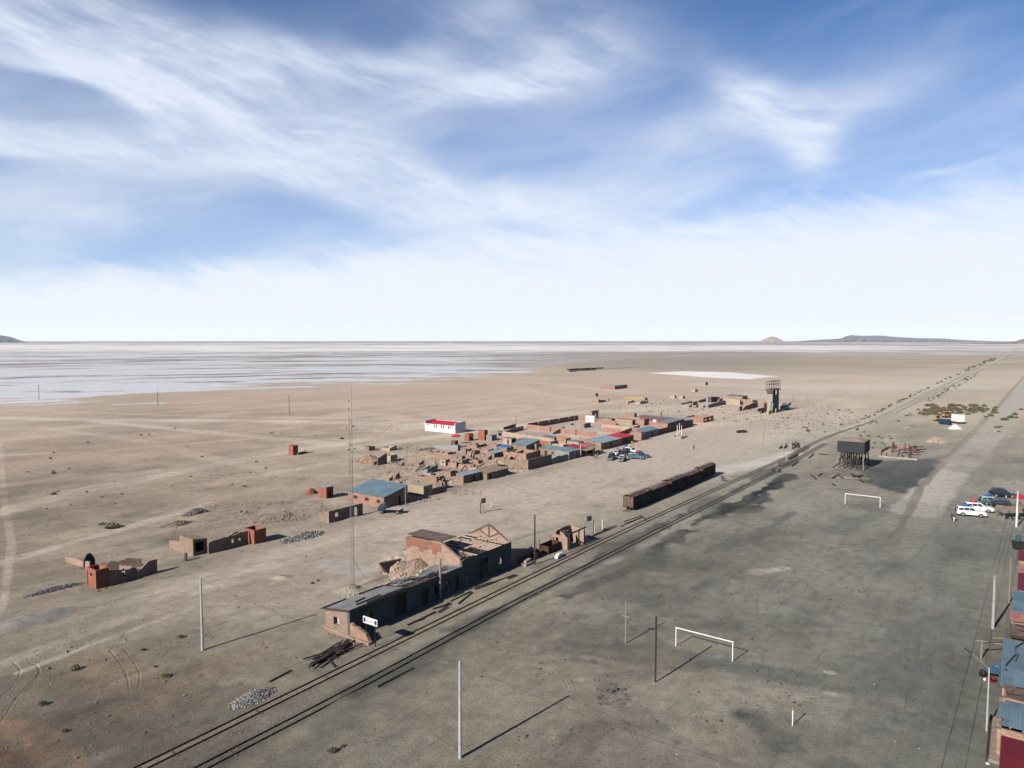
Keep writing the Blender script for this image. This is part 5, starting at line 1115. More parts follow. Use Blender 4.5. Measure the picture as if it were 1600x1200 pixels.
pole('wooden_pole', 'thin pole above the long blue shed', (1020.5, 655), 634, .08, 'wood_tan', 'pole')
for c, yt, lb in (((246.5, 634.5), 611, 'power pole with a crossarm on the far sand, middle of the left three'), ((452, 647.5), 618.5, 'power pole with a crossarm on the far sand, right of the left three'), ((61, 624), 601, 'power pole at the edge of the salt, left of the left three')):
    pole('power_pole', lb, c, yt, .16, 'wood_old', 'power pole', 'far power poles', arm=[(.7, 1.3)], taper=.8)
pole('power_pole', 'thin forked power pole on the pale flat beyond the square', (1192.4, 701), 654, .10, 'wood_tan', 'power pole', 'far power poles', arm=[(2.2, 2.2), (.9, .8)], taper=.7)
pole('power_pole', 'far thin pole to the right of the water tower ruins', (1305, 620), 604, .12, 'wood_tan', 'power pole', 'far power poles'); pole('power_pole', 'farthest thin pole on the pale strip', (1361, 617), 603, .12, 'wood_tan', 'power pole', 'far power poles')
pole('power_pole', 'pole with short crossbars behind the tan compound', (806, 672), 649, .10, 'wood_old', 'power pole', 'far power poles', arm=[(.4, .7), (2.6, .8), (5.0, .6)])
pole('aerial', 'thin roof aerial on the pale blue roofed house', (939.7, 702), 681.5, .05, 'steel_grey', 'aerial')
pole('power_pole', 'pale concrete pole before the long dark brick front, left of the middle pair', (1058, 683), 664, .13, 'white_paint', 'power pole', 'white posts at the little monument', taper=.8)
pole('power_pole', 'pale concrete post of the little monument, tallest', (1061.5, 676.5), 661, .13, 'white_paint', 'power pole', 'white posts at the little monument', taper=.8)
pole('power_pole', 'pale concrete post of the little monument, rightmost', (1064.8, 680.5), 664.5, .13, 'white_paint', 'power pole', 'white posts at the little monument', taper=.8)
t_ = thing('monument_base', 'low kerb ring around the three white posts on the square', 'kerb', G(1061, 683.5), ANG); mb = MB(); mb.box(-3, 3, -2.2, -1.9, -.1, .5); mb.box(-3, 3, 1.9, 2.2, -.1, .5); mb.box(-3.3, -3, -2.2, 2.2, -.1, .7); mb.build('kerb', M['concrete_old'], t_); MB().hexa([(-3.2, -2.9, 0), (-2.2, -2.9, 0), (-2.2, -2.5, 0), (-3.2, -2.5, 0), (-3.1, -2.9, 1.1), (-2.5, -2.9, .6), (-2.5, -2.5, .6), (-3.1, -2.5, 1.1)]).build('block', M['stone_dark'], t_)
pole('marker_post', 'short white marker post with an orange top on the field', (1238.3, 1133.5), 1107, .055, 'white_paint', 'marker post', taper=1)[0]
o = MB().tube((0, 0, 1.55), (0, 0, 1.62), .06, 8).tube((0, 0, 1.62), (-.02, 0, 1.86), .075, 8).build('cap', M['orange_paint'], bpy.data.objects['marker_post'])

def goal(label, l0, l1, hpx0, r=.06):
    a, b_ = G(*l0), G(*l1); h = hpx0 * mpp(a); t_ = thing('goal', label, 'goal', a, 0, 'football goals'); d = b_ - a
    MB().tube((0, 0, -.2), (0, 0, h), r, 8).build('post', M['white_paint'], t_); MB().tube((d.x, d.y, -.2), (d.x, d.y, h), r, 8).build('post', M['white_paint'], t_)
    dn = d.normalized() * r; MB().tube(Vector((0, 0, h)) - dn, Vector((d.x, d.y, h)) + dn, r * 1.02, 8).build('crossbar', M['white_paint'], t_)
goal('near white football goal with no net', (1056, 1009.5), (1144.5, 1033.5), 29.5, .065); goal('far white football goal beyond the ash ground', (1320.5, 786.5), (1375, 793), 15.5, .08)

# lattice mast
p = G(550.5, 919); t_ = thing('radio_mast', 'very tall thin lattice radio mast behind the station', 'radio mast', p, .3); Hm = 31.2; rr = .27
leg = [(rr * math.cos(a), rr * math.sin(a)) for a in (0, 2.094, 4.189)]
for k, (x, y) in enumerate(leg): MB().tube((x, y, -.2), (x, y, 26.3 if k else Hm), .028, 5).build('leg', M['steel_grey'], t_)
mb = MB(); z = .2; i = 0
while z < 26:
    for k in range(3):
        a, b_ = leg[k], leg[(k+1) % 3]
        mb.tube((a[0], a[1], z), (b_[0], b_[1], z + .42), .011, 4, cap=False); mb.tube((a[0], a[1], z), (b_[0], b_[1], z), .010, 4, cap=False)
    z += .42
mb.build('lattice', M['steel_grey'], t_)
mb = MB()
for k in range(14): z = 12.5 + k * 1.25; mb.box(leg[1][0] - .05, leg[1][0] + .05, leg[1][1] - .05, leg[1][1] + .05, z, z + .25)
mb.build('clamp', M['wood_dark'], t_)
MB().box(-.5, .5, -.5, .5, -.3, .35).build('footing', M['concrete_old'], t_)
def wire(a, b_, sag, label=None, r=.014, name='overhead_wire', parent=None, n=22, group='overhead wires'):
    a, b_ = Vector(a), Vector(b_); mb = MB(); pr = None
    for i in range(n + 1):
        q = a.lerp(b_, i / n); q.z -= sag * 4 * (i / n) * (1 - i / n)
        if pr is not None: mb.tube(pr, q, r, 3, cap=False)
        pr = q
    o = mb.build(name, M['wire'], parent)
    if label: tag(o, label, 'wire', group)
    return o
wire(G(551, 918) + Vector((0, 0, 4.6)), G(600, 905, 3.4), 1.6, 'black cable sagging from the mast down to the station roof', .022); wire(G(551, 918) + Vector((.1, 0, 4.9)), G(602, 907, 3.4), 2.0, 'second black cable from the mast to the station roof', .022)
top = lambda q, dz=0: q[1] + Vector((0, 0, q[2] + dz))
wire(top(P1, -.15), top(P2, -.15), 1.1, 'thin wire between the two tall left-hand power poles', .017)
e = top(P2, -.15); d = (e - top(P1, -.15)); wire(e, e + Vector((d.x, d.y, 0)) * .92, 1.1, 'thin wire leaving the nearest power pole towards the lower right', .017)
dr = Vector((-U.x, -U.y, 0))
for a_, b_, lb in ((P3, P5, 'left'), (P4, P3, 'upper')):
    for off, l2 in ((0, 'first'), (.35, 'second')): wire(top(a_, -.1 - off), top(b_, -.1 - off), .7, f'{l2} thin {lb} wire along the right-hand houses', .012)
# ground lines: the two thin dark lines are wires sagging in front of the right-hand roofs
for k, (c0, c1) in enumerate((((1576, 796), (1470, 1204)), ((1583, 820), (1507, 1204)))):
    a, b_ = G(*c0, 0) , G(*c1, 0); wire(a + Vector((0, 0, .05)), b_ + Vector((0, 0, .05)), -.02, ['left', 'right'][k] + ' long dark cable lying on the ground along the right-hand houses', .018, 'ground_cable', None, 12, 'cables on the ground')

# ------------------------------------------------------------------ boards and white posts
def board(label, c, ytop, bx0, bx1, byt, byb, posts):
    p = G(*c); m_ = mpp(p); t_ = thing('notice_board', label, 'notice board', p, 0, 'dark notice boards on posts'); h = (c[1] - ytop) * m_
    MB().beam((0, 0, -.2), (0, 0, h), .22, .16).build('post', M['wood_dark'], t_)
    x0, x1 = (bx0 - c[0]) * m_, (bx1 - c[0]) * m_; z0, z1 = (c[1] - byb) * m_, (c[1] - byt) * m_
    MB().hexa([(x0, -.1, z0), (x1, .12, z0 + .15), (x1, .2, z0 + .15), (x0, -.02, z0), (x0, -.1, z1 - .1), (x1, .12, z1), (x1, .2, z1), (x0, -.02, z1 - .1)]).build('board', M['black_paint'], t_)
    return p
board('dark board on a post in the village street', (751, 802), 784, 752, 759, 778, 786.5, 0); board('dark board on a leaning post beside the rails', (927.5, 835.5), 812, 917, 924.5, 805.5, 814.5, 0)
for c, yt, lb in (((755.5, 800.5), 789, 'near the street board, left'), ((767.5, 793), 785, 'near the street board, right'), ((929.8, 834), 817, 'near the rail board, left'), ((941.3, 827), 812.5, 'near the rail board, right')):
    pole('white_post', 'short white post ' + lb, c, yt, .13, 'cream_paint', 'post', 'white posts beside the boards', taper=1)

# ------------------------------------------------------------------ old timber and rails lying about
def beams(label, group, cat, lst, w_=.24, h_=.18, mat='wood_dark', name='old_sleeper'):
    proto = None
    for k, (x0, y0, x1, y1, z) in enumerate(lst):
        a, b_ = G(x0, y0), G(x1, y1); L = (b_ - a).length; r_ = math.atan2(b_.y - a.y, b_.x - a.x)
        me_ = MB().box(-L/2, L/2, -w_/2, w_/2, 0, h_).build(name, M[mat]); me_.location = (a + b_) / 2 + Vector((0, 0, z)); me_.rotation_euler = (random.uniform(-.05, .05), random.uniform(-.02, .02), r_); tag(me_, label, cat, group)
lst = []
for k in range(34):
    cx, cy = 516 + random.gauss(0, 13), 1024 + random.gauss(0, 5); cy -= (cx - 516) * .42; l_ = random.uniform(8, 24); q_ = random.gauss(0, 4.5); lst.append((cx - l_, cy + l_ * .52 + q_, cx + l_, cy - l_ * .48 - q_, random.choice([0, .1, .2, .3])))
beams('old dark sleeper in the loose stack before the station sign', 'stack of old sleepers', 'sleeper', lst, .15, .13)
beams('long black rail or sleeper lying loose along the rails', 'loose timbers beside the tracks', 'sleeper', [(590, 1074, 646, 1044, 0), (421, 1066, 455, 1048, 0), (637, 977, 680, 957, 0), (652, 971, 662, 967, .05), (676, 952, 705, 944, 0), (690, 951, 702, 943, .1), (685, 958, 700, 949, .1), (704, 940, 735, 925, 0), (716, 944, 738, 926, 0), (708, 933, 724, 926, 0), (742, 922, 803, 898, .02), (793, 905, 802, 899, 0), (795, 905, 808, 900, .1), (920, 841, 963, 823, .1), (930, 836, 955, 825, 0), (969, 823, 1005, 808, 0), (975, 818, 1003, 808, .3), (1005, 808, 1009, 813, 0), (976, 790, 981, 786, 0)], .2, .14)
beams('dark plank lying on the ground around the water tower', 'planks around the water tower', 'plank', [(1266, 742, 1275, 749, 0), (1279, 744, 1285, 740, 0), (1300, 748, 1312, 741, 0), (1312, 745, 1318, 748, 0), (1330, 742, 1345, 748, .05), (1340, 750, 1350, 754, 0), (1332, 746, 1348, 744, .15), (1300, 756, 1305, 759, 0), (1280, 710, 1294, 711, 0), (1264, 716, 1271, 710, 0), (1237, 729, 1247, 722, 0), (1233, 718, 1247, 711, .1), (1420, 700, 1430, 697, 0)], .35, .25)
t_ = thing('buffer_stop', 'heap of black twisted iron lying across the upper track', 'scrap iron', G(1238, 700), ANG); mb = MB()
for q in ((-3, -1, 0, 0, 0, 1.2), (0, 0, 1.2, 6, 1, 1.0), (5, -1, .3, 10, 1.5, .9), (2, -2, .2, 8, 2, .5), (-2, 2, .3, 4, 3, .8), (0, -1.4, 0, .2, -1.2, 1.3), (-3, 2, .2, 1, 2.4, .3), (8, 0, .6, 12, 1, .5), (-5, 3, .3, 0, 3.6, .4)): mb.beam(q[:3], q[3:], .4, .35)
mb.build('iron', M['wood_dark'], t_)
pole('wooden_pole', 'slim white post between the two tracks near the walkers', (1228.5, 720), 705, .09, 'cream_paint', 'post')
for c, s_ in (((1159, 676), 1.6), ((1102, 733), .8)):
    o = MB().box(-1.4 * s_, 1.4 * s_, -.5, .5, 0, .9).box(-1.0, 1.0, -.4, .4, .9, 1.1).build('iron_box', M['wood_dark']); tag(o, 'small black iron box alone on the pale square' if s_ > 1 else 'small dark lump with white rag on the square', 'box'); o.location = G(*c); o.rotation_euler = (0, 0, .3)

# ------------------------------------------------------------------ wagons
def wagon(L=8.0, W=2.45):
    t_ = thing('goods_wagon', '', 'wagon', (0, 0, 0), 0, 'line of old goods wagons'); z0, z1 = .85, 3.15
    mb = MB(); e = .06
    MB().box(e, L - e, 0, .05, z0, z1).build('side_wall', M['wagon_side'], t_); MB().box(e, L - e, W - .05, W, z0, z1).build('side_wall', M['wagon_side'], t_)
    MB().box(0, e, 0, W, z0, z1).build('end_wall', M['wagon_end'], t_); MB().box(L - e, L, 0, W, z0, z1).build('end_wall', M['wagon_end'], t_)
    fr = MB()
    for x in [e + i * (L - 2 * e) / 10 for i in range(11)]: fr.box(x - .04, x + .04, -.06, -.002, z0, z1)
    for y in (.03, W * .33, W * .66, W - .03): fr.box(-.07, -.002, y - .05, y + .05, z0, z1)
    fr.box(-.07, L + .05, -.07, W + .05, z0 - .22, z0 - .005); fr.build('frame', M['rust'], t_)
    d = MB(); d.box(L * .38, L * .60, -.12, -.066, z0 + .05, z1 - .1); dd = d.build('sliding_door', M['wagon_side'], t_); MB().box(L * .36, L * .78, -.15, -.121, z1 - .1, z1 - .03).build('door_rail', M['rail_steel'], dd)
    rf = MB(); N = 7; o = .08
    for i in range(N):
        a0, a1 = -1 + 2 * i / N, -1 + 2 * (i + 1) / N; y0, y1 = W/2 + a0 * (W/2 + o), W/2 + a1 * (W/2 + o); q0, q1 = z1 + .32 * (1 - a0 * a0), z1 + .32 * (1 - a1 * a1)
        rf.hexa([(-.1, y0, q0), (L + .1, y0, q0), (L + .1, y1, q1), (-.1, y1, q1), (-.1, y0, q0 + .05), (L + .1, y0, q0 + .05), (L + .1, y1, q1 + .05), (-.1, y1, q1 + .05)])
    rf.build('roof', M['wagon_roof'], t_); MB().box(.1, L - .2, W/2 - .34, W/2 + .34, z1 + .39, z1 + .45).build('roof_walkway', M['wood_tan'], t_)
    for x in (1.3, L - 1.3):
        b_ = MB(); b_.box(x - .9, x + .9, .45, W - .45, .45, .62); bo = b_.build('bogie', M['rail_steel'], t_)
        for dx_ in (-.6, .6):
            for y in (W/2 - .56, W/2 + .48): MB().tube((x + dx_, y, .42), (x + dx_, y + .1, .42), .40, 14).build('wheel', M['rail_steel'], bo)
    MB().box(-.45, -.1, W/2 - .12, W/2 + .12, .72, .95).box(L + .1, L + .45, W/2 - .12, W/2 + .12, .72, .95).build('coupler', M['rail_steel'], t_)
    return t_
p = G(989.5, 798.6); Lw = span(p, U, 1119.5) ; n_w = 5; pit = Lw / n_w; wg = wagon(pit - 1.0)
wl = ['first wagon of the rusty line, its tan end facing the drone', 'second wagon from the near end of the rusty line', 'middle wagon of the rusty line of five', 'fourth wagon from the near end of the rusty line', 'last and farthest wagon of the rusty line']
for k in range(n_w):
    if k == 0: wg.location = p; wg.rotation_euler = (0, 0, ANG); wg['label'] = wl[0]
    else: dup(wg, p + U * (pit * k) + V * random.uniform(-.06, .06), ANG + random.uniform(-.006, .006), wl[k], None, (1, 1, (1.0, .95, 1.03, .96, 1.05)[k]))
t_ = thing('railway_track', 'half buried siding under the rusty wagons', 'railway track', p + V * 1.22 - U * 1.6, ANG, 'metre gauge railway tracks')
for y in (-.5, .5): MB().box(0, Lw + 2, y - .04, y + .04, -.05, .05).build('rail', M['rail_steel'], t_)
sb = MB()
for k in range(60): sb.box(.4 + k * .72, .62 + k * .72, -.9, .9, -.1, .0)
sb.build('sleepers', M['wood_old'], t_)['kind'] = 'stuff'

# ------------------------------------------------------------------ water tank on trestle
p = G(1348.6, 734.3); t_ = thing('water_tower', 'black iron water tank on a timber trestle beside the tracks', 'water tower', p, ANG)
L = span(p, U, 1356.6); D = span(p, V, 1309); m_ = mpp(p); z0, z1 = (734 - 707.5) * m_, (734 - 690.8) * m_
MB().box(-.2, L + .2, -.2, D + .2, z0, z1).build('tank', M['tank_iron'], t_)
mb = MB()
for k in range(9): y = -.2 + (D + .4) * k / 8; mb.box(-.27, -.202, y - .05, y + .05, z0, z1)
for k in range(6): x = -.2 + (L + .4) * k / 5; mb.box(x - .05, x + .05, -.27, -.202, z0, z1)
for z in (z0 + .02, (z0 + z1) / 2, z1 - .1): mb.box(-.29, -.272, -.2, D + .2, z, z + .08); mb.box(-.2, L + .2, -.29, -.272, z, z + .08)
mb.build('tank_ribs', M['tank_iron'], t_)
zt = z1 + .02; ap = .85; c = (L/2, D/2); mb = MB(); n0 = len(mb.v); o = .3 * .6
cs = [(-o, -o, zt), (L + o, -o, zt), (L + o, D + o, zt), (-o, D + o, zt)]; mb.v += cs + [(c[0], c[1] - D * .08, zt + ap), (c[0], c[1] + D * .08, zt + ap)] + [(x, y, zt - .06) for x, y, _ in cs]
mb.f += [(0, 1, 4), (1, 2, 5, 4), (2, 3, 5), (3, 0, 4, 5), (6, 9, 8, 7), (0, 6, 7, 1), (1, 7, 8, 2), (2, 8, 9, 3), (3, 9, 6, 0)]; mb.build('roof', M['tank_roof'], t_)
nx, ny = 3, 5
for i in range(nx):
    for j in range(ny):
        x, y = .15 + (L - .3) * i / (nx - 1), .15 + (D - .3) * j / (ny - 1); ex = (-.25 if i == 0 else .25 if i == nx - 1 else 0); ey = (-.25 if j == 0 else .45 if j == ny - 1 else 0)
        MB().beam((x + ex, y + ey, -.3), (x, y, z0 - .25), .26, .26).build('leg', M['wood_tan' if (i == 0 and j in (0, ny - 1)) else 'wood_dark'], t_)
mb = MB()
for i in range(nx):
    x = .15 + (L - .3) * i / (nx - 1); mb.beam((x, -.3, z0 - .14), (x, D + .3, z0 - .14), .26, .26)
    for j in range(ny - 1):
        y0, y1 = .15 + (D - .3) * j / (ny - 1), .15 + (D - .3) * (j + 1) / (ny - 1)
        mb.beam((x - .16, y0, .5), (x - .16, y1, z0 * .5), .1, .12); mb.beam((x - .16, y1, z0 * .5), (x - .16, y0, z0 - .5), .1, .12)
    mb.beam((x - .2, 0, z0 * .5), (x - .2, D, z0 * .5), .12, .14)
for j in range(ny):
    y = .15 + (D - .3) * j / (ny - 1); mb.beam((0, y, z0 * .48), (L, y, z0 * .48), .1, .12); mb.beam((0, y + .15, .3), (L, y + .15, z0 * .9), .1, .1)
mb.beam((-1.2, D + 1.2, 0), (.2, D - .5, 1.6), .2, .2); mb.build('bracing', M['wood_dark'], t_)
MB().tube((L * .5, D * .62, .6), (L * .5, D * .62, z0), .42, 10).build('outlet_pipe', M['tank_iron'], t_)

# foundation ruin with rusty beams
t_ = thing('engine_foundation', 'low whitewashed foundation full of rusty upright irons, right of the water tower', 'foundation', G(1373, 712.5), 0)
w_ = [G(*q) - G(1373, 712.5) for q in [(1373, 714.5), (1402, 716.5), (1433, 719.5), (1433, 709), (1425, 701), (1400, 698.5), (1385, 701), (1374, 707)]]
mb = MB()
for a, b_ in zip(w_[:3], w_[1:3]): mb.wall(a, b_, .5, .7, (), .35, .8)
mb.wall(w_[7], w_[0], .5, .7, (), .3); mb.build('front_wall', M['concrete_old'], t_)
mb = MB()
for a, b_ in zip(w_[3:], w_[4:]): mb.wall(a, b_, .5, 1.0, (), .6, .8)
mb.build('back_wall', M['brick_pink'], t_)
mb = MB()
for k in range(32):
    q = G(random.uniform(1378, 1434), random.uniform(701, 716)) - G(1373, 712.5); q.z = 0
    if random.random() < .7: MB().beam(q, q + Vector((random.uniform(-.3, .3), 0, random.uniform(.8, 2.8))), .3, .25).build('upright_iron', M['wood_old' if k % 3 else 'rust'], t_)
    else: MB().beam(q + Vector((0, 0, 1)), q + Vector((random.uniform(2, 4), random.uniform(-1, 1), random.uniform(.8, 1.6))), .3, .25).build('iron_beam', M['wood_dark'], t_)

# ------------------------------------------------------------------ far ruins with the tall tower
p = G(1206.5, 645.3); t_ = thing('concrete_tower', 'tall ruined concrete tower with dark ribbed tank and railing frame on top', 'tower', p, ANG); m_ = mpp(p)
L = 5.2; L = span(p, U, 1218.3); D = span(p, V, 1198); L = min(L, 12); zt = (645 - 610) * m_; h_ = zt
mb = MB(); t0 = .9
for x, y in ((0, 0), (L - t0, 0), (0, D - t0), (L - t0, D - t0)): mb.box(x, x + t0, y, y + t0, -.3, h_)
mb.box(.05, .55, t0, D - t0, -.3, h_); mb.box(t0, L - t0, D - .55, D - .05, -.3, h_); mb.build('shaft', M['concrete_old'], t_)
mb = MB(); mb.box(t0 + .02, L - t0 - .02, .25, 1.2, 1.8, h_ - 2.6)
for k in range(6): x = t0 + .1 + (L - 2 * t0 - .2) * k / 5; mb.tube((x, .2, 1.8), (x, .2, h_ - 2.6), .28, 8)
mb.build('ribbed_tank', M['car_teal'], t_)
mb = MB(); mb.box(-1.1, L + .6, -.6, D + .6, h_ + .02, h_ + .6); mb.hexa([(-.9, -.3, h_ - 1.2), (-.3, -.3, h_ - 1.2), (-.3, D, h_ - 1.2), (-.9, D, h_ - 1.2), (-1.1, -.3, h_), (0, -.3, h_), (0, D, h_), (-1.1, D, h_)]); mb.build('platform', M['wood_old'], t_)
fr = MB(); zf = h_ + .6; zf2 = zf + 12.5 * m_
for y in np.linspace(-.4, D + .4, 3):
    for x in np.linspace(-.9, L + .4, 5): fr.tube((x, y, zf), (x, y, zf2), .13, 5)
for z in (zf2, (zf + zf2) / 2 + .4):
    for y in np.linspace(-.4, D + .4, 3): fr.tube((-.9, y, z), (L + .4, y, z), .09, 5)
    for x in (-.9, L + .4): fr.tube((x, -.4, z), (x, D + .4, z), .09, 5)
for x in np.linspace(-.9, L + .4, 5)[:-1]: fr.tube((x, -.4, zf), (x + 1.5, -.4, zf2), .05, 4)
fr.build('railing_frame', M['wood_old'], t_)
bt = MB(); bt.hexa([(-2.2, -.5, 0), (-.02, -.5, 0), (-.02, 2.2, 0), (-2.2, 2.2, 0), (-.6, -.4, 4), (-.02, -.4, 5.2), (-.02, 2, 5.2), (-.6, 2, 4)]); bt.beam((-4.5, .5, 1.6), (-.1, .5, 6), .3, .3); bt.build('buttress', M['concrete_old'], t_)
FR = [('low broken cell hugging the near foot of the tall tower', (1201, 647), 1207, 1193, (1.6, 2.6, 1.2, 1.0), 'adobe_pale', 'FBLR', .9),
 ('dark block pair between the long broken wall and the tower', (1190, 646), 1198, 1186, (1.8, 1.6, 1.0, 1.0), 'stone_dark', 'FL', .6),
 ('pale broken wall with black gaps right behind the tower', (1222, 636), 1236, 1215, (2.4, 1.6, 1.4, 1.8), 'adobe_pale', 'FBL', 1.0),
 ('tall thin wall spur on the left flank of the tower', (1194, 640), 1197, 1191, (4.6, 3.0, 1.0, 1.5), 'adobe', 'FL', 1.2),
 ('dark low wall running into the foot of the tall tower', (1184, 643.5), 1197, 1180, (1.6, 1.6, .5, .5), 'adobe', 'FL', .2),
 ('low pale block wall to the right of the tall tower', (1212, 645), 1232, 1209, (1.5, 1.3, .5, .5), 'adobe_pale', 'FL', .3), ('black stepped ruin right behind the tall tower', (1219, 640), 1233, 1214, (2.6, 2.2, 2.4, 1.5), 'grey_wall', 'FBLR', .9),
 ('dark long broken wall left of the tall tower', (1163, 641), 1184, 1160, (2.2, 3.4, 1.5, 1.0), 'adobe', 'FL', .6), ('narrow dark stump before the wide tan house wall', (1155.5, 642.5), 1160, 1153, (2.6, 2.6, 1.5, 1.5), 'adobe', 'FBLR', .3),
 ('wide tan gabled shell with a slanting dark edge', (1156, 633), 1160, 1132, (3.4, 2.0, 2.6, 3.6), 'adobe_pale', 'FL', .2), ('pink shell walls behind the dark wall by the tower', (1176, 633), 1183, 1160, (3.2, 2.8, 3.0, 3.4), 'adobe_pink', 'FLB', .6),
 ('lit tall slab wall immediately left of the tower', (1197, 639), 1199, 1187, (4.6, 2.6, 2.6, 4.6), 'adobe_pink', 'FL', .4), ('long blue grey dark wall, lowest of the far ruins', (1106.5, 637.5), 1133, 1103, (1.9, 2.6, .6, .6), 'grey_wall', 'FL', .15),
 ('black broken house with window gaps above the blue grey wall', (1111.5, 629), 1124, 1106, (3.8, 3.0, 2.6, 3.4), 'stone_dark', 'FBLR', 1.2), ('dark red brick stub beside the black broken house', (1124, 628.5), 1129, 1120, (2.2, 2.2, 1.6, 1.6), 'brick_red', 'FL', .2),
 ('long low black wall, left of the far ruins', (1064.5, 632.5), 1082, 1060, (.8, 1.2, .4, .4), 'adobe', 'FL', .2), ('dark wall with a bright end, second of the long row', (1082.5, 633.5), 1090, 1079, (2.0, 2.4, .8, 1.2), 'adobe', 'FL', .3), ('dark wall, third of the long row', (1091.5, 629.5), 1103, 1088, (1.6, 2.2, .6, .8), 'adobe', 'FL', .4),
 ('small pointed dark ruin, left of the far pair', (1054, 622.5), 1057, 1046, (2.4, 1.0, .6, 1.4), 'adobe_pale', 'FL', .2), ('small pointed dark ruin, right of the far pair', (1067, 623), 1071, 1060, (2.2, 1.0, .6, 1.4), 'adobe_pale', 'FL', .2),
 ('small dark stump in front of the row of far ruins', (1099, 637), 1102, 1097, (1.5, 1.0, .5, .5), 'adobe', 'FL', .2), ('leaning dark wall fragment in front of the row', (1077, 636.5), 1081, 1074, (.6, 2.0, .4, .4), 'adobe', 'FL', .1), ('forked dark wall fragment in front of the row', (1087.5, 637), 1091, 1085, (1.2, 1.8, .4, .4), 'adobe', 'FL', .3),
 ('pinkish low house ruin with round top, far left of the far ruins', (935, 629.5), 947, 924, (2.2, 1.0, 1.0, 1.4), 'adobe_pink', 'FL', .2), ('tiny dark stump beside the pinkish low ruin', (950.5, 626.5), 952, 949, (1.6, 1.4, 1, 1), 'adobe', 'FL', .2),
 ('jagged tan walls below the yellow earth patch, left', (981, 630), 991, 972, (1.5, 1.6, .8, 1.0), 'adobe_pale', 'FBLR', .9), ('jagged tan walls below the yellow earth patch, right', (1000, 631.5), 1013, 992, (2.0, 1.8, 1.0, 1.0), 'adobe_pale', 'FBLR', 1.1), ('dark stub pair right of the yellow earth patch', (1008, 626.5), 1012, 1005, (2.6, 1.6, 1, 1), 'adobe', 'FL', .5),
 ('lone dark block on the far sand, nearer of two', (1086, 612.5), 1090, 1080, 2.0, 'adobe_pale', 'FBLR', .2), ('lone dark block on the far sand, farther of two', (1103, 602), 1106, 1102, 2.6, 'brick_dark', 'FBLR', .1), ('small lone brick cube left of the far ruins', (931.5, 619.6), 934.5, 930, 2.2, 'brick_dark', 'FBLR', .1)]
for lb, c, pr, pl_, hs, mt, wl_, rg in FR: ruin(lb, c, pr, pl_, hs, mt, walls=wl_, rag=rg, clutter=False)
bld('long_shed', 'faded blue roofed shed behind the pink shell walls', 'shed', (1160, 625), 1168, 1135, (2.2, 2.2, 2.6, 2.6), 'adobe', 'roof_blue', over=.2)
bld('brick_shed', 'far brick building with white patched side and two small roofs', 'building', (960.5, 608.5), 980, 938, (2.7, 2.7, 2.4, 2.2), 'brick_pink', 'roof_zinc', over=.1, front=[(.4, .5, .8, 1.8), (.6, .7, .8, 1.8), (.8, .9, .8, 1.8)])
heap('earth_heap', 'flat yellow earth patch among the far ruins', 994, 622, 9, 5, .8, ['tarp_yellow', 'stone_pale'], 60, (.2, .5), 'earth heap', 0)
for c, lb in (((1237.5, 625.5), 'left of the lone far pair'), ((1260, 626), 'right of the lone far pair')): pole('post', 'upright ruined pillar ' + lb, c, 615.5, .45, 'concrete_old', 'pillar', taper=.8)
for k in range(16):
    pass
beams('dark low wall remnant far out towards the salt', 'dark wall remnants on the far flat', 'wall remnant', [(886, 578.5, 905, 577.5, 0), (905, 577.8, 922, 576.6, 0), (924, 576.8, 942, 575.6, 0), (900, 579.6, 930, 578.6, 0), (890, 580.8, 900, 580.3, 0)], 2.0, 1.6, 'stone_dark', 'wall_remnant')
for c in ((1114.6, 648, 1116, 662), (1122, 656, 1124, 660)): pole('post', 'thin stake with a rope by the pink shell house' if c[0] < 1120 else 'second thin stake by the pink shell house', (c[0], c[3]), c[1], .09, 'wood_old', 'post')

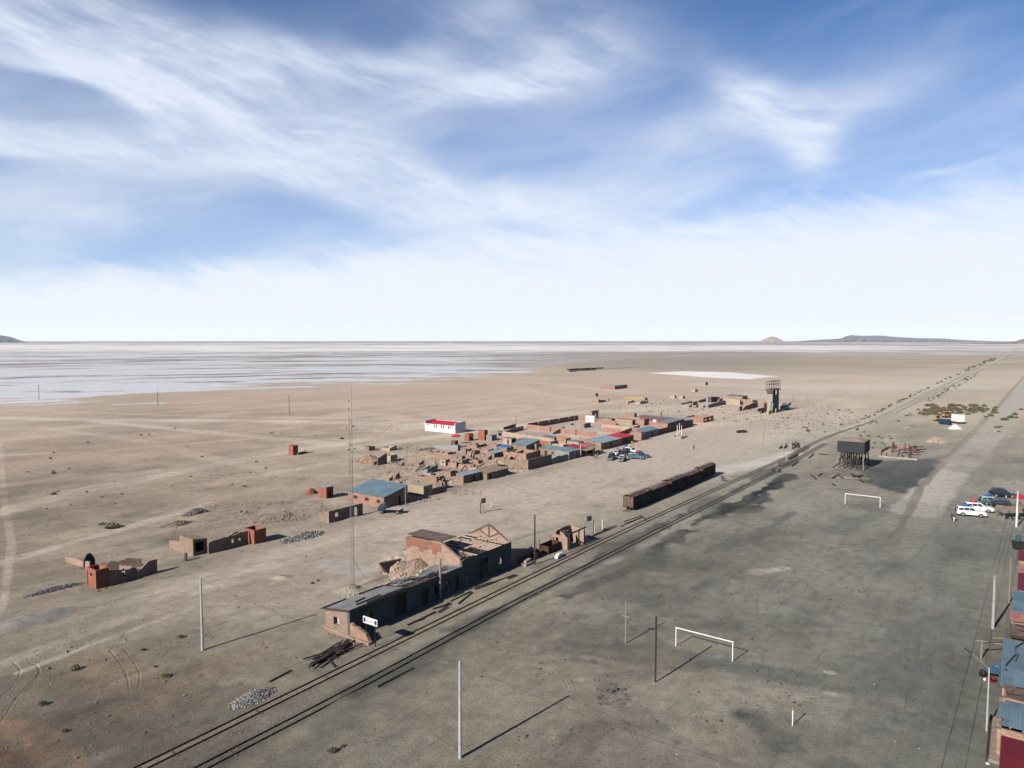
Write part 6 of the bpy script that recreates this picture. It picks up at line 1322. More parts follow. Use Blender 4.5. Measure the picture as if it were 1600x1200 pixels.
# ------------------------------------------------------------------ roofs of the right-hand row (seen from above, cut by the frame)
def rhouse(label, c_far, c_near, h, mat, roof, D=9.0, walls_col=None, over=.2, ragged=0, name='house', tilt=0.0, opens=()):
    """c_far / c_near: photo pixels of the left roof edge, far and near end, at height h; the house runs away to the right"""
    a, b_ = G(*c_far, h), G(*c_near, h); L = max(1.0, (a - b_).dot(U)); p = Vector((b_.x, b_.y, 0)); t_ = thing(name, label, 'house', p, ANG, 'houses on the right-hand side of the road')
    mb = MB(); mb.wall((0, .0), (L, .0), -.3, h, opens_m(opens, L), ragged * .3); mb.wall((0, -D), (L, -D), .3, h + tilt); mb.wall((.3, -D + .3), (.3, -.31), .3, (h + tilt, h)); mb.wall((L, -D + .3), (L, -.31), .3, (h + tilt, h)); mb.build('walls', M[mat], t_)
    for a_, b2, z0, z1 in opens_m(opens, L): MB().box(a_ + .02, b2 - .02, -.2, -.15, z0 + .02, z1 - .02).build('door' if z0 < .3 else 'window', M['wood_dark'], t_)
    if roof and not ragged:
        MB().slab((-over, over, h + .06), (L + over, over, h + .06), (L + over, -D - over, h + tilt + .06), (-over, -D - over, h + tilt + .06), .06).build('roof', M[roof], t_)
    elif roof:
        rb = MB()
        n = max(3, int(L / .75))
        for k in range(n):
            x0 = -over + (L + 2 * over) * k / n; x1 = x0 + (L + 2 * over) / n * 1.03; y = over * random.uniform(-2.5, 1.2)
            while y > -D:
                ln = random.uniform(1.6, 2.8)
                if random.random() > .16 * ragged:
                    z = h + .06 + random.uniform(0, .06) - tilt * y / D; q = random.uniform(-.05, .05) * ragged
                    rb.slab((x0 + q, y, z), (x1 + q, y, z + random.uniform(-.02, .05)), (x1 - q, y - ln, z + .02), (x0 - q, y - ln, z + .03), .03)
                y -= ln * .97
        rb.build('roof', M[roof], t_)
        st = MB()
        for k in range(int(10 * ragged)): x = random.uniform(0, L); y = random.uniform(-D * .8, 0); MB().beam((x, y, h + .2), (x + random.uniform(-.8, .8), y - random.uniform(.8, 2.6), h + .22), .12, .1).build('loose_plank', M['wood_dark'], t_)
        for x in np.linspace(.2, L - .2, max(2, int(L / 1.6))): MB().beam((x, .25, h - .06), (x, -D, h - .06), .1, .12).build('rafter', M['wood_old'], t_)
    return t_, L
rhouse('dark crimson roofed house at the bottom right corner', (1571, 1153), (1564, 1225), 2.7, 'adobe_pink', 'roof_darkred', 12)
rhouse('blue grey roofed house with frayed edges above the dark crimson one', (1567, 1090), (1558, 1137), 2.8, 'adobe_pink', 'roof_blue', 10, ragged=.7)
rhouse('half collapsed roof of dark planks and old tin behind the frayed one', (1572, 1072), (1568, 1089), 3.0, 'adobe_pink', 'roof_rust', 10, ragged=1.6)
rhouse('large blue corrugated roofed house with bent posts lying on top', (1574.5, 1000), (1566, 1070), 3.0, 'adobe_pink', 'roof_blue', 12, opens=[(.3, .4, 0, 2.1)])
rhouse('heap roofed shed covered with black timber beyond the large blue roof', (1580, 968), (1576, 998), 2.4, 'wood_old', 'roof_rust', 10, ragged=1.8, name='shed')
rhouse('narrow pink brick strip house between the timber roof and blue roof', (1583.5, 956), (1581, 966), 2.7, 'adobe_pink', 'roof_pink', 10)
rhouse('small blue roofed house near the pale wall', (1589, 924), (1584.5, 955), 2.8, 'adobe_pink', 'roof_blue', 10)
rhouse('maroon roofed house beyond the small blue one', (1594, 896), (1592.5, 921), 2.8, 'adobe_pink', 'roof_darkred', 9)
rhouse('orange brick house without roof beyond the maroon one', (1595, 882), (1594.3, 894), 2.6, 'brick_red', 'roof_pink', 9)
rhouse('dark maroon roofed house farthest along the right edge', (1594.5, 860), (1593, 875), 2.6, 'adobe_pink', 'roof_darkred', 9)
p = G(1563, 990)
lo = []
for k, q in enumerate([(-1.5, 2.2, .6), (-3.5, 1.6, -.5), (-5.2, 2.4, .9), (-2.2, .9, .2)]):
    pass
def on_roof(c, h): return G(*c, h)
for k, (c0, c1, mt) in enumerate([((1587, 1011), (1599, 1004), 'wood_dark'), ((1586, 1010), (1587, 1023), 'wood_old'), ((1571, 1040), (1586, 1023), 'wood_dark'), ((1591, 1021), (1586, 1034), 'wood_old'), ((1569, 1045), (1574, 1047), 'wood_dark')]):
    a, b_ = on_roof(c0, 3.2), on_roof(c1, 3.2); o = MB().beam((0, 0, 0), b_ - a, .1, .12).build('bent_post', M[mt]); o.location = a; tag(o, 'bent dark timber lying on the large blue roof', 'timber', 'timbers on the large blue roof')
# timber frame, bench and junk at the roadside
t_ = thing('timber_frame', 'open timber gateway frame standing by the large blue roof', 'frame', G(1533, 1030), 0); q = G(1574, 1026) - G(1533, 1030)
MB().beam((0, 0, -.2), (0, 0, 2.3), .14, .14).build('post', M['wood_tan'], t_); MB().beam((q.x, q.y, -.2), (q.x, q.y, 1.9), .14, .14).build('post', M['wood_tan'], t_); MB().beam((-.3, 0, 2.0), (q.x, q.y, 1.8), .10, .12).build('beam', M['wood_old'], t_)
for k, (c0, c1) in enumerate((((1524, 1001), (1572, 1008)), ((1550, 997), (1570, 998)))):
    o = MB().beam((0, 0, .05), G(*c1) - G(*c0) + Vector((0, 0, .05)), .1, .1).build('pale_plank', M['wood_tan']); o.location = G(*c0); tag(o, ['long', 'short'][k] + ' pale plank lying by the timber gateway', 'plank')
t_ = thing('street_table', 'low table with a teal cloth among junk at the roadside', 'table', G(1552, 1056), ANG); MB().box(-1.1, .9, -.7, .5, .70, .78).build('tabletop', M['car_teal'], t_)
for x in (-1, .8):
    for y in (-.6, .4): MB().box(x - .04, x + .04, y - .04, y + .04, 0, .69).build('leg', M['wood_old'], t_)
for k, (c, m_, lb, rr) in enumerate([((1535.5, 1056), 'car_black', 'round black basket beside the teal table', .42), ((1538.5, 1063), 'cloth_white', 'white bundle at the foot of the lamp pole', .17), ((1551, 1065), 'roof_darkred', 'dark red sack lying in front of the teal table', .36), ((1558, 1047), 'tarp_blue', 'blue drum standing against the large blue roofed house', .4)]):
    mb = MB(); mb.tube((0, 0, 0), (0, 0, rr), rr * .8, 10, rr); mb.tube((0, 0, rr), (0, 0, rr * 1.6), rr, 10, rr * .55); o = mb.build('bundle', M[m_]); o.location = G(*c); tag(o, lb, 'bundle')
t_ = thing('bench', 'long black edged boardwalk in front of the crimson roofed house', 'boardwalk', G(1549, 1192), ANG); MB().box(0, 9, -.9, .25, .0, .32).build('deck', M['wood_tan'], t_); MB().box(0, 9, .27, .45, 0, .5).build('edge', M['wood_dark'], t_); MB().box(-.2, 9, -1.1, -.92, 0, .5).build('edge', M['wood_dark'], t_)
o = MB().stone((0, 0, .1), .25).build('white_bag', M['cloth_white']); o.location = G(1543, 1195); tag(o, 'small white bag on the ground below the boardwalk', 'bag')
# water drum on black stand
t_ = thing('tank_stand', 'black tub stand carrying a teal water drum at the right edge', 'stand', G(1590, 858), 0); mb = MB(); mb.hexa([(-.6, -.5, 0), (.6, -.5, 0), (.6, .5, 0), (-.6, .5, 0), (-.8, -.6, 1.5), (.8, -.6, 1.5), (.8, .6, 1.5), (-.8, .6, 1.5)]); mb.build('tub', M['black_paint'], t_)
o = MB().tube((0, 0, 1.52), (0, 0, 2.6), .36, 12).tube((0, 0, 2.6), (0, 0, 2.85), .36, 12, .15).build('water_drum', M['car_teal']); o.location = G(1590, 858); tag(o, 'teal water drum with a domed lid on the black tub', 'drum')
# small cafe
t_ = thing('cafe_shelter', 'open cafe shelter with a tan reed roof beside the parked cars', 'shelter', G(1568, 812), ANG - .9)
MB().slab((0, 0, 2.15), (6.5, -.3, 2.2), (6.7, 2.6, 2.3), (.2, 2.8, 2.25), .14).build('reed_roof', M['thatch'], t_)
for x, y in ((.2, .1), (3.3, .1), (6.3, 0), (.3, 2.6), (3.3, 2.6), (6.4, 2.5)): MB().beam((x, y, 0), (x, y, 2.0), .12, .12).build('post', M['wood_tan'], t_)
t_ = thing('cafe_canopy', 'red cloth canopy behind the reed roofed shelter', 'canopy', G(1590, 800), 0); MB().slab((0, 0, 2.9), (4, .2, 3.0), (4, 2.2, 3.4), (0, 2.0, 3.3), .05).build('cloth', M['tarp_red'], t_)
for x in (.2, 3.8):
    for y in (.2, 1.9): MB().tube((x, y, 0), (x, y, 3.0 if y < 1 else 3.2), .05).build('pole', M['wood_tan'], t_)
heap('brush_heap', 'brown brushwood heap on top of the rear cafe wall', 1592, 797, 2.2, 1.2, 1.9, ['stone_brown', 'dry_leaf'], 160, (.12, .3), 'brush heap')
t_ = thing('cafe_table', 'table with a white cloth beside the cafe shelter', 'table', G(1565, 796), 0); MB().box(-.5, .5, -.4, .4, .72, .78).build('tabletop', M['cloth_white'], t_)
for x in (-.4, .4):
    for y in (-.3, .3): MB().box(x - .03, x + .03, y - .03, y + .03, 0, .71).build('leg', M['wood_old'], t_)
def chair(c, rz, lb, first=[None]):
    if first[0] is None:
        t_ = thing('chair', lb, 'chair', G(*c), rz, 'chairs at the cafe shelter'); MB().box(-.24, .24, -.24, .24, .42, .47).build('seat', M['black_paint'], t_); MB().box(-.24, .24, .2, .25, .48, .95).build('backrest', M['black_paint'], t_)
        for x in (-.2, .2):
            for y in (-.2, .2): MB().box(x - .025, x + .025, y - .025, y + .025, 0, .41).build('leg', M['black_paint'], t_)
        first[0] = t_
    else: dup(first[0], G(*c), rz, lb)
for c, rz, lb in (((1559, 801), 1, 'black chair left of the white cafe table'), ((1563, 806), 2.5, 'black chair just before the reed shelter'), ((1574, 811), 0, 'black chair under the reed shelter, left'), ((1582, 812), .3, 'black chair under the reed shelter, right'), ((1592, 812), 3, 'black chair at the right edge of the picture')): chair(c, rz, lb)

# ------------------------------------------------------------------ vehicles
def suv(body='car_white', roof='car_white'):
    t_ = thing('parked_car', '', 'car', (0, 0, 0)); W = .93
    def ring(prof, w_): return [(x, -w_, z) for x, z in prof] + [(x, w_, z) for x, z in prof]
    def extr(mb, prof, ws):
        n = len(prof); k = len(mb.v)
        for s_ in (-1, 1):
            for (x, z), w_ in zip(prof, ws): mb.v.append((x, s_ * w_, z))
        mb.f.append(tuple(k + i for i in range(n))); mb.f.append(tuple(k + n + i for i in reversed(range(n))))
        for i in range(n): j = (i + 1) % n; mb.f.append((k + j, k + i, k + n + i, k + n + j))
    lo = [(-2.42, .42), (-2.48, .62), (-2.46, .95), (-2.38, 1.12), (.95, 1.14), (1.55, 1.10), (2.25, 1.0), (2.42, .86), (2.46, .55), (2.38, .42), (1.95, .38), (1.85, .62), (1.5, .82), (1.15, .62), (1.05, .38), (-1.0, .38), (-1.1, .62), (-1.45, .82), (-1.8, .62), (-1.92, .38)]
    mb = MB(); extr(mb, lo, [W - .02, W, W, W - .05, W - .05, W - .08, W - .12, W - .08, W - .02] + [W - .02] * 11); bo = mb.build('body', M[body], t_)
    cb = [(-2.36, 1.10), (-2.22, 1.70), (-2.10, 1.80), (-.9, 1.86), (.15, 1.84), (.36, 1.76), (1.08, 1.10)]
    mb = MB(); extr(mb, cb, [W - .07, W - .2, W - .24, W - .24, W - .24, W - .22, W - .08]); mb.build('cabin', M[roof], t_)
    def yy(z): return W - .07 - (z - 1.10) * (.17 / .72) + .008
    for s_ in (-1, 1):
        for x0, x1, xt0, xt1 in ((-2.18, -1.32, -2.08, -1.32), (-1.24, -.40, -1.24, -.40), (-.32, .72, -.32, .22)):
            a, b_ = 1.18, 1.68; q = [(x0, s_ * yy(a), a), (x1, s_ * yy(a), a), (xt1, s_ * yy(b_), b_), (xt0, s_ * yy(b_), b_)]
            g = MB().hexa([(x, y - s_ * .02, z) for x, y, z in q] + [(x, y, z) for x, y, z in q]); g.build('window', M['glass_dark'], t_)
    MB().hexa([(1.00, -.74, 1.20), (1.00, .74, 1.20), (.44, .62, 1.72), (.44, -.62, 1.72), (1.03, -.74, 1.22), (1.03, .74, 1.22), (.47, .62, 1.74), (.47, -.62, 1.74)]).build('windscreen', M['glass_dark'], t_)
    MB().hexa([(-2.34, -.7, 1.2), (-2.34, .7, 1.2), (-2.24, .62, 1.66), (-2.24, -.62, 1.66), (-2.37, -.7, 1.2), (-2.37, .7, 1.2), (-2.27, .62, 1.66), (-2.27, -.62, 1.66)]).build('rear_window', M['glass_dark'], t_)
    for x in (-1.45, 1.5):
        for s_ in (-1, 1):
            w_ = MB().tube((x, s_ * (W - .22), .38), (x, s_ * (W + .01), .38), .38, 18).build('wheel', M['tyre'], t_); MB().tube((x, s_ * (W + .012), .38), (x, s_ * (W + .03), .38), .23, 14).build('rim', M['rim'], w_)
    MB().box(2.46, 2.56, -.85, .85, .45, .66).build('bumper', M['steel_grey'], t_); MB().box(-2.6, -2.49, -.85, .85, .45, .66).build('bumper', M['steel_grey'], t_)
    for s_ in (-1, 1): MB().box(2.38, 2.47, min(s_ * .55, s_ * .82), max(s_ * .55, s_ * .82), .78, .93).build('headlight', M['lamp_lens'], t_); MB().box(-2.49, -2.44, min(s_ * .7, s_ * .86), max(s_ * .7, s_ * .86), .75, 1.05).build('tail_light', M['car_red'], t_)
    rk = MB()
    for y in (-.6, .6): rk.box(-2.0, .1, y - .03, y + .03, 1.90, 1.96)
    for k in range(6): rk.box(-2.0 + k * .41, -1.95 + k * .41, -.6, .6, 1.87, 1.90)
    rk.build('roof_rack', M['black_paint'], t_); MB().tube((-2.66, .1, .95), (-2.5, .1, .95), .36, 14).build('spare_wheel', M['tyre'], t_)
    return t_
def lump(sx, sy, sz, mat, name='roof_load'):
    bm = bmesh.new(); bmesh.ops.create_icosphere(bm, subdivisions=2, radius=1)
    for v in bm.verts:
        c = v.co; c.x = math.copysign(abs(c.x) ** .7, c.x) * sx; c.y = math.copysign(abs(c.y) ** .7, c.y) * sy; c.z = math.copysign(abs(c.z) ** .75, c.z) * sz
        c += Vector((random.uniform(-.05, .05), random.uniform(-.05, .05), random.uniform(-.04, .04)))
    me_ = bpy.data.meshes.new(name); bm.to_mesh(me_); bm.free(); o = bpy.data.objects.new(name, me_); col.objects.link(o); me_.materials.append(M[mat]); return o
SUVS = {}
def car(c, heading, lb, body='car_white', roof=None, load=None, grp='four wheel drive cars parked on the right', sc=1.0, lx=-1.0):
    key = (body, roof or body)
    if key not in SUVS: SUVS[key] = t_ = suv(body, roof or body); t_.location = G(*c); t_.rotation_euler = (0, 0, heading); t_['label'] = lb; t_['group'] = grp; t_.scale = (sc,) * 3
    else: t_ = dup(SUVS[key], G(*c), heading, lb, grp, sc)
    if load:
        o = lump(.62, .5, .26, load); o.location = t_.location + Vector((math.cos(heading) * lx * sc, math.sin(heading) * lx * sc, 2.12 * sc)); o.rotation_euler = (0, 0, heading); tag(o, f"{dict(tarp_blue='blue', tarp_red='red', tarp_yellow='yellow', cloth_teal='teal')[load]} luggage on the {lb}", 'luggage')
    return t_
H0 = R(-24)
car((1517, 806), H0, 'white car nearest the two walkers', 'car_white', None, 'tarp_blue', sc=1.12); car((1529, 799), H0 + .02, 'white car with red roof bundle', 'car_white', None, 'tarp_red', sc=1.1)
car((1552, 789), R(-20), 'silver and green car behind', 'car_teal', 'car_silver', 'tarp_blue', sc=1.1); car((1567, 776.5), R(-22), 'black car farthest in the group', 'car_black', None, None, sc=1.1); car((1570.5, 793), R(-30), 'black car hidden by the table', 'car_black', None, None, sc=1.05)
# cars on the square of the village
HV = R(-125); gv = 'cars parked in front of the village shops'
for c, hd, lb, bd, rf_, ld in (((955, 718), HV + .25, 'dark car at the left end of the village row', 'car_navy', None, 'cloth_teal'), ((963.5, 711.5), HV + .1, 'white pickup behind the left dark car', 'car_white', None, None), ((972, 720), HV + .25, 'white topped dark car nearest in the village row', 'car_navy', 'car_white', None),
        ((980, 710.5), HV + .9, 'dark jeep in the middle of the village row', 'car_black', None, None), ((986.5, 707.5), HV + 1.3, 'white car with a yellow bundle', 'car_white', None, 'tarp_yellow'), ((977.5, 705.5), HV + .3, 'silver car half hidden in the village row', 'car_silver', None, 'tarp_blue'),
        ((994, 717), R(-20), 'dark green car in the village row', 'car_teal', None, None), ((1003, 714.5), R(-15), 'navy car at the right end of the village row', 'car_navy', None, 'tarp_red')):
    car(c, hd, lb, bd, rf_, ld, gv, 1.0)
car((924.5, 710.5), HV + .2, 'dark car parked under the shop awning', 'car_black', None, None, gv, .9)
# flatbed truck
t_ = thing('flatbed_truck', 'blue truck with an empty pale flatbed outside the blue roofed house', 'truck', G(612, 801.5), R(172)); 
mb = MB(); mb.hexa([(1.3, -.9, .6), (3.0, -.9, .6), (3.0, .9, .6), (1.3, .9, .6), (1.35, -.85, 1.5), (2.9, -.85, 1.4), (2.9, .85, 1.4), (1.35, .85, 1.5)]); mb.hexa([(1.35, -.85, 1.51), (2.7, -.85, 1.45), (2.7, .85, 1.45), (1.35, .85, 1.51), (1.45, -.75, 2.15), (2.2, -.75, 2.15), (2.2, .75, 2.15), (1.45, .75, 2.15)]); mb.build('cab', M['car_navy'], t_)
MB().hexa([(2.72, -.7, 1.5), (2.72, .7, 1.5), (2.26, .62, 2.1), (2.26, -.62, 2.1), (2.76, -.7, 1.52), (2.76, .7, 1.52), (2.3, .62, 2.12), (2.3, -.62, 2.12)]).build('windscreen', M['glass_dark'], t_)
MB().box(-2.3, 1.1, -.95, .95, .95, 1.05).build('flatbed', M['concrete'], t_); MB().box(-2.5, 2.8, -.4, .4, .55, .9).build('chassis', M['black_paint'], t_)
for x in (2.1, -1.6):
    for y in (-1, .78): w_ = MB().tube((x, y, .42), (x, y + .22, .42), .42, 14).build('wheel', M['tyre'], t_); MB().tube((x, y - .02 if y < 0 else y + .22, .42), (x, y if y < 0 else y + .24, .42), .22, 10).build('rim', M['rim'], w_)
for y in (-.7, .5): MB().box(3.0, 3.04, y, y + .2, .95, 1.15).build('headlight', M['lamp_lens'], t_)
# machines on the flat
def loader(c, rz, lb, sc=1.0, first=[None]):
    if first[0] is not None: return dup(first[0], G(*c), rz, lb, None, sc)
    t_ = thing('wheel_loader', lb, 'loader', G(*c), rz, 'yellow machines on the flat'); t_.scale = (sc,) * 3; first[0] = t_
    MB().box(-2.8, -.4, -.9, .9, .9, 2.0).hexa([(-.4, -.6, .8), (1.6, -.6, .8), (1.6, .6, .8), (-.4, .6, .8), (-.4, -.6, 1.4), (1.6, -.6, 1.3), (1.6, .6, 1.3), (-.4, .6, 1.4)]).build('chassis', M['yellow_paint'], t_)
    c_ = MB().box(-.9, .5, -.65, .65, 2.01, 3.2).build('cab', M['glass_dark'], t_); MB().box(-1.0, .6, -.75, .75, 3.21, 3.32).build('roof', M['yellow_paint'], c_)
    MB().hexa([(2.9, -1.3, .2), (3.9, -1.3, .2), (3.9, 1.3, .2), (2.9, 1.3, .2), (2.7, -1.3, 1.3), (2.9, -1.3, 1.3), (2.9, 1.3, 1.3), (2.7, 1.3, 1.3)]).build('bucket', M['yellow_paint'], t_)
    for y in (-.5, .5): MB().beam((1.0, y, 1.6), (2.8, y, .6), .2, .25).build('arm', M['yellow_paint'], t_)
    for x in (-1.8, 1.2):
        for y in (-1.25, .8): MB().tube((x, y, .75), (x, y + .45, .75), .75, 14).build('wheel', M['tyre'], t_)
    return t_
loader((1466, 658), .3, 'yellow loader at the left end of the machines', .8); loader((1491, 659.5), 1.1, 'yellow loader between the dark van and the white trailer', 1.1); loader((1480, 652.5), .2, 'yellow digger hidden behind the dark van', .9)
t_ = thing('panel_van', 'dark blue van standing among the yellow machines', 'van', G(1477, 663.3), R(-60))
MB().hexa([(-2.6, -1, .45), (2.5, -1, .45), (2.5, 1, .45), (-2.6, 1, .45), (-2.6, -.9, 2.5), (1.2, -.9, 2.5), (1.2, .9, 2.5), (-2.6, .9, 2.5)]).build('body', M['car_navy'], t_); MB().hexa([(2.3, -.8, 1.3), (2.3, .8, 1.3), (1.4, .75, 2.3), (1.4, -.75, 2.3), (2.36, -.8, 1.35), (2.36, .8, 1.35), (1.46, .75, 2.34), (1.46, -.75, 2.34)]).build('windscreen', M['glass_dark'], t_)
for x in (-1.7, 1.7):
    for y in (-1.02, .82): MB().tube((x, y, .4), (x, y + .2, .4), .4, 12).build('wheel', M['tyre'], t_)
t_ = thing('box_trailer', 'tall white box trailer at the right end of the machines', 'trailer', G(1496.5, 662.5), 0); MB().box(0, 3.1, 0, 5, .9, 4.1).build('box', M['white_paint'], t_); MB().box(.3, 2.8, .3, 4.7, .6, .88).build('chassis', M['black_paint'], t_)
for x in (.1, 2.7):
    for y in (.7, 4.0): MB().tube((x, y, .45), (x + .3, y, .45), .45, 12).build('wheel', M['tyre'], t_)
heap('white_heap', 'small bright white heap in front of the white trailer', 1492, 670, 2.9, 2.0, 1.9, ['white_wall'], 60, (.1, .3), 'heap', 0)

# ------------------------------------------------------------------ people
def person(c, rz, lb, top='cloth_dark', legs='cloth_dark', stride=.12, arm=.1, h=1.72, hair='hair_dark', grp=None):
    s_ = h / 1.72; t_ = thing('person', lb, 'person', G(*c), rz, grp); t_.scale = (s_,) * 3
    def skin(name, verts, edges, mat, parent, sub=1):
        me_ = bpy.data.meshes.new(name); me_.from_pydata([v[:3] for v in verts], edges, []); o = bpy.data.objects.new(name, me_); col.objects.link(o); me_.materials.append(M[mat]); o.parent = parent
        m_ = o.modifiers.new('s', 'SKIN'); m_.use_smooth_shade = True
        for i, v in enumerate(verts): me_.skin_vertices[0].data[i].radius = (v[3], v[4] if len(v) > 4 else v[3])
        me_.skin_vertices[0].data[0].use_root = True; sb = o.modifiers.new('u', 'SUBSURF'); sb.levels = sb.render_levels = sub; return o
    st = stride; a = arm
    V_ = [(0, 0, .93, .10, .13), (0, 0, 1.12, .085, .12), (0, 0, 1.34, .10, .15), (0, 0, 1.46, .05), (0.02, 0, 1.53, .055), (.02, 0, 1.63, .085, .075), (.01, 0, 1.70, .05),
          (0, .10, .86, .08), (st, .10, .48, .055), (st * .8, .10, .08, .038), (st * .8 + .14, .11, .04, .035), (0, -.10, .86, .08), (-st * .5, -.10, .48, .055), (-st * 1.3, -.10, .08, .038), (-st * 1.3 + .14, -.11, .04, .035),
          (0, .19, 1.38, .05), (-a, .25, 1.12, .04), (-a + .10, .25, .88, .028), (-a + .14, .24, .79, .03), (0, -.19, 1.38, .05), (a, -.25, 1.12, .04), (a + .14, -.24, .90, .028), (a + .18, -.22, .81, .03)]
    E = [(0, 1), (1, 2), (2, 3), (3, 4), (4, 5), (5, 6), (0, 7), (7, 8), (8, 9), (9, 10), (0, 11), (11, 12), (12, 13), (13, 14), (2, 15), (15, 16), (16, 17), (17, 18), (2, 19), (19, 20), (20, 21), (21, 22)]
    skin('body', V_, E, 'skin', t_)
    g = lambda idx, ed, inc: ([(V_[i][0], V_[i][1], V_[i][2], V_[i][3] + inc, (V_[i][4] if len(V_[i]) > 4 else V_[i][3]) + inc) for i in idx], [(idx.index(p_), idx.index(q_)) for p_, q_ in ed])
    skin('jacket', *g([0, 1, 2, 3, 15, 16, 17, 19, 20, 21], [(0, 1), (1, 2), (2, 3), (2, 15), (15, 16), (16, 17), (2, 19), (19, 20), (20, 21)], .022), top, t_)
    skin('trousers', *g([0, 7, 8, 9, 11, 12, 13], [(0, 7), (7, 8), (8, 9), (0, 11), (11, 12), (12, 13)], .018), legs, t_)
    hr = lump(.10, .09, .075, hair, 'hair'); hr.parent = t_; hr.location = (-.01, 0, 1.70); return t_
person((1487, 813.5), .5, 'person in black walking, left of the two near the white car', 'cloth_dark', 'cloth_dark', .18); person((1490.5, 815), .5, 'person in black top and white trousers beside the other walker', 'cloth_dark', 'cloth_white', .1)
person((1207.5, 738), 2, 'person in dark clothes, left of the group on the cinder path', 'cloth_dark', 'cloth_dark'); person((1213.5, 738.6), 1, 'person in black, second of the group on the cinder path', 'cloth_dark', 'cloth_teal', .05)
person((1216, 738.8), 1.4, 'person in dark green, third of the group on the cinder path', 'cloth_grey', 'cloth_dark', .15); person((1218.3, 738), .4, 'person in a red top at the right of the group', 'cloth_red', 'cloth_dark', .05)
person((1128.5, 752.5), 1, 'person in black beyond the last wagon, left of two', 'cloth_dark', 'cloth_dark', .1, h=1.8); person((1131.5, 752.8), 1, 'person in dark clothes beyond the last wagon, right of two', 'cloth_grey', 'cloth_dark', .1)
person((1084, 703.5), 2, 'lone person in dark clothes crossing the pale square', 'cloth_dark', 'cloth_dark', .2, h=1.8); person((928, 716), 1, 'person in black before the shop awning, left', 'cloth_dark', 'cloth_dark'); person((931, 717.5), 2, 'person with a white top before the shop awning', 'cloth_white', 'cloth_dark')
person((933.5, 715), .5, 'person in grey before the shop awning, right', 'cloth_grey', 'cloth_dark'); person((965, 707), 1, 'person standing behind the white village pickup', 'cloth_dark', 'cloth_blue'); person((987.5, 696), 1, 'tall person in tan beside the vivid red roofed house', 'cloth_yellow', 'cloth_grey', h=1.8)
person((1572, 784), 2, 'person in white beside the black cars on the right', 'cloth_white', 'cloth_dark'); person((995, 697), 1, 'person by the tan fronted shop, with light trousers', 'cloth_red', 'cloth_white'); person((942, 709), 1, 'person leaning near the wide pale blue roofed house', 'cloth_grey', 'cloth_dark')
# shop awning on the square
t_ = thing('shop_awning', 'yellowish shop awning on thin posts beside the pink roof', 'awning', G(916, 715.5), ANG); MB().slab((0, 0, 2.3), (5.5, 0, 2.3), (5.5, 3.2, 2.7), (0, 3.2, 2.7), .06).build('cloth', M['yellow_wall'], t_)
for x in (.1, 2.7, 5.3): MB().tube((x, .1, 0), (x, .1, 2.25), .06).build('post', M['wood_old'], t_)
t_ = thing('shop_awning', 'smaller tan awning beside the first, at the corner of the shops', 'awning', G(926, 712), ANG); MB().slab((0, 0, 2.6), (4.5, 0, 2.6), (4.5, 4.2, 2.9), (0, 4.2, 2.9), .06).build('cloth', M['yellow_wall'], t_)
for x in (.1, 4.3): MB().tube((x, .1, 0), (x, .1, 2.55), .06).build('post', M['wood_old'], t_)
# coloured odds and ends in the yards
for c, m_, s_, lb in (((789, 703.5), 'tarp_blue', (3.0, 1.4, 1.0), 'blue tarpaulin bundle between the adobe rooms'), ((800, 701), 'tarp_red', (2.4, 1.2, .7), 'orange red tarpaulin bundle right of the blue one'), ((712, 693.5), 'tarp_red', (1.8, .8, .5), 'red cloth on the dark tin cabin'), ((1023, 661), 'cloth_white', (.9, .9, .9), 'round white water tank behind the teal roofed house'),
        ((929, 679), 'cloth_dark', (1.2, .8, .6), 'black bundle on the pink compound wall'), ((894, 664), 'cloth_dark', (.8, .5, .4), 'dark barrow in the large pink compound'), ((849, 727), 'cloth_white', (.8, .4, .3), 'white bag at the foot of the tall street wall')):
    o = lump(*s_, m_, 'bundle'); o.location = G(*c) + Vector((0, 0, s_[2] * .8 + (2.6 if 'cabin' in lb else 0))); tag(o, lb, 'bundle')

# ------------------------------------------------------------------ plants
def shrub_mesh(seed, n, mat):
    r_ = random.Random(seed); mb = MB()
    for k in range(n):
        a = r_.uniform(0, 6.28); q = r_.random() ** .6; z = r_.random() * (1 - .6 * q); x, y = q * math.cos(a) * .9, q * math.sin(a) * .9; s_ = r_.uniform(.07, .17); b_ = r_.uniform(0, 6.28); tl = r_.uniform(-.8, .8)
        d1 = Vector((math.cos(b_), math.sin(b_), tl)) * s_; d2 = Vector((-math.sin(b_) * .5, math.cos(b_) * .5, r_.uniform(.4, 1))) * s_; c = Vector((x, y, z * .75 + .03)); m = len(mb.v)
        mb.v += [tuple(c - d1), tuple(c + d1 * .2 - d2 * .5), tuple(c + d1), tuple(c + d2)]; mb.f.append((m, m+1, m+2, m+3))
    for k in range(7):
        a = r_.uniform(0, 6.28); mb.tube((0, 0, -.1), (math.cos(a) * .5, math.sin(a) * .5, .5), .018, 3, cap=False)
    me_ = bpy.data.meshes.new('shrub'); me_.from_pydata(mb.v, [], mb.f); me_.materials.append(M[mat]); return me_
SH = {m_: [shrub_mesh(i * 7 + j, 210, m_) for i in range(3)] for j, m_ in enumerate(('dry_leaf', 'green_leaf', 'pale_leaf'))}
def shrub(px, py, w_, kind, lb, grp):
    p = G(px, py); o = bpy.data.objects.new('shrub', random.choice(SH[kind])); col.objects.link(o); s_ = w_ * mpp(p) / 1.8; o.location = p; o.rotation_euler = (0, 0, random.uniform(0, 6.28)); o.scale = (s_, s_ * random.uniform(.7, 1.3), s_ * random.uniform(1.0, 1.6)); tag(o, lb, 'shrub', grp)
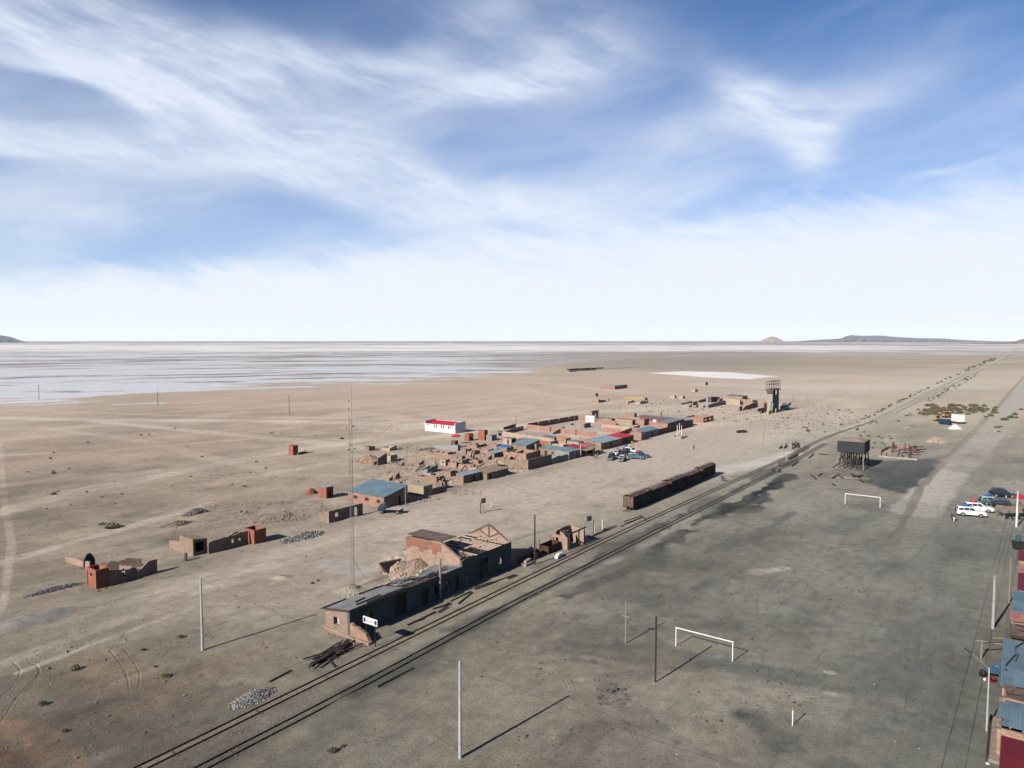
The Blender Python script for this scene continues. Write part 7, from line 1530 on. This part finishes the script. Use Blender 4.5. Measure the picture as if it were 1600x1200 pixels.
for k in range(64):
    x = random.choice([random.gauss(1468, 12), random.gauss(1490, 9), random.gauss(1458, 8)]); y = random.uniform(634, 650); shrub(min(x, 1499), y, random.uniform(5, 10), 'green_leaf', 'olive shrub in the dense clump just behind the yellow machines', 'shrubs behind the machines')
for k in range(46): shrub(random.gauss(1524, 12), random.uniform(633, 648), random.uniform(4, 8), 'green_leaf', 'olive shrub in the looser clump right of the machines, beside the road', 'shrubs right of the machines')
def along(pts, n, spread, kind, wr, lb, grp):
    for k in range(n):
        i = random.randrange(len(pts) - 1); t_ = random.random(); x = pts[i][0] + (pts[i+1][0] - pts[i][0]) * t_; y = pts[i][1] + (pts[i+1][1] - pts[i][1]) * t_
        shrub(x + random.gauss(0, spread), y + random.gauss(0, spread * .3), random.uniform(*wr), kind, lb, grp)
along([(1330, 664), (1380, 640), (1430, 615), (1480, 592), (1520, 574), (1556, 560)], 95, 2.2, 'dry_leaf', (1.8, 4.4), 'dry dark shrub on the upper side of the old rail bed', 'shrubs above the old rail bed')
along([(1400, 660), (1440, 634), (1470, 616), (1500, 598), (1530, 582)], 60, 3.5, 'dry_leaf', (1.8, 4.2), 'dry dark shrub on the lower side of the old rail bed', 'shrubs below the old rail bed')
along([(1560, 670), (1580, 655), (1600, 640)], 12, 7, 'green_leaf', (6, 11), 'olive shrub right of the graded road at the picture edge', 'shrubs right of the road')
along([(1545, 652), (1553, 640)], 8, 2, 'green_leaf', (5, 8), 'olive shrub hugging the left edge of the graded road', 'shrubs at the road edge')
along([(1262, 668), (1320, 676), (1400, 690), (1340, 700)], 26, 14, 'dry_leaf', (3, 6), 'small dry shrub around the bend of the tracks', 'shrubs at the track bend')
for x, y, w_, kd, lb in ((175, 825, 20, 'green_leaf', 'flat green shrub behind the left ruin, biggest green patch'), (160, 821, 9, 'green_leaf', 'smaller green shrub beside the flat green one'), (258, 1057, 13, 'green_leaf', 'dark green shrub on the near sand below the tall pole'), (282, 996, 9, 'green_leaf', 'green tuft left of the tall pole foot'), (118, 1046, 14, 'green_leaf', 'long green tuft with a shadow at the lower left'),
        (66, 1101, 12, 'dry_leaf', 'brown tuft alone at the far lower left'), (243, 1042, 6, 'dry_leaf', 'tiny dark tuft between ruts and green shrub'), (224, 1016, 9, 'dry_leaf', 'dark flat tuft right of the wheel ruts'), (102, 1142, 8, 'dry_leaf', 'small dark tuft near the reddish corner'), (488, 912, 6, 'dry_leaf', 'dark clump left of the station roof'),
        (497, 908, 5, 'pale_leaf', 'pale tuft left of the station roof'), (520, 1175, 16, 'dry_leaf', 'rust brown clump at the bottom, lower of two'), (536, 1167, 9, 'dry_leaf', 'rust brown clump at the bottom, upper of two'), (1074, 746, 15, 'pale_leaf', 'pale brown bush behind the rusty wagons'), (1066, 749, 10, 'pale_leaf', 'smaller pale bush leaning on the wagons'), (84, 740, 7, 'dry_leaf', 'isolated dark tuft on the left sand, upper'), (84, 773, 8, 'dry_leaf', 'isolated dark tuft on the left sand, lower'), (534, 686, 7, 'dry_leaf', 'dark tuft by the mast on the far sand')):
    shrub(x, y, w_, kd, lb, None)
for k in range(34):
    x = random.uniform(20, 560); y = random.uniform(680, 800); shrub(x, y - x * .05, random.uniform(2.5, 5), 'dry_leaf', 'tiny dry tuft dotting the wide sand at the left', 'tufts on the left sand')

# ------------------------------------------------------------------ air
HZ = MB().box(-42000, 42000, -3000, 62000, -12, 900).build('haze', None); tag(HZ, kind='stuff')
hm = bpy.data.materials.new('air'); hm.use_nodes = True; hm.node_tree.nodes.clear(); t = NT(hm.node_tree)
ho_ = t.n.new('ShaderNodeOutputMaterial'); pv = t.n.new('ShaderNodeVolumePrincipled'); pv.inputs['Color'].default_value = (.86, .92, 1, 1); pv.inputs['Density'].default_value = HAZE
t.l.new(pv.outputs[0], ho_.inputs['Volume']); HZ.data.materials.append(hm)
